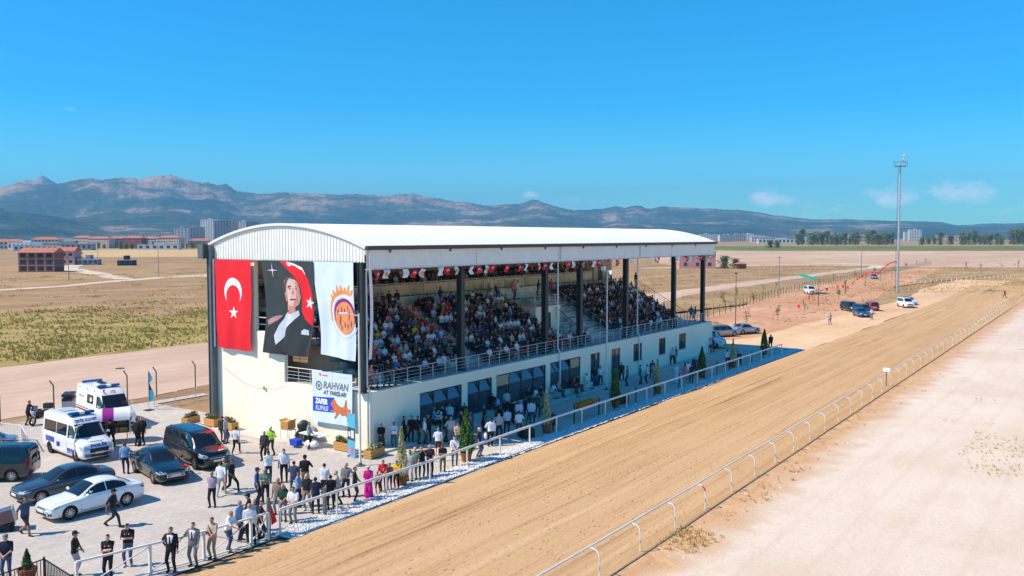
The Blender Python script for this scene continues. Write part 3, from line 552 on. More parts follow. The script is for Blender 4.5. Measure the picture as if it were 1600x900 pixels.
# roof ------------------------------------------------------------------------
def arch(y): return 12.42+.012*y+1.36*(1-((y-7.1)/7.3)**2)
ny=28; yy=[-.2+(DEP+.45)*k/ny for k in range(ny+1)]
RF=MB(); xsr=[]; x=-.25
while x<LEN+.3: xsr+= [(x,0),(x+.86,0),(x+.90,.006),(x+.96,.006)]; x+=1.0
for (x,h) in xsr:
    for y in yy: RF.v.append((min(x,LEN+.3),y,arch(y)+h))
k=len(yy)
for i in range(len(xsr)-1):
    for j in range(ny): RF.f.append((i*k+j,(i+1)*k+j,(i+1)*k+j+1,i*k+j+1)); RF.m.append(0)
rf=RF.build('roof',MATS['roof_sheet'],ST,smooth=1)
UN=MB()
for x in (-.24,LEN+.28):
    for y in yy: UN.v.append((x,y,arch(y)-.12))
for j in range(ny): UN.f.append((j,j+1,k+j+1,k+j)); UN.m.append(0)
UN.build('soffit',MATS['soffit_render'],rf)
ED=MB()
for x in (-.25,LEN+.29):
    for j in range(ny): ED.bar((x,yy[j],arch(yy[j])-.07),(x,yy[j+1],arch(yy[j+1])-.07),.06,.16)
ED.build('verge_trim',MATS['white_pipe'],rf)
for x in [r for r in range(2,56,6)]:
    m=MB()
    for j in range(ny): m.bar((x,yy[j],arch(yy[j])-.3),(x,yy[j+1],arch(yy[j+1])-.3),.12,.22)
    m.build('roof_rib',MATS['grey_steel'],rf)
def corr(a,b,zlo,zhi,at,ax,name,par,pitch=.27,d=.04):
    """trapezoidal sheet running from a to b; zlo/zhi are functions"""
    m=MB(); s=a; prof=[]
    while s<b-.01:
        for (u,h) in ((0,0),(.42,0),(.5,d),(.92,d)):
            v=s+u*pitch
            if v<b: prof.append((v,h))
        s+=pitch
    prof.append((b,0))
    for (v,h) in prof:
        for z in (zlo(v),zhi(v)): m.v.append((v,at-h,z) if ax=='x' else (at-h,v,z))
    for i in range(len(prof)-1): m.f.append((2*i,2*i+2,2*i+3,2*i+1)); m.m.append(0)
    return m.build(name,MATS['cladding_sheet'],par)
corr(0,DEP,lambda y:11.5,lambda y:arch(y)-.06,-.12,'y','gable_cladding',ST,.27,.028)
corr(0,DEP,lambda y:11.4,lambda y:arch(y)-.06,LEN+.12,'y','gable_cladding',ST)
MB().bx(-.11,-.002,0,DEP,11.45,11.5).build('gable_trim',MATS['white_pipe'],ST)
FS=thing('front_fascia',None,None); FS.parent=ST
for a in range(5):
    x0=a*11.0 if a else -.08; x1=(a+1)*11.0 if a<4 else LEN+.1
    corr(x0+.02,x1-.02,lambda x:11.08,lambda x:12.19,-.1,'x','panel',FS,.42,.012)
MB().bx(-.08,LEN+.1,-.12,.0,11.0,11.075).build('bottom_trim',MATS['white_pipe'],FS)
MB().bx(-.2,LEN+.25,-.36,-.13,12.2,12.46).build('gutter',MATS['fascia_trim'],FS)
# columns
def column(x,y,z0,z1,w=.42,mat='dark_steel'):
    c=thing('column',None,None); c.parent=ST
    m=MB(); m.bx(x-w/2,x+w/2,y-w/2,y-w/2+.05,z0+.03,z1).bx(x-w/2,x+w/2,y+w/2-.05,y+w/2,z0+.03,z1).bx(x-w*.34,x+w*.34,y-w/2+.05,y+w/2-.05,z0+.03,z1)
    m.build('shaft',MATS[mat],c); MB().bx(x-w*.72,x+w*.72,y-w*.72,y+w*.72,z0,z0+.03).build('base_plate',MATS[mat],c)
    b=MB()
    for s in(-1,1):
        for q in(-1,1): b.tube([(x+s*w*.6,y+q*w*.6,z0+.03),(x+s*w*.6,y+q*w*.6,z0+.08)],.025,6)
    b.build('bolt',MATS['galvanised'],c)
for x in (10.6,21.75,27.4,36.05,47.0,54.9): column(x,1.0,3.55,12.3)
column(-.08,.27,3.552,11.44,.36)
column(-.28,DEP-.05,.0,12.35,.4,'grey_steel'); MB().bx(-.75,-.2,DEP+.2,DEP+.75,11.5,12.5).build('rainwater_head',MATS['grey_steel'],ST)
for x in (9,20,31,42,53): column(x,DEP-.55,9.0 if x<48 else 3.55,12.4,.3)
# downpipes
def pipe(x,y=-.16):
    MB().tube([(x,-.2,12.2),(x,-.2,11.2),(x,.1,10.9),(x,.1,4.0),(x,-.12,3.62),(x,-.12,.05)],.06,8).build('downpipe',MATS['white_pipe'],ST,smooth=1)
for x in (.12,22.3,36.75): pipe(x)
# railings
def railing(pts,name,n,mat='stainless',h=1.0,mids=(.3,.52,.74),par=ST,r=.022):
    g=thing(name,None,None); g.parent=par; P=[Vector(p) for p in pts]; L=[0]
    for a,b in zip(P,P[1:]): L.append(L[-1]+(b-a).length)
    def at(s):
        for i in range(len(P)-1):
            if s<=L[i+1]+1e-6: return P[i]+(P[i+1]-P[i])*((s-L[i])/(L[i+1]-L[i]))
        return P[-1]
    pm=MB().tube([(0,0,0),(0,0,h)],r,6).mesh('post',MATS[mat],1)
    for k in range(n+1): ob('post',pm,g,at(L[-1]*k/n))
    MB().tube([p+Vector((0,0,h)) for p in P],r*1.25,6).build('top_rail',MATS[mat],g,smooth=1)
    for z in mids: MB().tube([p+Vector((0,0,z*h)) for p in P],r*.5,5).build('mid_rail',MATS[mat],g)
    return g
railing([(.35,.45,3.55),(54.6,.45,3.55)],'terrace_railing',42)
railing([(.15,4.0,3.55),(.15,7.2,3.55)],'side_railing',3)
railing([(.15,7.4,6.75),(.15,10.0,6.75)],'side_railing',3,h=.9,mids=(.5,))
railing([(55.2,.3,3.55),(55.2,9.8,3.55)],'end_railing',7)
railing([(53.65,2.6,3.75),(53.65,8.8,7.15)],'stair_railing',5,'black_metal')
railing([(50.25,9.85,7.15),(53.6,9.85,7.15)],'landing_railing',4,h=1.05)
railing([(26.1,5.6,5.2),(26.1,8.8,7.15)],'stair_railing',4,'black_metal'); railing([(26.5,4.95,6.8),(30.5,4.95,6.8),(30.5,8.8,6.8)],'vomitory_railing',7,h=.95)
railing([(29.7,2.5,4.0),(29.7,4.8,5.6)],'stair_railing',3,'black_metal'); railing([(30.65,2.5,3.8),(30.65,8.8,7.15)],'stair_railing',6); railing([(35.35,2.5,3.8),(35.35,8.8,7.15)],'stair_railing',8); railing([(32.05,2.5,3.8),(32.05,8.8,7.15)],'stair_railing',5)
railing([(13.25,2.6,3.8),(13.25,4.2,4.7)],'stair_railing',2)
# plastic seats on the tiers (mostly under people)
BLOCKS=[(2.2,13.0),(14.6,26.2),(35.7,51.0)]
sm=MB(); SEATP=[]
for (a,b) in BLOCKS:
    for i in range(1,ROWS+1):
        n=int((b-a)/.54)
        for k in range(n): SEATP.append((a+(k+.5)*(b-a)/n,rowy(i)+.08,rowz(i),i))
for (x,y,z,i) in SEATP:
    sm.bx(x-.22,x+.22,y-.2,y+.2,z+.36,z+.42); sm.bx(x-.22,x+.22,y+.16,y+.2,z+.421,z+.72)
so_=sm.build('seat_rows',MATS['seat_maroon'],ST); so_['kind']='stuff'
# armchairs at the front of the terrace
def armchair(x,y,z,label):
    t=thing('armchair',label,'chair',(x,y,z),0,'red armchairs along the terrace front')
    m=MATS['seat_red']; MB().bx(-.25,.25,-.25,.22,.3,.44).build('seat',m,t); MB().bx(-.25,.25,.16,.28,.441,.9).build('backrest',m,t)
    for s in(-1,1): MB().bx(s*.32-.065,s*.32+.065,-.28,.26,.12,.62).build('armrest',m,t)
    for s in(-1,1):
        for q in(-1,1): MB().bx(s*.28-.03,s*.28+.03,q*.2-.03,q*.2+.03,0,.12).build('leg',MATS['black_metal'],t)
ARM=[]; ORD='first second third fourth fifth sixth seventh eighth ninth tenth eleventh twelfth'.split()
for k in range(12):
    x=15.0+k*.74; ARM.append((x,1.62)); armchair(GX+x,GY+1.72,3.55,'red armchair on the terrace front, %s to the right of the second column'%ORD[k])
for k in range(5):
    x=23.0+k*.74; ARM.append((x,1.62)); armchair(GX+x,GY+1.72,3.55,'red armchair on the terrace front, %s to the right of the third column'%ORD[k])
# raised kerbs round the building
def kerb(name,x0,x1,y0,y1,label): tag(MB().bx(x0,x1,y0,y1,-.04,.13).build(name,MATS['kerb_concrete']),label,None,None,'structure')
kerb('pavement',37.3,38.995,37.21,52.4,'raised concrete pavement along the end wall'); kerb('pavement',39.0,94.4,35.95,36.86,'raised concrete pavement along the front wall')
# ---------------------------------------------------------------- banners
def cutmesh(bm, step):
    if not bm.verts: return
    for ax in (0,1):
        c=[v.co[ax] for v in bm.verts]; lo,hi=min(c),max(c); k=math.floor(lo/step)+1
        while k*step<hi-1e-4:
            no=Vector((1,0,0)) if ax==0 else Vector((0,1,0)); bmesh.ops.bisect_plane(bm,geom=bm.verts[:]+bm.edges[:]+bm.faces[:],plane_co=no*(k*step),plane_no=no,dist=1e-5); k+=1
def drape(name, poly, fn, eps, mat, parent, step=.17):
    """a flat outline (u right, v up) laid on the cloth fn(u,v) -> (x,y,z), eps in front of it"""
    bm=bmesh.new()
    if isinstance(poly,bpy.types.Mesh): bm.from_mesh(poly)
    else:
        f=bm.faces.new([bm.verts.new((p[0],p[1],0)) for p in poly]); f.normal_update(); bmesh.ops.triangulate(bm,faces=[f])
    cutmesh(bm,step)
    for v in bm.verts:
        p=fn(v.co.x,v.co.y); v.co=(p[0]-eps,p[1],p[2])
    for f in bm.faces:
        f.smooth=True
        if f.normal.x>0: pass
    bmesh.ops.recalc_face_normals(bm,faces=bm.faces)
    me=bpy.data.meshes.new(name); bm.to_mesh(me); bm.free(); me.materials.append(MATS[mat])
    return ob(name,me,parent)
def text2d(s, size, bold=0., shear=0., align='LEFT', sx=1.):
    cu=bpy.data.curves.new('txt','FONT'); cu.body=s; cu.size=size; cu.offset=bold; cu.shear=shear; cu.align_x=align; cu.resolution_u=3
    o=link(bpy.data.objects.new('txt',cu)); dg=bpy.context.evaluated_depsgraph_get(); me=bpy.data.meshes.new_from_object(o.evaluated_get(dg)); bpy.data.objects.remove(o); bpy.data.curves.remove(cu)
    if sx!=1: me.transform(Matrix.Diagonal((sx,1,1,1)))
    return me
def shifted(me,u,v,shear=0.):
    me.transform(Matrix.Translation((u,v,0))); 
    if shear: me.transform(Matrix(((1,0,0,0),(shear,1,0,0),(0,0,1,0),(0,0,0,1))))
    return me
def circ(cu,cv,r,n=28,a0=0,a1=360,ry=None): return [(cu+r*math.cos(math.radians(a0+(a1-a0)*k/n)),cv+(ry or r)*math.sin(math.radians(a0+(a1-a0)*k/n))) for k in range(n+(0 if a1-a0==360 else 1))]
def star(cu,cv,r,n=5,k=.382,rot=90): return [(cu+(r if i%2==0 else r*k)*math.cos(math.radians(rot+i*180/n)),cv+(r if i%2==0 else r*k)*math.sin(math.radians(rot+i*180/n))) for i in range(2*n)]
def crescent(cu,cv,R,r,dv,n=40):
    """opening downward; inner circle lowered by dv"""
    y=(R*R-r*r+dv*dv)/(2*dv)*-1 ; x=math.sqrt(max(0,R*R-y*y)); a=math.degrees(math.atan2(y,x)); b=math.degrees(math.atan2(y+dv,x))
    o=circ(cu,cv,R,n,a,180-a); i=circ(cu,cv-dv,r,n,180-b,b); return o+i[1:-1]
def banner(name,label,Yc,ztop,X=38.74,seed=0,amp=.05,bow=None):
    t=thing(name,label,'banner',(X,Yc,ztop))
    def fn(u,v):
        bu=bow(u,v) if bow else 0; q=min(1,max(0,-v/6))
        d=amp*(.35+.9*q)*(math.sin(2.6*u+.55*v+seed)+.6*math.sin(4.3*u-.7*v+seed*2.1))+.07*q*math.sin(1.1*v+seed)
        return (-d,-(u+bu),v)
    return t,fn
# national flag
t,fn=banner('flag_banner','red crescent and star flag banner at the back of the end wall',49.2,11.46,seed=.4,amp=.04)
fl=drape('cloth',[(-1.85,0),(1.86,0),(1.8,-6.1),(-1.68,-6.03)],fn,0,'flag_red',t)
drape('crescent',crescent(0,-2.15,.93,.745,.31),fn,.008,'flag_white',fl); drape('star',star(0.03,-3.58,.46),fn,.008,'flag_white',fl)
MB().bx(-.05,.0,1.92,2.36,-6.0,.03).build('white_backing',MATS['print_white'],t)
# portrait banner (a plain generic bust)
bow=lambda u,v: .42*math.sin(math.pi*min(1,-v/6.0))*(.9 if u<0 else .35)-(.0 if u<0 else .55*min(1,-v/6)**2)
t,fn=banner('portrait_banner','dark portrait banner of a man in suit with red flag behind',43.84,11.46,seed=1.7,amp=.035,bow=bow)
circ_px=lambda x,y,a,b:[(x+a*math.cos(k*.7854),y+b*math.sin(k*.7854)) for k in range(8)]
pc=lambda L:[((x-75)*.0117-2.43,-(y-40)*.00796) for x,y in L]
cl_=drape('cloth',[(-2.43,0),(2.43,0),(2.43,-6.05),(-2.43,-6.05)],fn,0,'portrait_dark',t)
for nm,L,m_ in (('red_flag_print',[(225,40),(275,42),(330,75),(400,110),(440,180),(470,280),(483,400),(485,550),(430,510),(394,440),(390,300),(372,215),(335,160),(295,120),(258,80)],'flag_red'),
 ('crescent_print',[(270,42),(340,60),(400,90),(425,150),(395,115),(340,75),(300,88),(285,70)],'flag_white'),
 ('cloud_print',[(90,530),(150,490),(215,480),(180,520),(100,570)],'portrait_cloud'),
 ('neck_print',[(255,380),(345,400),(348,440),(300,475),(250,445)],'portrait_skin'),
 ('jacket_print',[(82,600),(150,545),(220,478),(250,440),(385,430),(400,470),(475,545),(472,640),(462,798),(82,798)],'portrait_suit')):
    drape(nm,pc(L),fn,.008,m_,cl_)
drape('star_print',[p for p in star(2.02,-2.62,.42,rot=80)],fn,.016,'flag_white',cl_)
drape('spark_print',star(-1.5,-.62,.5,4,.1),fn,.016,'flag_white',cl_)
drape('head_print',pc([(240,200),(265,175),(300,168),(340,180),(368,220),(376,270),(384,330),(372,385),(340,415),(300,412),(262,385),(242,330),(234,270)]),fn,.016,'portrait_pale',cl_)
drape('shirt_print',pc([(235,470),(255,440),(300,470),(370,432),(380,470),(300,560),(220,680),(185,725),(162,650),(190,560),(220,510)]),fn,.016,'portrait_shirt',cl_)
for nm,L,m_ in (('hair_print',[(231,268),(234,214),(260,180),(300,163),(342,174),(366,208),(342,190),(300,178),(270,194),(254,230),(247,288),(238,300)],'portrait_hair'),('brow_print',[(275,245),(310,234),(312,244),(280,256)],'portrait_brow'),('brow_print',[(342,240),(366,235),(368,246),(346,250)],'portrait_brow'),('nose_print',[(326,250),(338,300),(318,310),(316,295)],'portrait_skin'),('mouth_print',[(300,345),(350,340),(350,350),(302,355)],'portrait_brow'),('cheek_print',[(342,186),(368,222),(376,270),(384,330),(372,385),(345,412),(322,410),(346,350),(352,300),(348,250),(340,215)],'portrait_skin'),('jaw_print',[(246,335),(262,360),(300,395),(340,400),(340,415),(300,412),(262,385)],'portrait_skin'),('ear_print',[(233,296),(246,290),(252,330),(250,368),(240,362)],'portrait_skin'),('eye_print',circ_px(299,263,11,5),'portrait_brow'),('eye_print',circ_px(352,260,9,5),'portrait_brow'),('pocket_print',[(410,598),(428,578),(462,586),(470,625),(415,622)],'portrait_shirt')):
    drape(nm,pc(L),fn,.024,m_,cl_)
# white banner with round emblem
bow=lambda u,v: (.95*math.sin(min(1,-v/5.9)*1.75))*(.62-.24*u) if u<1.2 else .3*min(1,-v/6)
t,fn=banner('emblem_banner','white banner with round purple and orange emblem near the corner column',39.72,11.46,seed=3.1,amp=.04,bow=lambda u,v: max(0,(1.95-u)/3.9)*.9*math.sin(min(1,-v/5.9)*1.7))
cl_=drape('cloth',[(-1.95,0),(1.75,0),(1.75,-6.0),(-1.95,-5.75)],fn,0,'banner_sky',t); eu,ev=.75,-3.25
ring=lambda R,r,a0,a1: circ(eu,ev,R,30,a0,a1)+circ(eu,ev,r,30,a1,a0)
drape('purple_disc',circ(eu,ev,1.05),fn,.008,'print_purple',cl_); drape('orange_arc',ring(1.5,1.3,62,196),fn,.008,'print_orange',cl_); drape('pale_arc',ring(1.42,1.34,200,330),fn,.008,'print_pale',cl_)
drape('white_ring',ring(1.2,1.12,40,200),fn,.010,'flag_white',cl_); drape('grain_disc',circ(eu+.02,ev-.16,.93,28,0,360,1.0),fn,.016,'print_salmon',cl_)
for k in range(7): 
    a=62+k*12; b=[(1.48,a-5),(1.48,a+5),(1.66+.16*(k%2),a+2.5),(1.86+.14*math.sin(k*2),a-2)]
    drape('flame',[(eu+r*math.cos(math.radians(q)),ev+r*math.sin(math.radians(q))) for r,q in b],fn,.016,'print_orange',cl_)
for k in range(12):
    a=k*30; r=.42+.28*(k%3)/2; x,y=eu+r*math.cos(math.radians(a)),ev-.14+r*math.sin(math.radians(a))
    drape('grain_line',[(x-.03,y-.2),(x+.03,y-.2),(x+.06,y+.05),(x,y+.2),(x-.05,y+.05)],fn,.024,'print_purple' if k%2 else 'brick_infill',cl_)
# race banner
t,fn=banner('race_banner','pale blue banner advertising the horse races under the terrace',39.95,4.62,38.76,5.,.02)
E_=lambda x,y:((x-75)*.0091-1.75,-(y-48-(x-75)*.156)*.00664)
cl_=drape('cloth',[(-1.75,0),(1.75,0),(1.75,-3.2),(-1.75,-3.2)],fn,0,'banner_sky',t)
drape('title',shifted(text2d('RAHVAN',.62,.016,.2,sx=.86),-.75,-1.05),fn,.010,'print_grey',cl_); drape('title_line',shifted(text2d('AT YARIŞLARI',.36,.012,.2,sx=.86),-.72,-1.42),fn,.010,'print_dark',cl_)
drape('seal_ring',circ(-1.12,-.92,.3,22)+circ(-1.12,-.92,.2,22,359,-1),fn,.010,'print_grey',cl_); drape('seal_centre',circ(-1.12,-.92,.12,14),fn,.010,'print_grey',cl_)
bb=drape('blue_block',[(-1.68,-1.66),(.2,-1.56),(.12,-2.5),(-1.68,-2.56)],fn,.008,'print_blue',cl_)
drape('word',shifted(text2d('ZAFER',.44,.022,.1,sx=.82),-1.42,-2.04),fn,.016,'print_white',cl_); drape('word',shifted(text2d('KUPASI',.44,.0,.1,sx=.78),-1.42,-2.46),fn,.016,'print_white',cl_)
hz=[(-.1,-1.95),(.05,-1.78),(.2,-1.62),(.3,-1.72),(.42,-1.9),(.7,-2.05),(.95,-2.1),(1.1,-1.98),(1.2,-1.6),(1.28,-1.6),(1.3,-2.0),(1.45,-2.2),(1.62,-2.1),(1.6,-2.35),(1.42,-2.5),(1.5,-2.75),(1.35,-2.95),(1.3,-2.85),(1.36,-2.7),(1.15,-2.55),(.85,-2.6),(.7,-2.45),(.55,-2.6),(.3,-2.85),(.2,-2.8),(.38,-2.6),(.3,-2.4),(.1,-2.5),(-.1,-2.4),(-.08,-2.33),(.12,-2.38),(.15,-2.2),(0,-2.1)]
drape('horse_print',hz,fn,.024,'print_horse',cl_); drape('small_mark',circ(-1.0,-.2,.1,12),fn,.008,'print_pink',cl_); drape('small_mark',[(-.8,-.2),(-.35,-.2),(-.35,-.28),(-.8,-.28)],fn,.008,'print_pink',cl_); drape('small_mark',[(.4,-.22),(1.4,-.22),(1.4,-.28),(.4,-.28)],fn,.008,'print_pale',cl_); drape('seam',[(.02,0),(.06,0),(.06,-.85),(.02,-.85)],fn,.008,'print_pale',cl_)
# white banner strip wrapped round the corner
t=thing('corner_drape','narrow white cloth strip hanging behind the corner column','banner',(39.1,37.12,5.6)); m=MB()
for k in range(13):
    z=6*k/12; b=.16*math.sin(math.pi*k/12)
    m.v+= [(b,.0,z),(b+.28,.02,z)]
for k in range(12): m.f.append((2*k,2*k+1,2*k+3,2*k+2)); m.m.append(0)
m.build('cloth',MATS['flag_white'],t,smooth=2)
# turquoise kite on its string against the wall
t=thing('paper_lantern','small turquoise paper diamond hung on a thin string on the end wall','ornament',(38.9,46.4,3.0)); MB().add([(0,0,.16),(0,.14,0),(0,0,-.16),(0,-.14,0),(-.09,0,0),(.06,0,0)],[(0,1,4),(1,2,4),(2,3,4),(3,0,4),(1,0,5),(2,1,5),(3,2,5),(0,3,5)]).build('diamond',MATS['tent_green'],t)
MB().tube([(.0,4.2,1.1),(.0,2.2,.25),(.0,.7,.02),(.0,0,.12),(.0,-.8,.06),(.0,-1.9,.45)],.008,4).build('string',MATS['galvanised'],t)
# bunting under the fascia
t=thing('bunting','string of small red and white flags under the front fascia','bunting',(39.3,37.0,11.0))
fr=[]
for k in range(3):
    m=MB(); n=5
    for i in range(n+1):
        for j in range(2): m.v.append(((j-.5)*.40*(1-.1*i/n)+.06*math.sin(i*.9+k),.06*math.sin(1.3*i+2*k+j),-.54*i/n))
    for i in range(n): m.f.append((2*i,2*i+1,2*i+3,2*i+2)); m.m.append(0)
    fr.append((m.mesh('small_flag',MATS['flag_red'],2),m.mesh('small_flag',MATS['flag_white'],2)))
cres=MB(); cres.add([(x,-.075,y) for x,y in crescent(0,-.26,.11,.085,.04,12)],[tuple(range(len(crescent(0,-.26,.11,.085,.04,12))))]); cresm=cres.mesh('mark',MATS['flag_white'])
cd=MB(); cd.ell((0,-.08,-.3),(.12,.006,.14),10,6); cdm=cd.mesh('mark',MATS['print_salmon'])
for k in range(62):
    x=.4+k*.87; 
    if rnd.random()<.16: continue
    o=ob('small_flag',fr[k%3][k%2],t,(x,rnd.uniform(-.05,.05),-.04+.03*math.sin(k)),rnd.uniform(-.5,.5)); o.rotation_euler[1]=rnd.uniform(-.25,.25)
    if k%2==0: ob('mark',cresm,o)
    elif k%4==1: ob('mark',cdm,o)
MB().tube([(.2,0,0),(54.5,0,0)],.012,4).build('string',MATS['line_black'],t)
# ---------------------------------------------------------------- rails and fences
def rail_y(x): return 29.7+.5*min(1,max(0,(x-36)/14))
t=thing('outer_rail','white tube rail on straight posts between walkway and track','rail',(25.66,29.7,0)); pm=MB().tube([(0,0,-.02),(0,0,1.12)],.05,8).mesh('post',MATS['white_rail'],1); X=25.66; pts=[]
while X<99:
    ob('post',pm,t,(X-25.66,rail_y(X)-29.7,0)); pts.append((X-25.66,rail_y(X)-29.7,1.16)); X+=3.4
MB().tube(pts,.075,8).build('top_rail',MATS['white_rail'],t,smooth=1)
t=thing('inner_rail','white tube rail on curved goose-neck posts along the infield','rail',(22.2,16.0,0)); pm=MB().tube([(0,-.12,-.02),(0,-.12,.75),(0,-.08,.98),(0,.05,1.1),(0,.3,1.14)],.03,8).mesh('post',MATS['white_rail'],1)
X=22.2; pts=[]; k=0
while X<185:
    po_=ob('post',pm,t,(X-22.2,.0,0)); (MB().tube([(0,-.1,.86),(0,-.08,.98),(0,.05,1.1)],.036,8).build('red_tape',MATS['flag_red'],po_) if k==5 else None); pts.append((X-22.2,.32+.015*math.sin(k*1.3),1.16+.01*math.sin(k*2.1))); X+=3.5; k+=1
MB().tube(pts,.042,8).build('top_rail',MATS['white_rail'],t,smooth=1)
t=thing('marker_sign','small white distance sign on a brown post at the inner rail','sign',(81.7,16.25,0)); MB().bx(-.03,.03,-.03,.03,0,1.5).build('post',MATS['bark'],t); MB().bx(-.06,-.031,-.28,.28,1.3,1.62).build('board',MATS['print_white'],t)
# paddock fence with cross braces at the track edge
t=thing('paddock_fence','white braced metal fence between plaza and track, lower left','fence',(16,30.6,0)); PF=[(17.2,30.9),(19.8,30.35),(21.9,29.9),(24.1,29.72),(25.0,29.7)]
for a in PF: MB().bx(a[0]-16.05,a[0]-15.95,a[1]-30.65,a[1]-30.55,0,1.2).build('post',MATS['white_rail'],t)
for a,b in zip(PF,PF[1:]):
    p=lambda q,z:(q[0]-16,q[1]-30.6,z)
    MB().bar(p(a,1.2),p(b,1.2),.09,.07).build('top_rail',MATS['white_rail'],t); MB().bar(p(a,.1),p(b,.1),.06,.05).build('bottom_rail',MATS['white_rail'],t)
    MB().bar(p(a,.12),p(b,1.12),.035,.035).build('brace',MATS['white_rail'],t)
    if b[0]>24: MB().bar((a[0]-16,a[1]-30.64,1.12),(b[0]-16,b[1]-30.64,.12),.035,.035).build('brace',MATS['white_rail'],t)
t=thing('gate_post','grey steel gate post with a red pennant at the rail end','post',(25.25,29.95,0)); MB().bx(-.06,.06,-.06,.06,0,1.75).build('post',MATS['grey_steel'],t); MB().add([(.08,0,1.55),(.12,-.02,.5),(.42,-.05,.62),(.1,.02,1.5)],[(0,1,2),(2,1,3)]).build('pennant',MATS['flag_red'],t)
tag(MB().bx(28.67,28.8,30.1,30.24,0,1.3).cbx((28.735,30.17,1.31),(.16,.17,.04)).build('short_post',MATS['grey_steel']),'short grey steel post behind the rail with a man leaning on it','post')
# slim black fence posts along the walkway
BX=[40.56,46.95,50.2,53.02,56.57,59.05,62.6,66.0,70.9,73.9,76.6,79.7,83.0,86.2,89.4,93.0]
for k,x in enumerate(BX):
    o=tag(MB().bx(x-.035,x+.035,30.86,30.93,0,1.25).cbx((x,30.895,1.26),(.09,.09,.03)).build('fence_post',MATS['black_metal']),'slim black walkway post, %s from the corner lamp'%('first second third fourth fifth sixth seventh eighth ninth tenth eleventh twelfth thirteenth fourteenth fifteenth sixteenth'.split()[k]),'post','black posts along the walkway')
# black picket fence bottom left
def picket(pts,h,name,label,mat,gap=.14,cat='fence'):
    o0=Vector((*pts[0],0)); t=thing(name,label,cat,o0); m=MATS[mat]; bar=MB().bx(-.012,.012,-.012,.012,.1,h-.04).mesh('bar',m)
    for a,b in zip(pts,pts[1:]):
        a,b=Vector((*a,0))-o0,Vector((*b,0))-o0; L=(b-a).length; n=int(L/gap); az_=math.atan2((b-a).y,(b-a).x)
        for z in (.1,h): MB().bar(a+Vector((0,0,z)),b+Vector((0,0,z)),.04,.04).build('rail',m,t)
        for k in range(n+1): ob('bar',bar,t,a+(b-a)*(k/n),az_)
        MB().bx(-.03,.03,-.03,.03,0,h+.08).build('post',m,t,loc=a)
    MB().bx(-.03,.03,-.03,.03,0,h+.08).build('post',m,t,loc=b)
    return t
picket([(14.6,32.5),(17.05,32.84),(16.7,30.3)],.95,'picket_fence','low black metal picket fence at the lower left corner','black_metal')
picket([(27.3,65.0),(28.6,57.4),(27.2,53.9)],1.0,'picket_fence','low pale picket fence behind the parked cars','white_rail',.16)
# steel crowd barriers by the blue flag
for k in range(3):
    a=Vector((39.5+k*2.05,59.5+.3*k,0)); t=thing('crowd_barrier','galvanised crowd barrier beyond the end wall, %s from the blue flag'%('nearest','second','third')[k],'barrier',a,.14,'steel barriers by the back fence')
    m=MATS['galvanised']; MB().tube([(0,0,.2),(0,0,1.0),(.08,0,1.08),(1.85,0,1.08),(1.93,0,1.0),(1.93,0,.2),(0,0,.2)],.022,6).build('frame',m,t)
    for j in range(1,9): MB().tube([(j*.213,0,.2),(j*.213,0,1.06)],.009,5).build('bar',m,t)
    for x in (.25,1.68): MB().bx(x-.02,x+.02,-.3,.3,0,.03).bx(x-.015,x+.015,-.015,.015,.03,.2).build('foot',m,t)
t=thing('feather_flag','tall narrow blue feather flag on a weighted base','flag',(39.1,59.6,0)); MB().bx(-.3,.3,-.3,.3,0,.06).build('base',MATS['line_black'],t); MB().tube([(0,0,.06),(0,0,3.0)],.02,6).build('pole',MATS['galvanised'],t)
m=MB(); 
for k in range(9):
    z=.75+2.2*k/8; w_=.2+.16*math.sin(k*.9)+(.2 if k==6 else 0)-(.26 if k==8 else 0); m.v+=[(.02,0,z),(.02+w_*.6,-w_,z-.05)]
for k in range(8): m.f.append((2*k,2*k+1,2*k+3,2*k+2)); m.m.append(0 if k not in(3,4) else 1)
m.build('cloth',[MATS['print_cyan'],MATS['print_dark']],t,smooth=2)
# concrete fence posts with angled tops along the access road
for k,(x,y) in enumerate([(30.3,63.6),(34.4,64.2),(40.2,64.1),(42.7,64.0),(46.6,64.3)]):
    tag(MB().tube([(x,y,0),(x,y,2.1),(x-.22,y+.1,2.5)],.055,4).build('fence_post',MATS['grey_steel']),'weathered fence post with bent top by the dirt road, %s from the left'%('first','second','third','fourth','fifth')[k],'post','bent fence posts along the dirt road')
tag(MB().lathe([(.45,.0),(.45,.03),(.0,.03)],18,(50.2,81.2,-.02)).build('manhole_cover',MATS['manhole']),'round dark manhole cover in the dirt road','manhole')
# ---------------------------------------------------------------- planters, pots, small plants
def leafmesh(name,mat,pts,size,seed,up=.0):
    r=np.random.default_rng(seed); n=len(pts); P=np.array(pts); s=r.uniform(.6,1.3,n)*size
    a=r.normal(0,1,(n,3)); a/=np.linalg.norm(a,axis=1)[:,None]; b=np.cross(a,r.normal(0,1,(n,3))); b/=np.linalg.norm(b,axis=1)[:,None]; a[:,2]+=up
    V=np.stack([P-a*s[:,None],P+b*s[:,None]*.55,P+a*s[:,None],P-b*s[:,None]*.55],1).reshape(-1,3)
    me=bpy.data.meshes.new(name); me.from_pydata(V.tolist(),[],np.arange(len(V)).reshape(-1,4).tolist()); me.materials.append(MATS[mat]); me.update(); return me
def cone_pts(n,h,r0,seed,pw=.8):
    r=np.random.default_rng(seed); t=r.random(n)**1.15; R=r0*((1-t)**pw)*np.clip(t*9+.35,0,1)*r.uniform(.55,1.08,n); a=r.random(n)*6.283; lob=1+.16*np.sin(3*a+9*t+seed)+.12*np.sin(7*a-14*t); return np.stack([np.cos(a)*R*lob,np.sin(a)*R*lob,t*h],1)
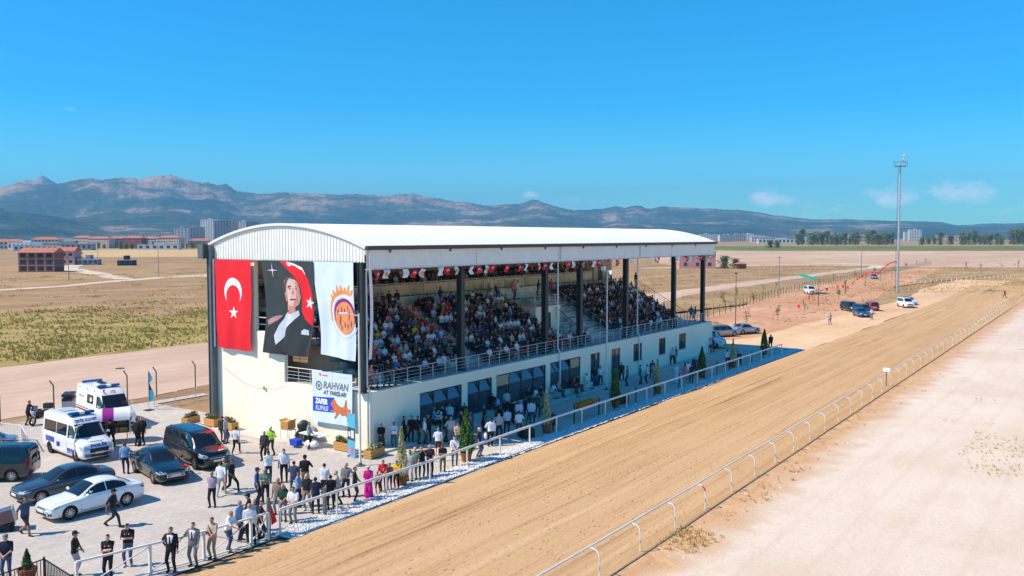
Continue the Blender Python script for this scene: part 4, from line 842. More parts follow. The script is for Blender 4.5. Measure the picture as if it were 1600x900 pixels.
potm=MB().lathe([(.0,.02),(.24,.0),(.33,.46),(.36,.46),(.36,.54),(.31,.54),(.3,.46),(.0,.46)],18).mesh('pot',MATS['terracotta'],1)
con=[leafmesh('foliage','conifer_leaf',cone_pts(2600,2.25,.52,s),.075,s,.8) for s in(1,2)]; pal=[leafmesh('foliage','conifer_pale',cone_pts(1500,2.35,.40,s,1.1),.065,s,.5) for s in(3,4)]
stm=MB().tube([(0,0,.4),(0,0,1.6),(0,0,2.85)],[.04,.03,.008],6).mesh('trunk',MATS['bark'],1)
POTS=[(40.4,30.75,'g','bright green potted conifer before the first big window'),(59.9,31.3,'g','dark green potted conifer beside the trophy table'),(77.2,31.4,'g','green potted conifer near the barred windows'),(96.3,31.9,'g','slim dark potted conifer at the far rail end'),(34.5,30.5,'p','pale dried potted conifer beside the children at the rail'),(49.4,30.9,'p','pale dried potted conifer beside the black stroller'),(67.2,31.2,'p','pale dried potted conifer in the shaded middle walkway'),(85.0,31.3,'p','pale brown potted conifer near the far van')]
for k,(x,y,c,lab) in enumerate(POTS):
    t=thing('potted_conifer',lab,'potted tree',(x,y,.015),k*1.3); ob('pot',potm,t); ob('trunk',stm,t); f=ob('crown',(con if c=='g' else pal)[k%2],t,(0,0,.52)); s=(1.08,.95,1.0,.98)[k%4]; f.scale=(s,s,s)
t=thing('potted_conifer','small green conifer behind the black picket fence','potted tree',(16.75,33.5,.012)); ob('pot',potm,t); f=ob('trunk',stm,t); f.scale=(1,1,.4); f=ob('crown',con[1],t,(0,0,.5)); f.scale=(.42,.42,.34)
def planter(x,y,rz,label,seed,L=1.15,dry=False,z=.0):
    t=thing('planter',label,'planter',(x,y,z),rz,'wooden planter boxes'); m=MATS['planter_wood']
    for s in(-1,1):
        for k in range(3): MB().bx(-L/2,L/2,s*.26-.02,s*.26+.02,.05+k*.165,.2+k*.165).build('plank',m,t)
        for k in range(3): MB().bx(s*(L/2+.021)-.02,s*(L/2+.021)+.02,-.279,.279,.052+k*.165,.198+k*.165).build('plank',m,t)
    MB().bx(-L/2+.02,L/2-.02,-.24,.24,.06,.47).build('soil',MATS['pot_soil'],t)
    r=np.random.default_rng(seed); n=360; P=np.stack([r.uniform(-L/2+.08,L/2-.08,n),r.uniform(-.2,.2,n),.48+.32*r.random(n)**1.6],1)
    ob('plants',leafmesh('plants','conifer_pale' if dry else 'shrub_leaf',P,.07,seed,.4),t)
for k,(x,y,rz,lab) in enumerate([(37.9,52.9,.2,'wooden planter at the back corner of the end wall'),(37.95,50.6,1.5,'wooden planter hidden behind the two standing men'),(37.9,48.7,1.5,'wooden planter against the end wall nearest the black van'),(38.0,38.2,1.55,'wooden planter below the race banner')]): planter(x,y,rz,lab,k+1,z=.13 if k else 0)
planter(38.2,35.9,.1,'wooden planter with dry straw plants in front of the corner',9,1.25,True)
# ---------------------------------------------------------------- signs, poles, tables
t=thing('rollup_banner','tall light blue roll-up banner beside the corner lamp post','banner',(37.45,37.0,.013),-.25); MB().bx(-.02,.0,-.42,.42,.05,2.55).build('sheet',MATS['print_cyan'],t); MB().bx(-.028,-.021,-.4,.4,1.0,1.75).build('picture_print',MATS['print_dark'],t); MB().bx(-.034,-.029,-.3,.0,1.15,1.6).bx(-.034,-.029,.08,.3,1.2,1.5).build('face_print',MATS['print_pale'],t); MB().bx(-.034,-.0285,-.2,.12,.2,.6).build('logo_print',MATS['print_pink'],t); MB().bx(-.12,.12,-.45,.45,0,.05).build('base',MATS['galvanised'],t); MB().bx(-.03,.01,-.43,.43,2.551,2.59).build('top_bar',MATS['galvanised'],t)
def lamp(x,y,h,label,kind,r=.075):
    t=thing('lamp_post',label,'lamp post',(x,y,0)); m=MATS['white_pipe' if kind!='dark' else 'grey_steel']
    MB().tube([(0,0,.02),(0,0,h*.5),(0,0,h)],[r,r*.85,r*.6],10).build('pole',m,t,smooth=1); MB().lathe([(.0,.0),(.28,.0),(.28,.04),(.1,.06),(.1,.2),(.0,.2)],14).build('base',MATS['grey_steel'],t)
    if kind=='arm': MB().tube([(0,0,h-.15),(-.35,.5,h-.03)],.03,6).build('arm',m,t); MB().cbx((-.5,.72,h),(.24,.5,.08),.6).build('lamp_head',MATS['print_white'],t)
    elif kind=='camera':
        MB().bx(-.06,.06,-.5,.5,h,h+.06).build('arm',m,t); MB().cbx((.0,.35,h+.22),(.3,.3,.34)).build('lamp_head',MATS['print_white'],t); MB().cbx((0,-.35,h-.14),(.26,.26,.26)).build('lamp_head',MATS['print_white'],t); MB().ell((.25,.0,h-.5),(.14,.14,.14)).build('camera_dome',MATS['galvanised'],t)
    else: MB().cbx((0,0,h+.1),(.16,.4,.2)).build('lamp_head',MATS['dark_steel'],t)
lamp(36.25,35.15,8.7,'white lamp post at the near corner of the stand','arm'); lamp(66.5,35.6,10.1,'white pole with floodlights in front of the stand middle','camera'); lamp(127.1,46.5,7.5,'grey pole beyond the far end of the stand','dark')
t=thing('floodlight_mast','very tall grey floodlight mast beside the far track','mast',(221.8,42.2,0)); MB().tube([(0,0,0),(0,0,15),(0,0,30.6)],[.28,.23,.17],12).build('pole',MATS['galvanised'],t,smooth=1)
MB().bx(-1.3,1.3,-1.3,1.3,29.3,29.38).build('platform',MATS['grey_steel'],t); pl=MB()
for s in(-1,1): pl.bar((-1.3,s*1.3,30.3),(1.3,s*1.3,30.3),.06,.06).bar((s*1.3,-1.3,30.3),(s*1.3,1.3,30.3),.06,.06)
for a in(-1,1):
    for b in(-1,1): pl.bar((a*1.3,b*1.3,29.4),(a*1.3,b*1.3,30.3),.05,.05)
pl.build('guard_rail',MATS['grey_steel'],t)
for k in range(6): MB().cbx((-.9+.6*(k%3)*1.2,-.7,31.0+.75*(k//3)),(.5,.25,.5),.2).build('floodlight',MATS['block_white'],t)
MB().bar((-.9,-.55,30.3),(-.9,-.55,32.1),.08,.08).bar((.7,-.55,30.3),(.7,-.55,32.1),.08,.08).build('lamp_frame',MATS['grey_steel'],t)
MB().tube([(-1.0,.3,0),(-1.0,.3,29.2)],.05,5).build('ladder',MATS['grey_steel'],t)
# thin utility poles on the plain
for k,(x,y,h,lab) in enumerate([(146.5,262.7,9,'thin utility pole on the left field track'),(172.2,255.5,10,'thin utility pole at the field track fork'),(254,428,10,'thin utility pole beyond the dark shed'),(188.8,59.6,9,'thin pole beside the sapling fence'),(326,74,10,'thin pole at the far access road'),(330,420,9,'thin utility pole in front of the golden field'),(150,105,19.5,'thin aerial pole rising behind the stand roof')]):
    t=thing('utility_pole',lab,'pole',(x,y,-.05)); MB().tube([(0,0,0),(0,0,h)],[.14,.08],7).build('pole',MATS['raw_concrete'],t); MB().bar((-.5,.5,h-.4),(.5,-.5,h-.4),.08,.08).build('crossarm',MATS['raw_concrete'],t)
# folding table with boxes by the end wall
t=thing('folding_table','white folding table with goods against the end wall','table',(37.85,40.6,.13),1.5); MB().bx(-1.0,1.0,-.38,.38,.70,.74).build('tabletop',MATS['print_white'],t)
for s in(-1,1):
    for q in(-1,1): MB().tube([(s*.85,q*.3,0),(s*.55,q*.3,.7)],.018,6).build('leg',MATS['galvanised'],t)
t=thing('side_table','small white table with a cardboard box on it','table',(38.0,43.1,.13),1.5); MB().bx(-.5,.5,-.3,.3,.68,.72).build('tabletop',MATS['print_white'],t)
for s in(-1,1):
    for q in(-1,1): MB().tube([(s*.42,q*.25,0),(s*.42,q*.25,.68)],.018,6).build('leg',MATS['galvanised'],t)
def carton(x,y,z,rz,d,label,mat='bread'):
    t=thing('carton',label,'box',(x,y,z),rz); a,b,c=d; MB().bx(-a,a,-b,b,0,c).build('body',MATS[mat],t); MB().add([(-a,-b,c),(a,-b,c),(a,-b-.15,c+.12),(-a,-b-.15,c+.12)],[(0,1,2,3)]).build('flap',MATS[mat],t); MB().add([(-a,b,c),(a,b,c),(a,b+.15,c+.1),(-a,b+.15,c+.1)],[(0,1,2,3)]).build('flap',MATS[mat],t)
carton(38.0,43.1,.852,.2,(.4,.28,.5),'brown cardboard carton on the small table by the wall','planter_wood')
t=thing('sack_heap','black plastic sacks heaped behind the folding table','sacks',(38.4,41.9,.13)); 
for k,(x,y,z,s) in enumerate([(0,0,.35,.5),(.1,.6,.3,.42),(0,.25,.95,.42),(.05,-.5,.7,.34)]): 
    m=MB().ell((x,y,z),(s*.8,s,s*.85),12,8); m.v=[(p[0]+.05*math.sin(9*p[1]+k),p[1]+.05*math.sin(8*p[2]),max(0,p[2]+.04*math.sin(11*p[0]))) for p in m.v]; m.build('sack',MATS['dark_steel' if k!=3 else 'block_grey'],t,smooth=2)
m=MB().ell((37.4,40.3,.36),(.34,.55,.26),12,8); m.v=[(p[0]+.06*math.sin(8*p[1]),p[1],max(.13,p[2]+.06*math.sin(9*p[0]+5*p[1]))) for p in m.v]; tag(m.build('white_bag',MATS['print_white'],None,2),'crumpled white plastic bag under the folding table','bag')
m=MB().ell((38.1,44.8,.18),(.25,.45,.14),10,6); m.v=[(p[0]+.05*math.sin(8*p[1]),p[1],max(.13,p[2]+.05*math.sin(9*p[0]))) for p in m.v]; tag(m.build('rag_bundle',MATS['cloth_grey'] if 'cloth_grey' in MATS else MATS['block_grey'],None,2),'grey cloth bundle lying at the foot of the end wall','bundle')
t=thing('chequered_crate','low blue crate beside the folding table','crate',(37.3,41.6,.13)); MB().bx(-.25,.25,-.3,.3,0,.32).build('body',MATS['print_blue'],t); MB().bx(-.27,.27,-.32,.32,.32,.37).build('rim',MATS['print_blue'],t)
# trophy table
t=thing('trophy_table','white trestle table carrying gold trophies by the walkway','table',(55.4,31.35,.012),.03); MB().bx(-1.4,1.4,-.35,.35,.72,.76).build('tabletop',MATS['print_white'],t)
for s in(-1,1):
    for q in(-1,1): MB().tube([(s*1.2,q*.28,0),(s*1.2,q*.28,.72)],.02,6).build('leg',MATS['galvanised'],t)
tb=MB().lathe([(.0,0),(.07,0),(.07,.07),(.0,.07)],10).mesh('base',MATS['line_black']); tcup=MB().lathe([(.0,.07),(.03,.08),(.018,.15),(.03,.2),(.085,.27),(.1,.4),(.09,.4),(.05,.26),(.0,.24)],12).mesh('cup',MATS['gold'],1); th=MB().tube([(.09,0,.38),(.15,0,.36),(.14,0,.28),(.07,0,.25)],.01,5).mesh('handle',MATS['gold'])
k=0
for j in range(3):
    for i in range(10):
        o=thing('trophy','small gold two-handled trophy cup on the trestle table','trophy',(55.4-1.2+i*.265,31.35-.22+j*.22,.772),rnd.uniform(0,3),'gold trophies on the table'); ob('base',tb,o); ob('cup',tcup,o); ob('handle',th,o); h2=ob('handle',th,o); h2.rotation_euler[2]=math.pi
def speaker(x,y,rz,label): 
    t=thing('loudspeaker',label,'speaker',(x,y,.012),rz); MB().prism([(-.3,0),(.3,0),(.3,.3),(.05,.55),(-.3,.55)],-.45,.45,'y').build('cabinet',MATS['black_metal'],t); MB().add([(.302,-.4,.04),(.302,.4,.04),(.302,.4,.28),(.302,-.4,.28)],[(0,1,2,3)]).build('grille',MATS['trim_black'],t)
speaker(47.6,31.3,1.2,'black floor loudspeaker beside the pale conifer'); speaker(61.6,31.6,1.2,'black floor loudspeaker behind the dark green conifer')
# stroller
t=thing('stroller','black folded baby stroller beside the pale conifer','stroller',(50.3,31.0,.012),.6)
for s in(-1,1): MB().tube([(-.35,s*.25,.1),(.3,s*.25,.95),(.4,s*.25,1.0)],.018,6).build('frame',MATS['black_metal'],t); MB().tube([(.4,s*.25,.1),(-.1,s*.25,.6)],.018,6).build('frame',MATS['black_metal'],t)
for s in(-1,1):
    for q in(-.35,.4): MB().lathe([(.0,-.02),(.1,-.02),(.1,.02),(.0,.02)],12,(q,s*.25,.1),'y').build('wheel',MATS['tyre'],t)
MB().prism([(-.2,.35),(.2,.4),(.3,.85),(.1,1.05),(-.05,.6)],-.22,.22,'y').build('seat',MATS['line_black'],t)
# cafe tables and chairs by the windows
for k,(x,y,lab) in enumerate([(51.2,35.75,'dark round cafe table before the second window'),(62.2,36.3,'dark round cafe table before the fourth window')]):
    t=thing('cafe_table',lab,'table',(x,y-.35,.01 if y<35.9 else .01)); MB().lathe([(.0,.72),(.4,.72),(.4,.75),(.0,.75)],18).build('tabletop',MATS['trim_black'],t); MB().tube([(0,0,.02),(0,0,.72)],.035,8).build('stem',MATS['black_metal'],t); MB().lathe([(.0,.0),(.24,.0),(.24,.03),(.0,.05)],14).build('foot',MATS['black_metal'],t)
# ---------------------------------------------------------------- vehicles (local: x forward, y left)
def pchip(X,Yv,xq):
    X=np.array(X,float);Yv=np.array(Yv,float);h=np.diff(X);d=np.diff(Yv)/h;m=np.zeros(len(X));m[0],m[-1]=d[0],d[-1]
    for i in range(1,len(X)-1):
        if d[i-1]*d[i]>0: w1,w2=2*h[i]+h[i-1],h[i]+2*h[i-1]; m[i]=(w1+w2)/(w1/d[i-1]+w2/d[i])
    i=np.clip(np.searchsorted(X,xq)-1,0,len(X)-2); t=(xq-X[i])/h[i]
    return (2*t**3-3*t**2+1)*Yv[i]+(t**3-2*t**2+t)*h[i]*m[i]+(-2*t**3+3*t**2)*Yv[i+1]+(t**3-t**2)*h[i]*m[i+1]
SEDAN=[(2.315,.60,.45,.52,.60,.32),(2.25,.70,.60,.62,.74,.24),(2.05,.77,.66,.72,.86,.2),(1.6,.85,.70,.80,.895,.19),(1.0,.93,.72,.86,.905,.19),(.75,1.03,.66,.885,.905,.19),(.3,1.29,.58,.90,.905,.19),(-.05,1.405,.56,.915,.905,.19),(-.5,1.44,.56,.925,.905,.19),(-1.0,1.385,.56,.945,.905,.19),(-1.35,1.26,.57,.96,.9,.19),(-1.75,1.055,.62,.965,.89,.21),(-2.05,1.015,.66,.94,.87,.24),(-2.25,.96,.64,.86,.8,.3),(-2.315,.84,.55,.76,.7,.36)]
VAN=[(2.57,.72,.5,.64,.62,.32),(2.45,.93,.66,.83,.82,.24),(2.1,1.06,.72,.98,.93,.21),(1.65,1.16,.74,1.06,.96,.21),(1.2,1.53,.71,1.1,.965,.21),(.8,1.80,.71,1.12,.965,.21),(.35,1.895,.73,1.14,.965,.21),(-1.5,1.905,.75,1.14,.965,.21),(-2.25,1.87,.75,1.14,.955,.24),(-2.48,1.77,.73,1.12,.92,.28),(-2.57,1.56,.66,1.0,.85,.36)]
BUS=[(2.8,.86,.5,.76,.68,.34),(2.68,1.08,.68,.98,.88,.26),(2.3,1.22,.74,1.12,.965,.23),(2.0,1.34,.77,1.2,.985,.23),(1.6,1.78,.76,1.26,.985,.23),(1.25,2.16,.76,1.3,.985,.23),(.85,2.40,.78,1.32,.985,.23),(.3,2.49,.80,1.32,.985,.23),(-2.35,2.49,.80,1.32,.985,.23),(-2.7,2.42,.78,1.3,.95,.28),(-2.8,2.15,.72,1.2,.9,.36)]
def scaled(T,sx,sy,sz): return [(a*sx,b*sz,c*sy,d*sz,e*sy,f) for a,b,c,d,e,f in T]
class Car:
    def __init__(s,name,label,cat,T,paint,loc,head,wheels,wr,rim='alloy',group=None,seg=54):
        s.root=thing(name,label,cat,(loc[0],loc[1],.014),math.radians(head),group); s.T=T; s.L=T[0][0]; s.paint=paint
        X=[r[0] for r in T][::-1]; cols=[[r[k] for r in T][::-1] for k in range(1,6)]
        u=np.linspace(0,1,seg); xq=X[0]+(X[-1]-X[0])*(u-.045*np.sin(2*np.pi*u)*1.5) ; xq=np.unique(np.concatenate([xq,[X[0]+.01,X[0]+.03,X[-1]-.01,X[-1]-.03]]))
        zt,wt,zb,wm,z0=[pchip(X,c,xq) for c in cols]; rings=[]
        for i,x in enumerate(xq):
            b=min(zb[i],zt[i]-.05); h=[(0,zt[i]+.025),(wt[i]*.4,zt[i]+.02),(wt[i]*.75,zt[i]+.005),(wt[i]*.93,zt[i]-.018),(wt[i],zt[i]-.045),((wt[i]+wm[i]-.05)/2+.012,(zt[i]-.045+b)/2+.01),(wm[i]-.05,b),(wm[i]-.012,b-.07),(wm[i],b-.17),(wm[i]-.012,(b-.17+z0[i]+.3)/2),(wm[i]+.003,z0[i]+.26),(wm[i]-.02,z0[i]+.1),(wm[i]-.12,z0[i]),(0,z0[i])]
            rings.append([(x,y,z) for y,z in h]+[(x,-y,z) for y,z in h[-2:0:-1]])
        mb=MB(); n=len(rings[0])
        for r in rings: mb.v.extend(r)
        for i in range(len(rings)-1):
            for j in range(n): mb.f.append((i*n+j,i*n+(j+1)%n,(i+1)*n+(j+1)%n,(i+1)*n+j)); mb.m.append(0)
        mb.f.append(tuple(range(n-1,-1,-1))); mb.m.append(0); k=(len(rings)-1)*n; mb.f.append(tuple(k+j for j in range(n))); mb.m.append(0)
        s.bvh=BVHTree.FromPolygons([Vector(v) for v in mb.v],mb.f)
        me=mb.mesh('body',[MATS[paint],MATS['arch_black']],1); o=ob('body',me,s.root); s.body=o
        ct=MB()
        for x in wheels:
            for sd in(-1,1): ct.lathe([(.001,-.17),(wr*1.13,-.17),(wr*1.13,.3),(.001,.3)] if sd>0 else [(.001,-.3),(wr*1.13,-.3),(wr*1.13,.17),(.001,.17)],22,(x,sd*(T[5][4]-.07),wr*1.0),'y')
        cm=ct.mesh('cut',[MATS[paint],MATS['arch_black']]); cm.polygons.foreach_set('material_index',[1]*len(cm.polygons)); co=ob('cut',cm)
        m=o.modifiers.new('b','BOOLEAN'); m.operation='DIFFERENCE'; m.object=co; m.solver='EXACT'
        # boolean is solved in the car's own frame
        rl,rr=s.root.location.copy(),s.root.rotation_euler.copy(); s.root.location=(0,0,0); s.root.rotation_euler=(0,0,0); bpy.context.view_layer.update()
        dg=bpy.context.evaluated_depsgraph_get(); nm=bpy.data.meshes.new_from_object(o.evaluated_get(dg)); o.modifiers.clear()
        if len(nm.polygons)>200: o.data=nm; nm.name='body'; nm.set_sharp_from_angle(angle=math.radians(38))
        bpy.data.objects.remove(co); s.root.location=rl; s.root.rotation_euler=rr
        # wheels
        key=(round(wr,2),rim)
        if key not in Car.W:
            ty=MB().lathe([(wr*.66,-.1),(wr*.93,-.105),(wr,-.07),(wr,.07),(wr*.93,.105),(wr*.66,.1)],26,(0,0,0),'y').mesh('tyre',MATS['tyre'],1)
            rm=MB().lathe([(wr*.68,.09),(wr*.62,.095),(wr*.6,.03)],26,(0,0,0),'y')
            for k in range(10):
                a=2*math.pi*k/10; rm.bar((math.cos(a)*.04,.07,math.sin(a)*.04),(math.cos(a+.1)*wr*.62,.085,math.sin(a+.1)*wr*.62),.03,.035)
            rm.lathe([(.0,.1),(.05,.095),(.055,.05)],12,(0,0,0),'y'); Car.W[key]=(ty,rm.mesh('rim',MATS[rim],1),MB().lathe([(wr*.6,.028),(.01,.028)],20,(0,0,0),'y').mesh('brake_disc',MATS['trim_black']))
        ty,rm,bd=Car.W[key]
        for x in wheels:
            for sd in(-1,1):
                w_=ob('wheel',ty,s.root,(x,sd*(T[5][4]-.115),wr)); r2=ob('rim',rm,w_); b2=ob('brake_disc',bd,w_)
                w_.name='tyre'; W=thing('wheel',None,None,(x,sd*(T[5][4]-.115),wr)); W.parent=s.root; 
                for q in(w_,r2,b2): q.parent=W; q.location=(0,0,0)
                if sd<0: W.rotation_euler[2]=math.pi
    W={}
    def hit(s,d,u,v):
        o,r={'L':((u,4,v),(0,-1,0)),'R':((u,-4,v),(0,1,0)),'T':((u,v,6),(0,0,-1)),'F':((6,u,v),(-1,0,0)),'B':((-6,u,v),(1,0,0))}[d]
        return s.bvh.ray_cast(Vector(o),Vector(r))[:2]
    def patch(s,name,poly,d,mat,eps=.006,parent=None,step=.11):
        bm=bmesh.new()
        if isinstance(poly,bpy.types.Mesh): bm.from_mesh(poly)
        else:
            f=bm.faces.new([bm.verts.new((p[0],p[1],0)) for p in poly]); f.normal_update(); bmesh.ops.triangulate(bm,faces=[f])
        cutmesh(bm,step); bad=[]
        for v in bm.verts:
            c,n=s.hit(d,v.co.x,v.co.y)
            if c is None: bad.append(v)
            else:
                ax={'L':(0,1,0),'R':(0,-1,0),'T':(0,0,1),'F':(1,0,0),'B':(-1,0,0)}[d]
                if n.dot(Vector(ax))<0: n=-n
                v.co=c+n*eps
        if bad: bmesh.ops.delete(bm,geom=bad,context='VERTS')
        bmesh.ops.recalc_face_normals(bm,faces=bm.faces)
        for f in bm.faces: f.smooth=True
        me=bpy.data.meshes.new(name); bm.to_mesh(me); bm.free(); me.materials.append(MATS[mat]); return ob(name,me,parent or s.root)
    def both(s,name,poly,mat,eps=.006,step=.11):
        return [s.patch(name,poly,d,mat,eps,None,step) for d in 'LR']
    def fb(s,name,poly,d,mat,eps=.006):
        for k in(1,-1): s.patch(name,[(p[0]*k,p[1]) for p in poly],d,mat,eps)
    def seam(s,x,z0,z1,dx=0): s.both('door_seam',[(x-.007,z0),(x+.007,z0),(x+dx+.007,z1),(x+dx-.007,z1)],'arch_black',.003,.2)
    def box(s,name,c,d,mat,rz=0): return MB().cbx(c,d,rz).build(name,MATS[mat],s.root)
    def mirror(s,x,z,y):
        for sd in(-1,1): 
            m=MB().ell((x,sd*(y+.1),z),(.07,.11,.075),10,6).bar((x,sd*(y-.04),z-.05),(x,sd*(y+.04),z-.03),.05,.04); m.build('mirror',MATS[s.paint],s.root,smooth=2)
def sedan(name,label,paint,loc,head,sc=(1,1,1),rim='alloy',style='a',group=None,detail=True):
    T=scaled(SEDAN,*sc); a,b,c=sc; Z=lambda L:[(x*a,z*c) for x,z in L]; Yx=lambda L:[(x*a,y*b) for x,y in L]; F=lambda L:[(y*b,z*c) for y,z in L]
    k=Car(name,label,'car',T,paint,loc,head,(1.42*a,-1.3*a),.325,rim,group)
    k.patch('windscreen',Yx([(.93,.64),(.93,-.64),(.12,-.505),(.12,.505)]),'T','tinted_glass'); k.patch('rear_window',Yx([(-1.1,.49),(-1.1,-.49),(-1.7,-.55),(-1.7,.55)]),'T','tinted_glass')
    k.both('side_window',Z([(.72,.965),(.33,1.2),(.0,1.325),(-.33,1.36),(-.33,.975)]),'tinted_glass'); k.both('side_window',Z([(-.38,.975),(-.38,1.36),(-.8,1.335),(-1.15,1.235),(-1.32,1.14),(-1.36,1.0)]),'tinted_glass')
    for x,dx in ((.92,-.06),(-.36,.0),(-1.28,.12)): k.seam(x*a,.32*c,.9*c,dx)
    k.both('sill_seam',Z([(.9,.30),(.9,.315),(-1.2,.315),(-1.2,.30)]),'arch_black',.003,.3)
    for x in(-.2,-1.12): k.both('door_handle',Z([(x,.80),(x+.17,.805),(x+.17,.835),(x,.83)]),'chrome' if style=='e' else paint,.022)
    k.mirror(.62*a,.99*c,.86*b)
    k.fb('headlight',F([(.46,.60),(.80,.60),(.84,.70),(.72,.735),(.47,.68)]),'F','lamp_glass',.008)
    if style=='e':
        k.patch('grille_surround',F([(-.47,.42),(.47,.42),(.44,.66),(-.44,.66)]),'F','chrome',.008); k.patch('grille',F([(-.43,.44),(.43,.44),(.4,.64),(-.4,.64)]),'F','arch_black',.014)
        for z in(.49,.54,.59): k.patch('grille_bar',F([(-.42,z),(.42,z),(.42,z+.02),(-.42,z+.02)]),'F','chrome',.02)
        k.patch('window_trim',Z([(.74,.94),(-1.36,.975),(-1.36,.993),(.74,.958)]),'L','chrome',.008,step=.2); k.patch('window_trim',Z([(.74,.94),(-1.36,.975),(-1.36,.993),(.74,.958)]),'R','chrome',.008,step=.2)
    else:
        k.patch('grille',F([(-.44,.56),(.44,.56),(.4,.655),(-.4,.655)]),'F','trim_black',.008); k.patch('grille_bar',F([(-.44,.60),(.44,.60),(.43,.625),(-.43,.625)]),'F','chrome',.014)
    k.patch('lower_intake',F([(-.5,.30),(.5,.30),(.46,.42),(-.46,.42)]),'F','trim_black',.008); k.fb('fog_lamp',F([(.56,.32),(.78,.34),(.76,.46),(.6,.44)]),'F','trim_black',.008)
    k.box('number_plate',(2.315*a+.035,0,.49*c),(.02,.5,.11),'plate'); k.box('number_plate',(-2.315*a-.02,0,.66*c),(.02,.5,.11),'plate')
    k.fb('tail_light',F([(.45,.78),(.78,.74),(.8,.86),(.6,.9),(.45,.86)]),'B','lamp_red',.008); k.both('tail_light',Z([(-2.2,.74),(-2.02,.78),(-2.0,.87),(-2.17,.86)]),'lamp_red',.008)
    k.both('headlight',Z([(2.17,.60),(1.95,.64),(1.85,.71),(2.06,.70)]),'lamp_glass',.008)
    k.patch('bonnet_seam',Yx([(.97,.66),(.985,.66),(.985,-.66),(.97,-.66)]),'T','arch_black',.003,step=.3); k.fb('bonnet_seam',Yx([(1.0,.66),(2.0,.58),(2.0,.57),(1.0,.648)]),'T','arch_black',.003)
    k.patch('boot_seam',Yx([(-1.78,.58),(-1.765,.58),(-1.765,-.58),(-1.78,-.58)]),'T','arch_black',.003,step=.3)
    return k
def van(name,label,paint,loc,head,sc=(1,1,1),rim='alloy',cat='van',glazed=True,rails=True):
    T=scaled(VAN,*sc); a,b,c=sc; Z=lambda L:[(x*a,z*c) for x,z in L]; Yx=lambda L:[(x*a,y*b) for x,y in L]; F=lambda L:[(y*b,z*c) for y,z in L]
    k=Car(name,label,cat,T,paint,loc,head,(1.63*a,-1.57*a),.335,rim)
    k.patch('windscreen',Yx([(1.62,.70),(1.62,-.70),(.86,-.63),(.86,.63)]),'T','tinted_glass')
    k.both('side_window',Z([(1.38,1.18),(.98,1.55),(.72,1.7),(.3,1.74),(.3,1.16)]),'tinted_glass'); k.both('side_window',Z([(.22,1.16),(.22,1.74),(-.98,1.75),(-.98,1.16)]),'tinted_glass'); k.both('side_window',Z([(-1.06,1.16),(-1.06,1.75),(-2.05,1.72),(-2.2,1.2)]),'tinted_glass')
    k.patch('rear_window',F([(-.66,1.14),(.66,1.14),(.6,1.72),(-.6,1.72)]),'B','tinted_glass')
    for x in(1.42,.26,-1.02): k.seam(x*a,.34*c,1.1*c)
    k.both('slide_rail',Z([(-1.05,1.04),(-2.2,1.04),(-2.2,1.06),(-1.05,1.06)]),'arch_black',.004,.3); k.both('flank_moulding',Z([(1.2,.52),(-1.1,.52),(-1.1,.56),(1.2,.56)]),paint,.012,.3)
    for x in(.38,-.15): k.both('door_handle',Z([(x,.98),(x+.18,.985),(x+.18,1.015),(x,1.01)]),'chrome',.022)
    k.mirror(1.2*a,1.22*c,.94*b)
    k.fb('headlight',F([(.5,.74),(.78,.72),(.86,.86),(.8,.94),(.56,.86)]),'F','lamp_glass',.008); k.both('headlight',Z([(2.42,.74),(2.2,.78),(2.1,.9),(2.35,.86)]),'lamp_glass',.008)
    k.patch('grille',F([(-.48,.62),(.48,.62),(.46,.84),(-.46,.84)]),'F','trim_black',.008)
    for z in(.68,.76): k.patch('grille_bar',F([(-.46,z),(.46,z),(.46,z+.025),(-.46,z+.025)]),'F','chrome',.016)
    k.patch('lower_intake',F([(-.55,.34),(.55,.34),(.5,.48),(-.5,.48)]),'F','trim_black',.008)
    k.box('number_plate',(2.57*a+.03,0,.54*c),(.02,.5,.11),'plate'); k.box('number_plate',(-2.57*a-.02,.0,.8*c),(.02,.5,.11),'plate')
    k.fb('tail_light',F([(.74,.8),(.87,.8),(.83,1.3),(.74,1.34)]),'B','lamp_red',.008); k.both('tail_light',Z([(-2.52,.82),(-2.4,.82),(-2.38,1.3),(-2.46,1.3)]),'lamp_red',.008)
    k.patch('bonnet_seam',Yx([(1.68,.7),(1.695,.7),(1.695,-.7),(1.68,-.7)]),'T','arch_black',.003,step=.3)
    if rails:
        for s_ in(-1,1): MB().tube([(.5*a,s_*.66*b,1.93*c),(.4*a,s_*.66*b,1.985*c),(-1.9*a,s_*.66*b,1.985*c),(-2.0*a,s_*.66*b,1.92*c)],.02,6).build('roof_rail',MATS['trim_black'],k.root)
    return k
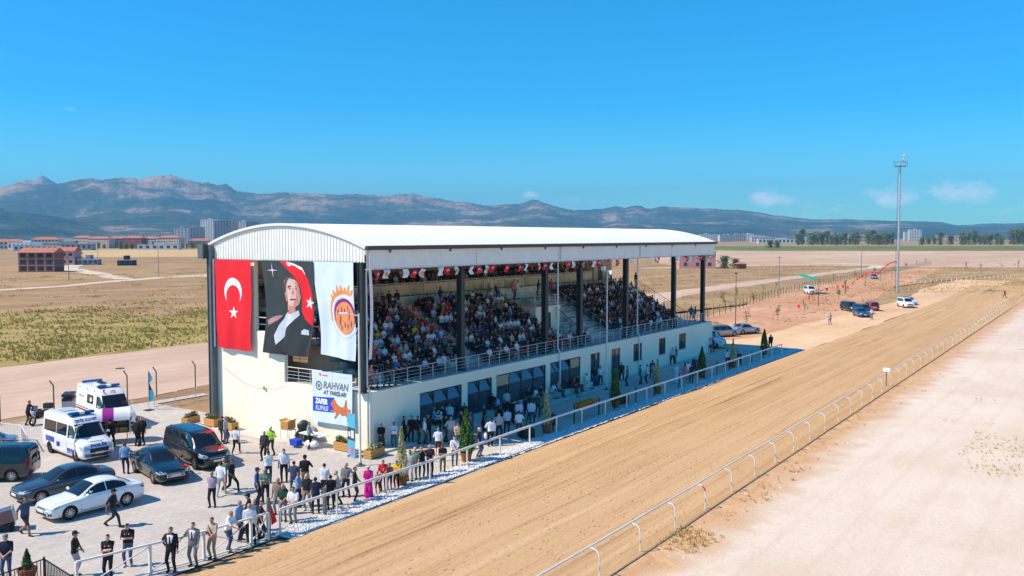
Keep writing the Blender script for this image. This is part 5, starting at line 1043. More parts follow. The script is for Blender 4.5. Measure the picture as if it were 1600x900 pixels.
def minibus(name,label,loc,head,sc=(1,1,1),kind='police'):
    T=scaled(BUS,*sc); a,b,c=sc; Z=lambda L:[(x*a,z*c) for x,z in L]; Yx=lambda L:[(x*a,y*b) for x,y in L]; F=lambda L:[(y*b,z*c) for y,z in L]
    k=Car(name,label,'van' if kind!='ambulance' else 'ambulance',T,'paint_white',loc,head,(1.82*a,-1.6*a),.34,'alloy_dark')
    k.patch('windscreen',F([(-.84,1.38),(.84,1.38),(.74,2.1),(-.74,2.1)]),'F','tinted_glass')
    k.both('side_window',Z([(1.86,1.36),(1.5,1.72),(1.22,2.0),(.8,2.04),(.8,1.3)]),'tinted_glass')
    for x in(1.95,.72): k.seam(x*a,.4*c,1.28*c)
    k.patch('grille',F([(-.52,.6),(.52,.6),(.56,.86),(-.56,.86)]),'F','trim_black',.008); k.patch('lower_bumper',F([(-.7,.34),(.7,.34),(.7,.54),(-.7,.54)]),'F','trim_black',.008); k.box('number_plate',(2.8*a+.03,0,.58*c),(.02,.5,.11),'plate')
    k.fb('headlight',F([(.56,.74),(.82,.74),(.86,.98),(.76,1.02),(.6,.9)]),'F','lamp_glass',.008); k.both('headlight',Z([(2.64,.76),(2.45,.8),(2.35,1.0),(2.56,.98)]),'lamp_glass',.008)
    k.patch('bonnet_slot',F([(-.4,1.175),(.4,1.175),(.4,1.195),(-.4,1.195)]),'F','trim_black',.006); k.mirror(1.62*a,1.5*c,.98*b)
    k.fb('tail_light',F([(.78,.7),(.88,.7),(.86,1.2),(.78,1.2)]),'B','lamp_red',.008); k.patch('rear_window',F([(-.64,1.4),(.64,1.4),(.6,2.1),(-.6,2.1)]),'B','tinted_glass')
    if kind=='police':
        k.both('side_window',Z([(.66,1.36),(.66,2.04),(-.7,2.04),(-.7,1.36)]),'tinted_glass'); k.both('side_window',Z([(-.76,1.36),(-.76,2.04),(-2.4,2.02),(-2.4,1.36)]),'tinted_glass')
        k.both('blue_panel',Z([(-.9,.75),(-.9,1.08),(-2.1,1.08),(-2.1,.75)]),'paint_police_blue',.004); k.both('blue_panel',Z([(-.15,.62),(-.15,.9),(-.6,.9),(-.6,.62)]),'paint_police_blue',.004); k.both('blue_panel',Z([(1.6,.42),(1.6,.72),(.8,.72),(.8,.42)]),'paint_police_blue',.004); k.fb('blue_panel',[(.5*b,.36*c),(.8*b,.38*c),(.8*b,.56*c),(.5*b,.56*c)],'F','paint_police_blue',.014)
        # driver door standing open
        dr=thing('door',None,None,(1.9*a,-.99*b,0),-.95); dr.parent=k.root
        MB().bx(-1.15,0,-.06,.0,.42,1.3).build('door_panel',MATS['paint_white'],dr); MB().bx(-1.15,-.0,-.066,-.0605,.5,.78).build('blue_panel',MATS['paint_police_blue'],dr); MB().bx(-1.1,-.14,-.045,-.02,1.3,1.98).build('pane',MATS['tinted_glass'],dr)
        MB().bar((-1.12,-.03,1.3),(-1.12,-.03,2.02),.05,.05).bar((-1.12,-.03,2.02),(-.3,-.03,2.02),.05,.05).bar((-.3,-.03,2.02),(-.04,-.03,1.3),.05,.05).build('door_frame',MATS['paint_white'],dr)
        MB().bx(-1.0,-.1,.001,.02,.5,1.2).build('door_lining',MATS['trim_black'],dr)
        k.patch('roof_hatch',Yx([(-1.0,.35),(-1.0,-.35),(-1.9,-.35),(-1.9,.35)]),'T','shed_roof',.03); lb=1.0
        k.patch('lettering',shifted(text2d('POLİS',.2,.010,0,'CENTER',1.7),0,.925*c),'F','paint_police_blue',.012)
        k.patch('lettering',shifted(text2d('ÇEVİK KUVVET',.18,.008,0,'CENTER',1.05),0,2.19*c),'F','paint_police_blue',.012)
    else:
        k.both('side_window',Z([(.3,1.45),(.3,2.0),(-.75,2.0),(-.75,1.45)]),'tinted_glass'); k.both('white_disc',circ(-.1*a,1.7*c,.16,14),'print_white',.012)
        k.both('red_stripe',Z([(2.0,1.02),(2.0,1.08),(-2.6,1.14),(-2.6,1.06)]),'paint_red',.005,.3); k.both('red_stripe',Z([(2.0,.86),(2.0,.96),(-2.6,1.0),(-2.6,.88)]),'lamp_red',.005,.3)
        k.patch('crescent_mark',[(p[0]-.42,p[1]+2.28*c) for p in ([(-y*1.0,x) for x,y in crescent(0,0,.14,.11,.05,14)])],'F','paint_red',.012); k.patch('number_mark',shifted(text2d('112',.22,.01,0,'CENTER',1.0),.05,2.2*c),'F','paint_red',.012)
        for d,sg in (('L',-1),('R',1)): k.patch('lettering',shifted(text2d('AMBULANS',.2,.0,0,'CENTER',float(sg)),-1.7*a,1.7*c),d,'paint_red',.008); k.patch('number_mark',shifted(text2d('112',.26,.0,0,'CENTER',float(sg)),-1.7*a,1.36*c),d,'print_grey',.008)
        k.box('roof_vent',(-.6,.0,2.56*c),(1.0,.7,.12),'paint_white'); MB().lathe([(.0,.06),(.2,.06),(.22,0),(.0,0)],14,(-.3,0,2.625*c)).build('roof_fan',MATS['trim_black'],k.root); MB().lathe([(.0,.06),(.2,.06),(.22,0),(.0,0)],14,(-.85,0,2.625*c)).build('roof_fan',MATS['trim_black'],k.root)
        for x in(.3,-.9,-2.2): k.both('marker_lamp',Z([(x,2.26),(x+.14,2.26),(x+.14,2.34),(x,2.34)]),'lamp_blue',.01)
        k.box('light_bar',(-2.2*a,0,2.57*c),(.25,1.3,.14),'lamp_blue')
    k.box('light_bar',(.55*a,0,2.56*c+(.06 if kind=='police' else .03)),(.28,1.45,.14),'lamp_blue'); k.box('light_bar_centre',(.55*a,0,2.56*c+(.06 if kind=='police' else .03)),(.29,.3,.145),'print_white'); k.box('light_bar_foot',(.55*a,0,2.515*c),(.2,1.0,.06),'trim_black')
    return k
sedan('sedan','white saloon car parked nearest the track rail','paint_white',(23.14,40.1),176.5)
sedan('sedan','dark grey saloon car parked behind the white saloon','paint_grey',(23.75,43.6),173)
e=sedan('sedan','glossy black saloon car with chrome grille and red pennant','paint_black_blue',(28.64,42.81),-105,(1.062,1.02,1.015),style='e')
v_=van('passenger_van','glossy black passenger van with red flag stickers on its bonnet','paint_black',(31.6,43.6),-101)
for d,L in (('T',[(2.0,.35),(2.3,.15),(2.2,.55),(1.85,.75)]),('T',[(.75,.3),(.95,.15),(.85,.65),(.6,.68)])): v_.patch('flag_sticker',L,d,'flag_red',.012)
v_.patch('flag_sticker',[(2.3,.15),(2.36,.2),(2.25,.58),(2.2,.55)],'T','flag_white',.012); e.patch('pennant',[(1.75,.7),(2.05,.55),(2.1,.74),(1.85,.82)],'T','flag_red',.03)
van('small_van','dark green-black estate van seen from the rear at the left edge','paint_darkgreen',(23.1,49.6),132,(.856,.95,.965))
minibus('police_minibus','white police minibus with blue panels and its door open',(28.7,51.0),-96,(1,1,.985))
minibus('ambulance','white high-roof ambulance with red stripes and blue light bars',(34.4,57.5),-101,(1.1,1.02,1.085),'ambulance')
sedan('sedan','silver car with glaring windows cut off at the left edge','paint_silver',(24.9,55.6),150)
# far vehicles
minibus('minibus','white minibus with blue flags on its bonnet at the far end wall',(98.6,40.2),-80,(1,1,.96)).patch('flag_cover',[(2.0,.5),(2.7,.5),(2.7,-.6),(1.9,-.5)],'T','paint_blue',.02)
van('estate_car','silver estate car parked beyond the stand','paint_silver',(110.8,42.4),-30,(.88,.94,.80),cat='car')
sedan('sedan','pale blue-grey old saloon car parked beside the silver estate','paint_sky',(115.8,41.0),-25,(.97,.95,.97))
sedan('sedan','bright blue saloon car at the far track shoulder','paint_blue',(151.3,34.2),-150,(.95,.95,.97)); van('estate_car','dark estate car parked behind the bright blue saloon','paint_darkgreen',(162,38.5),-140,(.88,.94,.84),cat='car'); van('estate_car','dark grey hatchback with a person beside it on the shoulder','paint_grey',(158.5,35.6),-140,(.84,.94,.8),cat='car')
k=van('hatchback','red hatchback with its tailgate raised beside the far track','paint_red',(165.5,35.8),30,(.8,.92,.8),cat='car'); MB().bx(-2.6,-1.9,-.6,.6,1.62,1.68).build('tailgate',MATS['paint_red'],k.root)
k=van('patrol_car','white patrol car with light bar beside the mast','paint_white',(176,32.0),-150,(.9,.95,.95),cat='car'); k.box('light_bar',(.2,0,1.9),(.25,1.1,.12),'lamp_blue')
sedan('sedan','white saloon car behind the white patrol car','paint_white',(184,32.8),-150); sedan('sedan','small silver car on the red soil track','paint_silver',(290,62),-160)
k=van('camper_truck','white pickup under a green market awning on the red soil','paint_white',(205,57.6),-150,(.9,.95,1.0),cat='truck')
t=thing('awning','turquoise green cloth awning over the white pickup','awning',(206.5,58.5,0)); MB().add([(-2.4,-2.0,3.3),(2.4,-2.0,3.3),(2.8,2.0,4.3),(-2.2,2.0,4.3),(-2.4,-2.0,3.24),(2.4,-2.0,3.24),(2.8,2.0,4.24),(-2.2,2.0,4.24)],[(0,1,2,3),(7,6,5,4),(0,4,5,1),(1,5,6,2),(2,6,7,3),(3,7,4,0)]).build('cloth',MATS['tent_green'],t)
for s in(-1,1):
    for q in(-1,1): MB().tube([(s*2.2,q*1.85,0),(s*2.2,q*1.85,3.77+q*.47)],.05,6).build('pole',MATS['galvanised'],t)
# motorcycle
t=thing('motorcycle','black motorcycle with top case parked by the back fence','motorcycle',(32.0,61.6,.012),math.radians(205))
for x in(-.72,.74):
    W=thing('wheel',None,None,(x,0,.32)); W.parent=t; MB().lathe([(.24,-.06),(.31,-.06),(.33,0),(.31,.06),(.24,.06),(.24,-.06)],22,(0,0,0),'y').build('tyre',MATS['tyre'],W,smooth=1)
    r_=MB().lathe([(.25,-.03),(.22,0),(.25,.03)],22,(0,0,0),'y')
    for k in range(8): r_.bar((0,0,0),(math.cos(k*.785)*.24,0,math.sin(k*.785)*.24),.02,.02)
    r_.build('rim',MATS['alloy_dark'],W)
MB().prism([(-.5,.45),(.3,.4),(.45,.75),(.2,.95),(-.1,.8),(-.55,.78)],-.13,.13,'y').build('engine_body',MATS['line_black'],t); MB().ell((.15,0,.92),(.32,.17,.14)).build('tank',MATS['paint_black'],t,smooth=2); MB().prism([(-.75,.78),(-.05,.76),(0,.86),(-.7,.9)],-.15,.15,'y').build('seat',MATS['trim_black'],t)
MB().bx(-1.1,-.68,-.26,.26,.92,1.28).build('top_case',MATS['line_black'],t); MB().tube([(.74,.1,.32),(.5,.1,1.0)],.03,6).tube([(.74,-.1,.32),(.5,-.1,1.0)],.03,6).build('fork',MATS['galvanised'],t); MB().tube([(.3,.42,1.12),(.45,.2,1.1),(.5,0,1.05),(.45,-.2,1.1),(.3,-.42,1.12)],.018,6).build('handlebar',MATS['black_metal'],t); MB().prism([(.5,.95),(.62,.95),(.45,1.35),(.4,1.33)],-.2,.2,'y').build('windshield',MATS['window_glass'],t); MB().ell((.66,0,.9),(.1,.12,.12)).build('headlight',MATS['lamp_glass'],t,smooth=2)
MB().tube([(-.2,.16,.4),(-.9,.2,.45)],.05,8).build('exhaust',MATS['chrome'],t)
t=thing('grille_panel','dark slatted metal box standing behind the ambulance','cabinet',(35.2,63.6,.0),.9); MB().bx(-.75,.75,-.35,.35,0,1.0).build('cabinet',MATS['galvanised'],t)
for k in range(2): MB().bx(-.76,.76,-.36,.36,1.02+k*.3,1.2+k*.3).build('slat',MATS['dark_steel'],t)
t=thing('brown_trunk','dark brown tilted box with grey edge cut off at the left','box',(19.1,40.5,.012),-.5); tr=Matrix.Rotation(-.22,4,'Y'); m=MB().bx(-.7,.7,-.35,.35,.3,.85); m.v=[tuple(tr@Vector(p)) for p in m.v]; m.build('body',MATS['paint_maroon'],t); m=MB().bx(.701,.76,-.36,.36,.28,.88); m.v=[tuple(tr@Vector(p)) for p in m.v]; m.build('edge_frame',MATS['galvanised'],t)
for x in(-.5,.5): MB().lathe([(.0,-.04),(.12,-.04),(.12,.04),(.0,.04)],12,(x,-.38,.12),'y').build('wheel',MATS['tyre'],t); MB().lathe([(.0,-.04),(.12,-.04),(.12,.04),(.0,.04)],12,(x,.38,.12),'y').build('wheel',MATS['tyre'],t)
MB().bx(-.6,.6,-.34,.34,.14,.3).build('chassis',MATS['black_metal'],t)
# barrel kiosk
t=thing('barrel_kiosk','white and purple barrel-shaped kiosk cart full of bread','kiosk',(31.6,52.4,.012),math.radians(-32)); R=.85; zc=1.3
for nm,x0,x1,mt in (('shell_panel',-1.15,-.4,'kiosk_white'),('stripe_panel',-.4,.25,'kiosk_purple'),('shell_panel',.25,1.15,'kiosk_white')):
    m=MB(); n=24
    for i in range(n+1):
        a=math.radians(12+ (225)*i/n); 
        for r_ in(R,R-.04):
            for x in(x0+.003,x1-.003): m.v.append((x,-math.cos(a)*r_,zc+math.sin(a)*r_))
    for i in range(n):
        q=4*i; m.f+= [(q,q+1,q+5,q+4),(q+2,q+6,q+7,q+3),(q,q+4,q+6,q+2),(q+1,q+3,q+7,q+5)]; m.m+=[0]*4
    m.build(nm,MATS[mt],t,smooth=1)
for x in(-1.17,1.17): MB().lathe([(R-.06,-.03),(R+.03,-.03),(R+.03,.03),(R-.06,.03),(R-.06,-.03)],30,(x,0,zc),'x').build('end_ring',MATS['kiosk_white'],t,smooth=1); MB().lathe([(.0,-.012),(R-.07,-.012),(R-.07,.012),(.0,.012)],26,(x*.985,0,zc),'x').build('end_panel',MATS['visor'] if x<0 else MATS['galvanised'],t)
MB().bx(-1.1,1.1,-.55,.6,.62,.68).build('shelf',MATS['planter_wood'],t); MB().bx(-1.1,1.1,-.3,.6,1.15,1.2).build('shelf',MATS['planter_wood'],t)
for k in range(4): MB().cbx((-.8+.53*k,-.25,.82),(.46,.42,.26)).build('bread_crate',MATS['bread'],t)
for k in range(3): MB().cbx((-.7+.7*k,.0,1.34),(.55,.4,.24)).build('bread_crate',MATS['bread'],t)
for s in(-1,1):
    for q in(-.45,.5): MB().tube([(s*1.0,q,0),(s*1.0,q,.62)],.03,6).build('leg',MATS['galvanised'],t)
# barrel kiosk goods tray on the ground
# ---------------------------------------------------------------- people: one continuous body per pose
# slots: 0 skin 1 shirt 2 trousers 3 hair 4 shoes 5 forearm 6 shin 7 shirt front 8 neck 9 eyes
def ik(a, b, l1, l2, hint):
    a,b=Vector(a),Vector(b); d=b-a; L=min(d.length,l1+l2-.004); d=d.normalized()
    x=(l1*l1-l2*l2+L*L)/(2*L); h=math.sqrt(max(1e-6,l1*l1-x*x))
    hv=Vector(hint); hv=(hv-d*hv.dot(d)).normalized()
    return a+d*x+hv*h, a+d*L
def person_mesh(name, feet, hands, hip=(0,0,.93), lean=0., twist=0., head=(0,0), skirt=None, vox=.0115, tris=3000, fingers=True, elbow=((-.5,.7,-.5),(.5,.7,-.5)), knee=None):
    """faces -Y. feet/hands: (left,right) target points, left = -X side"""
    caps=[]; 
    def cap(a,b,r0,r1,z,sy=1.): caps.append((Vector(a),Vector(b),r0,r1,z))
    hipv=Vector(hip); R=Matrix.Rotation(lean,3,'X')
    def T(p): # torso point given relative to hip centre
        return hipv + R@Vector(p)
    # torso
    cap(T((-.075,.0,.0)),T((.075,.0,.0)),.125,.125,2); cap(T((-.06,0,-.06)),T((.06,0,-.06)),.12,.12,2)
    for q in range(13):
        zz=.03+.36*q/12; hw=float(np.interp(zz,(.03,.12,.25,.39),(.078,.064,.086,.112))); rd=float(np.interp(zz,(.03,.12,.25,.39),(.125,.118,.117,.100))); yo=float(np.interp(zz,(.03,.2,.39),(.004,-.008,.004)))
        cap(T((-hw,yo,zz)),T((hw,yo,zz)),rd,rd,1)
    cap(T((-.125,.006,.43)),T((.125,.006,.43)),.085,.085,1)
    cap(T((-.14,.01,.475)),T((.14,.01,.475)),.066,.066,1); cap(T((-.06,.012,.51)),T((.06,.012,.51)),.062,.062,1)
    # neck, head
    nb=T((0,.012,.53)); hr=Matrix.Rotation(head[0],3,'X'); hz=Matrix.Rotation(head[1],3,'Z')
    hc0=T((0,-.012,.57)); 
    def Hd(p): return hc0 + hz@(hr@Vector(p))
    cap(nb,Hd((0,.0,.03)),.058,.055,8)
    cap(Hd((0,.012,.115)),Hd((0,-.012,.115)),.083,.083,0); cap(Hd((0,.02,.15)),Hd((0,-.005,.15)),.078,.076,3)
    cap(Hd((0,-.045,.03)),Hd((0,-.03,.08)),.048,.064,0)
    cap(Hd((0,.04,.105)),Hd((0,.045,.14)),.068,.07,3)
    cap(Hd((0,-.098,.075)),Hd((0,-.092,.115)),.014,.008,0)
    for s in(-1,1):
        cap(Hd((s*.084,.005,.085)),Hd((s*.086,.012,.115)),.014,.018,0)
    # legs
    for i,s in((0,-1),(1,1)):
        f=Vector(feet[i]); h=hipv+Vector((s*.095,0,-.04))
        an=f+Vector((0,.03,.085))
        kh=knee[i] if knee else (s*.15,-1,0)
        k,an2=ik(h,an,.43,.425,kh)
        cap(h,k,.095,.066,2); 
        if (h-an).z>.5 or True: cap(k,k+(an2-k)*.98,.062,.05,6)
        cap(k,k+(an2-k)*.35,.064,.062,6)
        toe=Vector((0,-1,0))
        if feet[i][2]>.03: toe=Vector((0,-.8,-.6))
        cap(an2+Vector((0,.035,-.045)),an2+Vector((s*.012,0,-.05))+toe*.15,.043,.036,4)
        cap(an2+Vector((0,.0,-.02)),an2+Vector((s*.012,0,-.052))+toe*.19,.046,.028,4)
    if skirt:
        for t in range(9):
            q=t/8; z=hipv.z*(1-q)+skirt*q; r=.135+.055*q
            cap((-.07,0,z),(.07,0,z),r,r,2)
    # arms
    for i,s in((0,-1),(1,1)):
        sh=T((s*.185,.012,.472)); w=Vector(hands[i]); e,w2=ik(sh,w,.29,.255,elbow[i])
        cap(sh,e,.062,.05,1); m=sh+(e-sh)*.55
        cap(sh,m,.066,.062,1)
        cap(e,w2,.043,.029,5)
        d=(w2-e).normalized(); side=d.cross(Vector((0,0,1)) if abs(d.z)<.8 else Vector((0,-1,0))).normalized(); nrm=side.cross(d).normalized()
        cap(w2,w2+d*.075,.030,.034,0); cap(w2+d*.03+side*.014,w2+d*.08+side*.018,.02,.018,0); cap(w2+d*.03-side*.014,w2+d*.08-side*.018,.02,.018,0)
        if fingers:
            cu=nrm*(-.35)
            for k_,(o_,l_) in enumerate(((-.031,.06),(-.0105,.074),(.0105,.07),(.031,.052))):
                b0=w2+d*.085+side*o_; b1=b0+(d+cu*.5).normalized()*l_*.55; b2=b1+(d+cu*2.2).normalized()*l_*.5
                cap(b0,b1,.0098,.0095,0); cap(b1,b2,.0095,.0085,0)
            t0=w2+d*.025+side*.03*s; t1=t0+(d*.6+side*.75*s+cu*.3).normalized()*.045; t2=t1+(d+side*.1*s+cu*.8).normalized()*.032
            cap(t0,t1,.0125,.011,0); cap(t1,t2,.011,.009,0)
    # build raw shells, fuse them into one surface
    mb=MB()
    for (a,b,r0,r1,z) in caps:
        d=b-a; L=d.length; d=d.normalized() if L>1e-5 else Vector((0,0,1)); n=12 if r0>.03 else 8; h=3
        pts=[];rs=[]
        for j in range(h): q=math.pi/2*(1-j/h)*.98; pts.append(a-d*r0*math.sin(q)); rs.append(r0*math.cos(q))
        pts+= [a,b]; rs+=[r0,r1]
        for j in range(1,h+1): q=math.pi/2*j/h*.98; pts.append(b+d*r1*math.sin(q)); rs.append(r1*math.cos(q))
        mb.tube(pts,rs,n)
    me=bpy.data.meshes.new(name+'_raw'); me.from_pydata(mb.v,[],mb.f); me.update()
    o=link(bpy.data.objects.new(name+'_raw',me))
    m=o.modifiers.new('r','REMESH'); m.mode='VOXEL'; m.voxel_size=vox
    m=o.modifiers.new('s','SMOOTH'); m.factor=.5; m.iterations=6
    dg=bpy.context.evaluated_depsgraph_get(); ev=o.evaluated_get(dg); n0=sum(len(p.vertices)-2 for p in ev.data.polygons)
    m=o.modifiers.new('d','DECIMATE'); m.ratio=min(1,tris/max(1,n0))
    dg=bpy.context.evaluated_depsgraph_get(); out=bpy.data.meshes.new_from_object(o.evaluated_get(dg))
    bpy.data.objects.remove(o); bpy.data.meshes.remove(me); out.name=name
    n=len(out.polygons); ce=np.empty(n*3); out.polygons.foreach_get('center',ce); ce=ce.reshape(-1,3)
    no=np.empty(n*3); out.polygons.foreach_get('normal',no); no=no.reshape(-1,3)
    best=np.full(n,9.); zone=np.zeros(n,int)
    for (a,b,r0,r1,z) in caps:
        a_=np.array(a);d=np.array(b)-a_;L2=max(1e-9,d@d); t=np.clip(((ce-a_)@d)/L2,0,1)
        ds=np.linalg.norm(ce-a_-t[:,None]*d,axis=1)-(r0+(r1-r0)*t)
        if z in(1,2): ds-=.004
        if z==2 and skirt: ds-=.02
        k=ds<best; best[k]=ds[k]; zone[k]=z
    # eyes and brows, shirt front
    Hi=(hz@hr).transposed(); loc=(ce-np.array(hc0))@np.array(Hi).T
    eye=(loc[:,1]<-.06)&(np.abs(np.abs(loc[:,0])-.034)<.014)&(np.abs(loc[:,2]-.112)<.009); zone[eye]=9
    hairline=(loc[:,2]>.165)|((loc[:,1]>.02)&(loc[:,2]>.06)); zone[((zone==0)|(zone==3))&(np.linalg.norm(loc-np.array((0,0,.1)),axis=1)<.16)&hairline]=3
    zone[(zone==3)&~hairline]=0
    tl=(ce-np.array(hipv))@np.array(R)
    vf=(zone==1)&(tl[:,1]<-.05)&(np.abs(tl[:,0])<.012+.055*np.clip((tl[:,2]-.1)/.4,0,1))&(tl[:,2]>.1); zone[vf]=7
    out.materials.clear()
    for k in range(10): out.materials.append(MP[k])
    out.polygons.foreach_set('material_index',zone.astype('i')); out.polygons.foreach_set('use_smooth',[True]*n)
    out['hc']=tuple(Hd((0,.005,.12))); out.update()
    return out
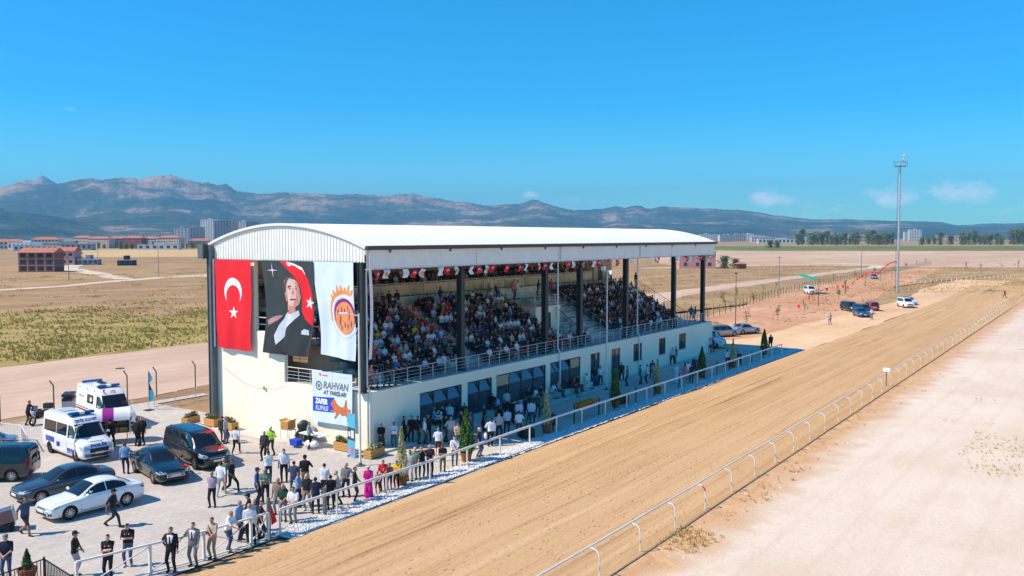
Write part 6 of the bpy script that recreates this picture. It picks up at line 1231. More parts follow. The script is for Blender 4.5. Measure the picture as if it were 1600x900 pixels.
PEOPLE=[
(19.45, 38.94, 0.014, 1.76, 'ear', 16, 'slate', 'charcoal', 'black', 'B', 'man in slate tee and shorts walking with phone at his ear'),
(16.43, 34.38, 0.014, 1.76, 'clasp', -40, 'navy', 'denim', 'black', 'cap:grey', 'man in navy polo and grey cap at the lower left corner'),
(18.07, 32.54, 0.014, 1.78, 'clasp', 46, 'black', 'lightgrey', 'black', 'cap:black', 'man in black cap, black tee and pale grey trousers looking right'),
(18.6, 31.19, 0.014, 1.78, 'crossed', -48, 'black', 'black', 'black', '', 'man all in black with folded arms near the fence'),
(19.87, 31.89, 0.014, 1.74, 'phone', -51, 'black', 'denim', 'black', 'shoe:white', 'man in black tee and blue jeans looking at his phone'),
(22.24, 36.82, 0.014, 1.78, 'walk', 35, 'black', 'charcoal', 'black', 'cap:black', 'man in black tee striding past the white saloon'),
(20.46, 29.96, 0.014, 1.78, 'hip', -58, 'black', 'black', 'brown', 'L front:white', 'man in open black suit and tie, hand on hip'),
(21.32, 29.76, 0.014, 1.77, 'point', -62, 'grey', 'grey', 'brown', 'L front:white shoe:brown', 'man in grey suit with red tie gesturing'),
(22.21, 29.76, 0.014, 1.74, 'clasp', -66, 'beige', 'khaki', 'brown', 'shoe:brown', 'man in beige shirt with black shoulder strap at the fence'),
(23.16, 29.99, 0.014, 1.74, 'lean', 21, 'white', 'denim', 'grey', '', 'man in white tee and dark jeans holding the fence'),
(24.24, 30.61, 0.014, 1.78, 'stand', 17, 'skyblue', 'navy', 'grey', 'L', 'grey-haired man in light blue shirt behind the fence'),
(24.18, 29.84, 0.014, 1.8, 'stand', 140, 'white', 'black', 'grey', 'L', 'man in white long-sleeved shirt seen from behind at the fence'),
(24.85, 29.99, 0.014, 1.74, 'stand', 47, 'charcoal', 'charcoal', 'black', '', 'man in charcoal tee beside the grey gate post'),
(25.16, 31.16, 0.014, 1.74, 'clasp', -137, 'black', 'black', 'black', 'cap:black', 'man in black cap and tee behind the light blue shirt'),
(24.97, 30.55, 0.014, 1.68, 'stand', -50, 'grey', 'grey', 'grey', '', 'bald man in grey tee half hidden in the fence group'),
(26.61, 35.6, 0.014, 1.74, 'behind', -54, 'plaid', 'black', 'grey', 'L', 'bald man in purple checked shirt standing alone'),
(28.08, 36.84, 0.014, 1.78, 'walk', 122, 'white', 'lightgrey', 'black', 'shoe:white', 'man in white tee and pale grey trousers walking to the van'),
(28.73, 37.48, 0.014, 1.74, 'walk', 119, 'sage', 'charcoal', 'grey', '', 'bald man in sage tee walking beside the white tee'),
(28.66, 36.78, 0.014, 1.8, 'walk', 25, 'black', 'black', 'black', 'shoe:white', 'man in black polo and trousers walking past the van'),
(33.91, 40.53, 0.014, 1.78, 'stand', -68, 'charcoal', 'black', 'grey', 'L', 'man in charcoal shirt walking toward the plaza centre'),
(35.06, 41.26, 0.014, 1.76, 'stand', -72, 'hivis', 'charcoal', 'black', 'cap:white', 'steward in bright green hi-vis vest and white cap'),
(30.9, 36.61, 0.014, 1.76, 'phone', 141, 'white', 'black', 'black', 'L', 'man in white shirt seen from behind in the plaza middle'),
(31.53, 36.13, 0.014, 1.8, 'stand', -42, 'white', 'black', 'brown', '', 'man in white polo with one arm swung out'),
(28.4, 33.9, 0.014, 1.78, 'phone', -46, 'sage', 'black', 'grey', '', 'man in sage green tee looking down at his phone'),
(28.24, 34.31, 0.014, 1.76, 'stand', 41, 'blue', 'navy', 'black', 'cap:navy', 'man in blue tee and navy cap beside the sage tee'),
(30.28, 34.0, 0.014, 1.72, 'stand', 127, 'slate', 'denim', 'black', '', 'man in slate shirt with his back to the camera'),
(31.08, 34.03, 0.014, 1.84, 'stand', 123, 'black', 'khaki', 'black', 'B cap:black', 'big man in black tee and tan shorts seen from behind'),
(27.09, 31.13, 0.014, 1.74, 'clasp', -60, 'darkgreen', 'grey', 'brown', '', 'bald man in dark green tee near the rail end'),
(27.6, 32.06, 0.014, 1.76, 'hip', -64, 'taupe', 'grey', 'grey', 'L', 'man in taupe shirt behind the dark green tee'),
(27.11, 30.47, 0.014, 1.72, 'clasp', -67, 'white', 'grey', 'brown', '', 'youth in white shirt and grey trousers at the rail end'),
(28.85, 31.43, 0.014, 1.78, 'stand', -71, 'black', 'grey', 'grey', 'shoe:white', 'bald man in black tee and grey trousers'),
(28.66, 30.67, 0.014, 1.76, 'lean', 142, 'navy', 'black', 'black', '', 'man in navy tee leaning on the short grey post'),
(29.47, 30.53, 0.014, 1.72, 'hip', 139, 'black', 'black', 'black', '', 'man in black tee turned to the man in white'),
(30.19, 30.71, 0.014, 1.76, 'lean', -135, 'lightgrey', 'charcoal', 'grey', 'L', 'man in pale shirt bending with outstretched arm'),
(31.08, 30.52, 0.014, 1.76, 'clasp', 42, 'black', 'charcoal', 'brown', 'shoe:white', 'bearded man in black tee beside the woman in magenta'),
(31.88, 30.37, 0.014, 1.66, 'skirt', -52, 'magenta', 'magenta', 'black', 'L scarf:white', 'woman in long magenta suit and white headscarf at the rail'),
(32.76, 30.56, 0.014, 1.15, 'stand', -56, 'stripe', 'charcoal', 'black', 'B', 'small child in striped top beside the woman in magenta'),
(33.25, 30.64, 0.014, 1.62, 'clasp', -59, 'red', 'black', 'black', '', 'boy in red flag tee at the rail'),
(33.56, 30.48, 0.014, 1.42, 'clasp', -63, 'taupe', 'charcoal', 'black', 'B', 'child in mauve-grey tee between the red and yellow tees'),
(34.02, 30.41, 0.014, 1.46, 'clasp', -66, 'yellow', 'black', 'black', '', 'boy in yellow top beside the pale conifer'),
(35.48, 30.76, 0.014, 1.68, 'stand', -70, 'lightgrey', 'lightgrey', 'black', '', 'youth in pale grey tee just behind the pale conifer'),
(35.91, 30.81, 0.014, 1.76, 'stand', -74, 'sage', 'grey', 'grey', '', 'bald man in pale green shirt behind the pale grey youth'),
(36.31, 30.66, 0.014, 1.76, 'camera', -40, 'black', 'charcoal', 'black', '', 'man in black tee raising a phone to his face'),
(36.77, 30.46, 0.014, 1.76, 'clasp', -44, 'charcoal', 'black', 'grey', '', 'grey-haired man in dark patterned shirt at the rail'),
(37.77, 30.38, 0.014, 1.6, 'phone', -48, 'black', 'olive', 'black', '', 'boy in black top and olive trousers with phone'),
(39.23, 30.68, 0.014, 1.74, 'clasp', -51, 'white', 'denim', 'black', '', 'man in white tee and jeans with a dark shoulder strap'),
(40.53, 32.95, 0.014, 1.7, 'stand', 125, 'white', 'maroon', 'grey', 'B shoe:white', 'person in white tee and dark red shorts behind the rail row'),
(39.82, 36.82, 0.014, 1.62, 'skirt', -58, 'black', 'charcoal', 'black', 'L scarf:grey', 'woman in black top, grey skirt and scarf against the front wall'),
(40.43, 36.33, 0.014, 1.66, 'crossed', -62, 'white', 'denim', 'black', 'L', 'woman in long white top leaning on the front wall'),
(41.77, 36.65, 0.014, 1.78, 'stand', 24, 'black', 'black', 'black', 'L front:white', 'man in black suit beside the front wall'),
(42.01, 36.3, 0.014, 1.82, 'stand', -69, 'black', 'black', 'black', 'L', 'large person in black nearest the first window'),
(42.23, 35.97, 0.014, 1.8, 'stand', 17, 'black', 'charcoal', 'black', 'L', 'second person in black at the first window'),
(42.48, 35.62, 0.014, 1.68, 'stand', 50, 'white', 'brown', 'grey', 'L', 'woman in white tunic and brown trousers under the first window'),
(43.27, 34.14, 0.014, 1.78, 'hip', 137, 'lightgrey', 'grey', 'grey', '', 'broad man in grey shirt seen from behind'),
(45.39, 36.86, 0.014, 1.7, 'stand', 133, 'pattern', 'charcoal', 'black', 'L', 'person in bold black and white patterned top'),
(45.37, 37.23, 0.014, 1.72, 'stand', 40, 'paleblue', 'charcoal', 'grey', '', 'person in pale blue shirt by the first window'),
(45.83, 36.9, 0.014, 1.74, 'stand', -54, 'black', 'black', 'black', 'L', 'person in black behind the patterned top'),
(46.87, 37.14, 0.014, 1.74, 'stand', -58, 'white', 'navy', 'black', 'L', 'man in crisp white shirt by the window'),
(47.87, 37.49, 0.014, 1.74, 'stand', -61, 'black', 'black', 'black', 'L cap:black', 'person in black cap right beside the first window'),
(45.34, 34.92, 0.014, 1.66, 'skirt', 25, 'black', 'black', 'brown', 'L', 'woman in long black dress behind the green conifer'),
(45.68, 34.42, 0.014, 1.76, 'stand', 112, 'slate', 'denim', 'black', '', 'man in slate shirt behind the green conifer'),
(41.82, 30.87, 0.014, 1.74, 'stand', 18, 'navy', 'denim', 'grey', '', 'bald man in navy polo beside the green conifer'),
(44.29, 31.8, 0.014, 1.78, 'stand', 141, 'white', 'black', 'black', 'L', 'man in loose white shirt carrying a bag, from behind'),
(45.98, 32.36, 0.014, 1.76, 'stand', -42, 'lightgrey', 'black', 'black', '', 'man in light grey tee facing the camera in the shade'),
(47.4, 32.72, 0.014, 1.8, 'stand', 134, 'paleblue', 'navy', 'black', '', 'man in pale blue shirt with legs apart, from behind'),
(47.63, 31.89, 0.014, 1.68, 'stand', 131, 'white', 'denim', 'black', 'B', 'youth in white tee and denim shorts in the shade'),
(50.4, 33.78, 0.014, 1.68, 'stand', -53, 'white', 'charcoal', 'black', '', 'youth in white top further back in the shade'),
(53.2, 36.79, 0.014, 1.74, 'stand', 123, 'cream', 'charcoal', 'black', '', 'man in cream tee before the third window'),
(51.87, 37.08, 0.014, 1.72, 'stand', -60, 'maroon', 'charcoal', 'grey', 'L', 'man in maroon top beside the wall pier'),
(43.14, 35.88, 0.014, 1.74, 'stand', -64, 'charcoal', 'black', 'black', '', 'person in charcoal just behind the white tunic'),
(43.63, 34.86, 0.014, 1.72, 'stand', 23, 'black', 'charcoal', 'black', 'L', 'person in black beside the broad grey shirt'),
(47.65, 36.35, 0.014, 1.74, 'stand', -71, 'charcoal', 'black', 'grey', '', 'man in charcoal standing behind the black dress'),
(47.58, 34.68, 0.014, 1.76, 'stand', -128, 'maroon', 'black', 'black', '', 'person in maroon near the second window pier'),
(42.47, 32.94, 0.014, 1.68, 'phone', -41, 'beige', 'denim', 'black', '', 'youth in beige tee between rail and windows'),
(50.3, 34.3, 0.014, 1.74, 'hip', 135, 'black', 'charcoal', 'black', '', 'man in black tee beyond the white tees'),
(52.11, 34.32, 0.014, 1.72, 'stand', -48, 'navy', 'black', 'black', '', 'man in navy before the third window middle'),
(54.57, 34.36, 0.014, 1.7, 'stand', -142, 'lightgrey', 'charcoal', 'black', '', 'person in light grey near the fourth window'),
(28.94, 32.19, 0.014, 1.74, 'clasp', 34, 'skyblue', 'charcoal', 'black', '', 'man in light blue tee in the rail-end group'),
(30.69, 32.23, 0.014, 1.76, 'phone', 121, 'white', 'black', 'black', '', 'man in white tee behind the leaning navy tee'),
(31.46, 31.49, 0.014, 1.72, 'stand', -63, 'grey', 'navy', 'grey', '', 'man in grey tee near the bearded man'),
(50.9, 33.05, 0.014, 1.78, 'stand', 114, 'white', 'slate', 'black', '', 'man in white tee and slate jeans mid walkway'),
(53.33, 34.13, 0.014, 1.76, 'stand', 110, 'olive', 'charcoal', 'black', '', 'man in olive shirt before the third window'),
(66.78, 37.72, 0.014, 1.74, 'stand', -74, 'black', 'charcoal', 'black', 'L', 'person in black standing at the wall beside the door'),
(67.18, 37.13, 0.014, 1.78, 'stand', -40, 'navy', 'denim', 'black', '', 'man in navy shirt at the first glass door'),
(67.76, 36.87, 0.014, 1.78, 'hip', -44, 'white', 'charcoal', 'black', '', 'man in white shirt at the first glass door'),
(68.33, 35.74, 0.014, 1.78, 'stand', 132, 'green', 'denim', 'black', '', 'man in bright green shirt at the second door'),
(70.63, 36.3, 0.014, 1.8, 'stand', -51, 'charcoal', 'charcoal', 'black', '', 'man in dark vest at the second door'),
(69.17, 34.98, 0.014, 1.76, 'stand', -145, 'grey', 'black', 'black', '', 'man in grey shirt facing the green shirt'),
(70.62, 34.46, 0.014, 1.76, 'stand', 32, 'grey', 'denim', 'black', '', 'man in grey shirt and jeans facing the white polo'),
(70.97, 33.96, 0.014, 1.76, 'stand', -152, 'white', 'black', 'black', 'shoe:white', 'man in white polo and black trousers in the shade'),
(73.81, 34.81, 0.014, 1.76, 'stand', 114, 'olive', 'charcoal', 'black', '', 'man with olive backpack near the barred window'),
(72.94, 34.16, 0.014, 1.66, 'stand', -69, 'beige', 'khaki', 'black', '', 'person in beige beside the pale middle conifer'),
(83.17, 36.97, 0.014, 1.78, 'stand', -73, 'paleblue', 'black', 'black', '', 'man in pale blue shirt leaning between barred windows'),
(84.43, 37.16, 0.014, 1.76, 'stand', -130, 'grey', 'charcoal', 'black', '', 'man in grey beside the pale blue shirt at the wall'),
(72.85, 32.0, 0.014, 1.7, 'skirt', 137, 'paleblue', 'paleblue', 'black', 'L scarf:paleblue', 'woman in long pale blue dress and scarf'),
(75.01, 32.08, 0.014, 1.62, 'stand', 133, 'pink', 'pink', 'black', '', 'girl in pink with long dark hair'),
(75.16, 31.87, 0.014, 1.7, 'stand', 130, 'white', 'beige', 'black', '', 'person in white tee beside the girl in pink'),
(73.84, 30.97, 0.014, 1.74, 'stand', 126, 'charcoal', 'black', 'black', '', 'person in charcoal beside the far green conifer'),
(78.13, 32.49, 0.014, 1.76, 'stand', -58, 'purple', 'navy', 'black', 'L', 'person in dark purple behind the far green conifer'),
(93.53, 37.14, 0.014, 1.78, 'stand', -61, 'paleblue', 'black', 'black', '', 'man in pale shirt at the far end corner'),
(94.21, 37.11, 0.014, 1.76, 'stand', -65, 'maroon', 'black', 'black', '', 'man in dark red beside the far end corner'),
(85.03, 31.87, 0.014, 1.76, 'stand', 112, 'white', 'black', 'black', '', 'man in white shirt near the brown far conifer'),
(88.31, 31.87, 0.014, 1.76, 'stand', -72, 'lightgrey', 'black', 'black', '', 'man in light grey near the last conifers'),
(101.0, 32.68, 0.014, 1.78, 'stand', 141, 'black', 'black', 'black', '', 'man in black standing alone beyond the rail end'),
(134.38, 34.72, 0.014, 1.8, 'stand', 138, 'lightgrey', 'grey', 'black', '', 'man in pale grey standing alone on the sandy shoulder'),
(146.97, 31.62, 0.014, 1.76, 'stand', 134, 'white', 'denim', 'black', '', 'person in white beside the bright blue saloon'),
(213.58, 19.35, 0.014, 1.8, 'walk', -139, 'charcoal', 'charcoal', 'black', '', 'dark figure walking at the far track end'),
(37.21, 40.36, 0.014, 1.74, 'clasp', 37, 'lightgrey', 'black', 'brown', 'L shoe:white', 'seller in pale shirt with black strap at the folding table'),
(35.43, 45.95, 0.014, 1.74, 'stand', 33, 'lightgrey', 'denim', 'grey', '', 'man in pale grey tee by the wooden planters'),
(35.66, 46.55, 0.014, 1.66, 'stand', 120, 'charcoal', 'charcoal', 'black', '', 'dark-haired person half hidden beside the wooden planter'),
(34.08, 43.25, 0.014, 1.72, 'walk', 116, 'white', 'black', 'black', 'shoe:white', 'youth in white jersey with black mark on the back'),
(32.27, 49.98, 0.014, 1.8, 'hip', -67, 'black', 'black', 'black', '', 'officer in black uniform with hand on hip by the kiosk'),
(31.89, 49.93, 0.014, 1.78, 'stand', 109, 'black', 'black', 'black', 'L', 'officer in black uniform close to the barrel kiosk'),
(30.88, 51.1, 0.014, 1.76, 'stand', 142, 'black', 'black', 'black', 'L cap:black', 'officer in black uniform between minibus and kiosk'),
(27.75, 44.6, 0.014, 1.74, 'stand', 139, 'skyblue', 'navy', 'black', '', 'man in light blue shirt behind the black saloon'),
(24.32, 50.83, 0.014, 1.74, 'stand', -45, 'teal', 'maroon', 'brown', '', 'person in blue top cut off at the left edge'),
(31.29, 61.82, 0.014, 1.74, 'lean', 42, 'charcoal', 'charcoal', 'black', 'L', 'rider in dark jacket bent over the motorcycle'),
(40.0, 37.96, 3.55, 1.64, 'lean', 34.3, 'pink', 'brown', 'black', 'L', 'woman in pink top at the near corner of the terrace'),
(40.79, 38.05, 3.55, 1.2, 'stand', 34.3, 'pattern', 'denim', 'black', '', 'child in white patterned top on the near terrace'),
(41.48, 37.88, 3.55, 1.76, 'lean', 0, 'black', 'black', 'black', '', 'bald man in black shirt leaning on the terrace rail'),
(42.33, 37.94, 3.55, 1.74, 'lean', 0, 'blue', 'black', 'black', '', 'grey-haired man in blue tee at the terrace rail'),
(43.73, 38.57, 3.55, 1.78, 'lean', 0, 'navy', 'navy', 'black', '', 'man in navy shirt with white cap behind the terrace rail'),
(42.73, 40.19, 4.3, 1.66, 'camera', 0, 'red', 'denim', 'black', '', 'youth in red top filming on the near terrace steps'),
(42.55, 40.43, 3.75, 1.7, 'stand', 0, 'lightgrey', 'charcoal', 'black', '', 'man in pale tee on the near terrace steps'),
(48.42, 45.75, 7.15, 1.76, 'stand', 0, 'black', 'black', 'black', '', 'person in black at the near end of the back walkway'),
(49.25, 45.75, 7.15, 1.66, 'skirt', 0, 'grey', 'grey', 'black', 'L scarf:grey', 'woman in grey scarf on the back walkway'),
(49.81, 45.75, 7.15, 1.66, 'stand', 0, 'maroon', 'charcoal', 'black', '', 'woman in maroon on the back walkway'),
(50.46, 45.75, 7.15, 1.8, 'hip', 0, 'black', 'black', 'black', '', 'man in black with elbow out on the back walkway'),
(51.4, 45.75, 7.15, 1.8, 'hip', 0, 'black', 'lightgrey', 'black', '', 'man in black tee and pale trousers on the back walkway'),
(56.66, 45.75, 7.15, 1.8, 'crossed', 0, 'charcoal', 'charcoal', 'black', '', 'man in charcoal alone in the middle of the back walkway'),
(64.46, 46.45, 7.15, 1.72, 'stand', 0, 'grey', 'grey', 'black', '', 'person in grey on the back walkway before the glass balustrade'),
(65.45, 46.38, 7.15, 1.62, 'stand', 0, 'black', 'black', 'black', '', 'short person in black on the back walkway'),
(68.4, 46.42, 7.15, 1.8, 'stand', 0, 'pink', 'brown', 'black', '', 'man in pink tee on the back walkway'),
(69.33, 46.61, 7.15, 1.8, 'stand', 0, 'white', 'white', 'black', '', 'person in white on the back walkway'),
(71.57, 45.75, 7.15, 1.78, 'stand', -145.7, 'black', 'black', 'black', '', 'person in black beside the third column up high'),
(73.9, 45.75, 7.15, 1.76, 'stand', 0, 'red', 'charcoal', 'black', '', 'person in red above the vomitory'),
(87.9, 46.61, 7.15, 1.78, 'stand', 0, 'olive', 'charcoal', 'black', '', 'person in olive at the gallery door'),
(92.48, 45.8, 7.15, 1.78, 'crossed', 0, 'black', 'khaki', 'black', 'B', 'man in black tee and shorts at the far top landing'),
(93.2, 39.22, 3.55, 1.74, 'stand', -55.7, 'teal', 'teal', 'black', '', 'person in teal at the far terrace end'),
(93.8, 39.01, 3.55, 1.7, 'stand', -145.7, 'blue', 'charcoal', 'black', '', 'person in blue beside the far terrace column'),
(52.33, 36.98, 0.13, 1.72, 'sit', 0, 'paleblue', 'charcoal', 'black', '', 'man in pale blue shirt sitting on the third window ledge'),
(57.24, 36.98, 0.13, 1.72, 'sitfwd', 0, 'white', 'beige', 'black', '', 'person in white sitting at the right of the third window'),
(56.42, 36.98, 0.13, 1.72, 'sit', 0, 'black', 'charcoal', 'black', '', 'person in black sitting at the right of the third window'),
(58.07, 36.98, 0.13, 1.72, 'sitphone', 0, 'black', 'black', 'black', '', 'person in black sitting at the wall pier after the third window'),
(59.88, 36.98, 0.13, 1.72, 'sitfwd', 0, 'white', 'lightgrey', 'black', '', 'person in white bending forward on the fourth window ledge'),
(60.87, 36.98, 0.13, 1.72, 'sit', 0, 'stripe', 'charcoal', 'black', '', 'person in striped top on the fourth window ledge'),
(63.01, 36.98, 0.13, 1.72, 'sitfwd', 0, 'red', 'charcoal', 'black', '', 'boy in red sitting under the fourth window'),
(63.97, 36.98, 0.13, 1.72, 'sit', 0, 'black', 'charcoal', 'black', '', 'person in black sitting under the fourth window'),
(65.49, 36.98, 0.13, 1.72, 'sit', 0, 'white', 'white', 'black', '', 'child in white sitting beside the first glass door'),
(51.75, 35.9, 0.012, 1.74, 'sit', -100, 'navy', 'black', 'black', 'CH', 'man in navy sitting at the cafe table before the second window'),
(50.9, 34.6, 0.012, 1.74, 'sitfwd', 160, 'charcoal', 'black', 'black', 'CH', 'man in charcoal sitting nearest the cafe table'),
(52.3, 35.2, 0.012, 1.74, 'sit', -60, 'darkgreen', 'black', 'black', 'CH', 'man in dark green sitting at the right of the cafe table'),
(49.9, 35.1, 0.012, 1.74, 'sitphone', 75, 'black', 'brown', 'black', 'CH', 'man in black sitting at the left of the cafe table'),
]
# ---------------------------------------------------------------- people
POSES=dict(
 stand=dict(feet=((-.11,0,0),(.12,-.04,0)),hands=((-.26,-.05,.80),(.27,-.02,.79))),
 hip=dict(feet=((-.12,0,0),(.13,-.02,0)),hands=((-.19,-.04,1.0),(.27,-.05,.8)),elbow=((-1,.5,0),(.5,.7,-.5))),
 crossed=dict(feet=((-.11,0,0),(.11,-.03,0)),hands=((.08,-.21,1.2),(-.08,-.25,1.16)),elbow=((-1,.2,-.6),(1,.2,-.6))),
 phone=dict(feet=((-.1,0,0),(.12,-.05,0)),hands=((-.07,-.3,1.2),(.06,-.28,1.18)),elbow=((-.6,.3,-1),(.6,.3,-1)),head=(.35,.1)),
 clasp=dict(feet=((-.11,0,0),(.11,-.02,0)),hands=((-.05,-.24,1.02),(.06,-.25,1.0)),elbow=((-1,.4,-.4),(1,.4,-.4)),head=(.1,-.1)),
 walk=dict(feet=((-.08,-.36,.0),(.08,.34,.07)),hands=((-.27,.14,.86),(.27,-.22,.9)),hip=(0,0,.88),lean=.06),
 behind=dict(feet=((-.12,0,0),(.12,-.02,0)),hands=((-.04,.19,.93),(.05,.2,.95)),elbow=((-1,.3,-.1),(1,.3,-.1))),
 lean=dict(feet=((-.12,.08,0),(.14,-.12,0)),hands=((-.2,-.44,1.1),(.22,-.5,1.08)),lean=.22,elbow=((-.6,.2,-1),(.6,.2,-1))),
 point=dict(feet=((-.12,0,0),(.12,-.02,0)),hands=((-.4,-.26,1.08),(.24,-.12,.86))),
 ear=dict(feet=((-.08,-.34,.0),(.08,.34,.07)),hands=((-.28,.12,.86),(.13,-.1,1.5)),hip=(0,0,.88),lean=.08,elbow=((-.5,.7,-.5),(1,-.6,-.4))),
 camera=dict(feet=((-.11,0,0),(.11,-.02,0)),hands=((-.09,-.26,1.46),(.09,-.25,1.44)),elbow=((-.7,-.2,-1),(.7,-.2,-1))),
 pocket=dict(feet=((-.16,.03,0),(.1,-.06,0)),hip=(.03,0,.92),hands=((-.21,-.07,.86),(.24,-.08,.85)),elbow=((-1,.5,-.1),(1,.5,-.1)),head=(.05,.35)),
 relax=dict(feet=((-.1,-.12,0),(.14,.06,0)),hip=(-.02,.02,.92),lean=.05,hands=((-.28,-.08,.8),(.16,-.3,1.06)),elbow=((-.5,.7,-.5),(1,.3,-.7)),head=(.12,-.4)),
 talk=dict(feet=((-.15,0,0),(.15,.05,0)),lean=-.04,hands=((-.3,-.26,1.1),(.27,.0,.8)),elbow=((-.8,.4,-.8),(.5,.7,-.5)),head=(-.05,.5)),
 skirt=dict(feet=((-.09,0,0),(.09,-.02,0)),hands=((-.05,-.24,1.04),(.06,-.25,1.02)),skirt=.12,elbow=((-1,.4,-.4),(1,.4,-.4))),
 sit=dict(feet=((-.12,-.45,0),(.12,-.47,0)),hands=((-.12,-.3,.6),(.1,-.3,.6)),hip=(0,0,.52),lean=.03),
 sitfwd=dict(feet=((-.15,-.42,0),(.15,-.45,0)),hands=((-.04,-.5,.66),(.05,-.5,.66)),hip=(0,0,.52),lean=.38,elbow=((-.8,.2,-1),(.8,.2,-1))),
 sitcross=dict(feet=((-.12,-.47,0),(.12,-.45,0)),hands=((.08,-.2,.8),(-.08,-.24,.77)),hip=(0,0,.52),lean=-.05,elbow=((-1,.2,-.6),(1,.2,-.6))),
 sitphone=dict(feet=((-.12,-.45,0),(.12,-.43,0)),hands=((-.05,-.34,.84),(.06,-.32,.83)),hip=(0,0,.52),lean=.08,head=(.3,0),elbow=((-.6,.3,-1),(.6,.3,-1))))
BODY={k:person_mesh('person_'+k,**p) for k,p in POSES.items()}
LOW={k:person_mesh('person_low_'+k,vox=.02,tris=620,fingers=False,**POSES[k]) for k in('sit','sitfwd','sitcross','sitphone')}
def dress(o,skin,shirt,trou,hair,shoe='black',long=False,shorts=False,front=None,scarf=None):
    sk=SKINS[skin]; sh=CL[shirt]; tr=CL[trou]; hm=CL[scarf] if scarf else (sk if hair=='bald' else HAIR[hair])
    ms=[sk,sh,tr,hm,SHOE[shoe],sh if long else sk,sk if shorts else tr,CL[front] if front else sh,hm if scarf else sk,HAIR['black']]
    for s,m in zip(o.material_slots,ms): s.link='OBJECT'; s.material=m
capm={}
def cap(col):
    if col not in capm:
        m=MB(); m.lathe([(.098,-.0),(.1,.03),(.085,.075),(.05,.1),(.001,.108)],14); m.add([(-.07,-.06,.004),(.07,-.06,.004),(.055,-.17,-.012),(-.055,-.17,-.012),(-.07,-.06,.014),(.07,-.06,.014),(.055,-.17,-.004),(-.055,-.17,-.004)],[(0,1,2,3),(4,5,6,7),(2,3,7,6)])
        capm[col]=m.mesh('cap',CL[col],1)
    return capm[col]
tie=MB(); tie.add([(-.02,-.128,.46),(.02,-.128,.46),(.035,-.132,.16),(0,-.132,.1),(-.035,-.132,.16)],[(0,1,2,3,4)]); 
strapm=MB(); strapm.tube([(-.15,-.03,.5),(-.07,-.125,.36),(.06,-.14,.16),(.15,-.08,.0)],.018,5)
rp=random.Random(11)
def bald(l): return 'bald' in l
ALT=['stand','pocket','relax','talk','pocket','relax']; na_=0
for (x,y,z,h,pose,rz,shirt,trou,hair,opt,label) in PEOPLE:
    if pose=='stand': pose=ALT[na_%6]; na_+=1
    o=ob('person',BODY[pose],None,(x,y,z),math.radians(rz)); s=h/1.735; w_=s*rp.uniform(.96,1.07); o.scale=(w_*(1 if rp.random()<.6 or 'suit' in label else -1),w_,s)
    tag(o,label,'person','spectators in the stand' if z>1 else 'people on the plaza and walkway'); kv=dict(q.split(':') for q in opt.split() if ':' in q); fl=[q for q in opt.split() if ':' not in q]
    dress(o,rp.randrange(4),shirt,trou,'bald' if bald(label) else hair,kv.get('shoe','black'),'L' in fl,'B' in fl,kv.get('front'),kv.get('scarf'))
    hc=Vector(BODY[pose]['hc'])
    if 'cap' in kv: c=ob('cap',cap(kv['cap']),o,hc+Vector((0,0,.03)))
    hipz=POSES[pose].get('hip',(0,0,.93))[2]
    if 'suit and tie' in label or 'grey suit' in label: ob('tie',tie.mesh('tie',CL['navy' if 'black' in label else 'maroon']),o,(0,0,hipz))
    if 'strap' in label or 'backpack' in label: ob('shoulder_strap',strapm.mesh('shoulder_strap',CL['black']),o,(0,0,hipz))
    if 'backpack' in label: ob('backpack',MB().ell((0,.19,.3),(.16,.1,.23)).mesh('backpack',CL['olive'],2),o,(0,0,hipz))
    if 'carrying a bag' in label: ob('bag',MB().ell((.3,.0,-.28),(.1,.14,.2)).mesh('bag',CL['white'],2),o,(0,0,hipz))
    if 'red flag tee' in label: ob('crescent_print',MB().add([(p[1]*1.0,-.155,p[0]+.3) for p in crescent(0,0,.07,.055,.02,10)],[tuple(range(len(crescent(0,0,.07,.055,.02,10))))]).mesh('crescent_print',CL['white']),o,(0,0,hipz))
    if 'long dark hair' in label: ob('long_hair',MB().ell((0,.07,-.12),(.1,.06,.26)).mesh('long_hair',HAIR['black'],2),o,hc)
    if 'both' in label: pass
    if 'tee looking' in label or 'black tee and blue jeans' in label or 'folded arms' in label: 
        for sx_ in(-.07,.07): ob('chest_print',MB().ell((sx_,-.12,.38),(.022,.012,.022),8,5).mesh('chest_print',CL['white']),o,(0,0,hipz))
    if 'CH' in fl:
        t=thing('cafe_chair','dark cafe chair under the '+' '.join(label.split()[:4]),'chair',(x,y,z),math.radians(rz)); m=MATS['trim_black']; MB().bx(-.21,.21,-.2,.2,.36,.41).build('seat',m,t); MB().bx(-.21,.21,.2,.23,.411,.82).build('backrest',m,t)
        for a in(-.18,.18):
            for b in(-.17,.17): MB().bx(a-.015,a+.015,b-.015,b+.015,0,.36).build('leg',MATS['black_metal'],t)
# the seated crowd: nearest seats as single people, the rest as one mass
PAL=['black']*20+['charcoal']*9+['navy']*9+['white']*22+['lightgrey']*5+['paleblue']*9+['grey']*6+['maroon']*6+['red']*8+['slate']*5+['olive']*3+['beige']*3+['purple']*2+['brown']*4+['pink']*4+['yellow','teal','orange','orange','skyblue','skyblue']+['blue']*3
PALF=['black']*26+['maroon']*17+['charcoal']*12+['navy']*10+['white']*13+['red']*8+['grey']*5+['brown']*7+['lightgrey']*4+['slate']*3+['paleblue']*2
TR=['black']*6+['charcoal']*5+['navy']*4+['denim']*5+['grey']*2+['khaki']
rs_=random.Random(5); SP=[]
for (x,y,z,i) in SEATP:
    if vnoise(np.array([x*.55]),np.array([i*.6]),77)[0]>.12 and rs_.random()<.95: SP.append((GX+x,GY+y+rs_.uniform(-.03,.03),z,i,x))
for (x,y) in ARM:
    if rs_.random()<.72: SP.append((GX+x,GY+1.72,3.55,0,x))
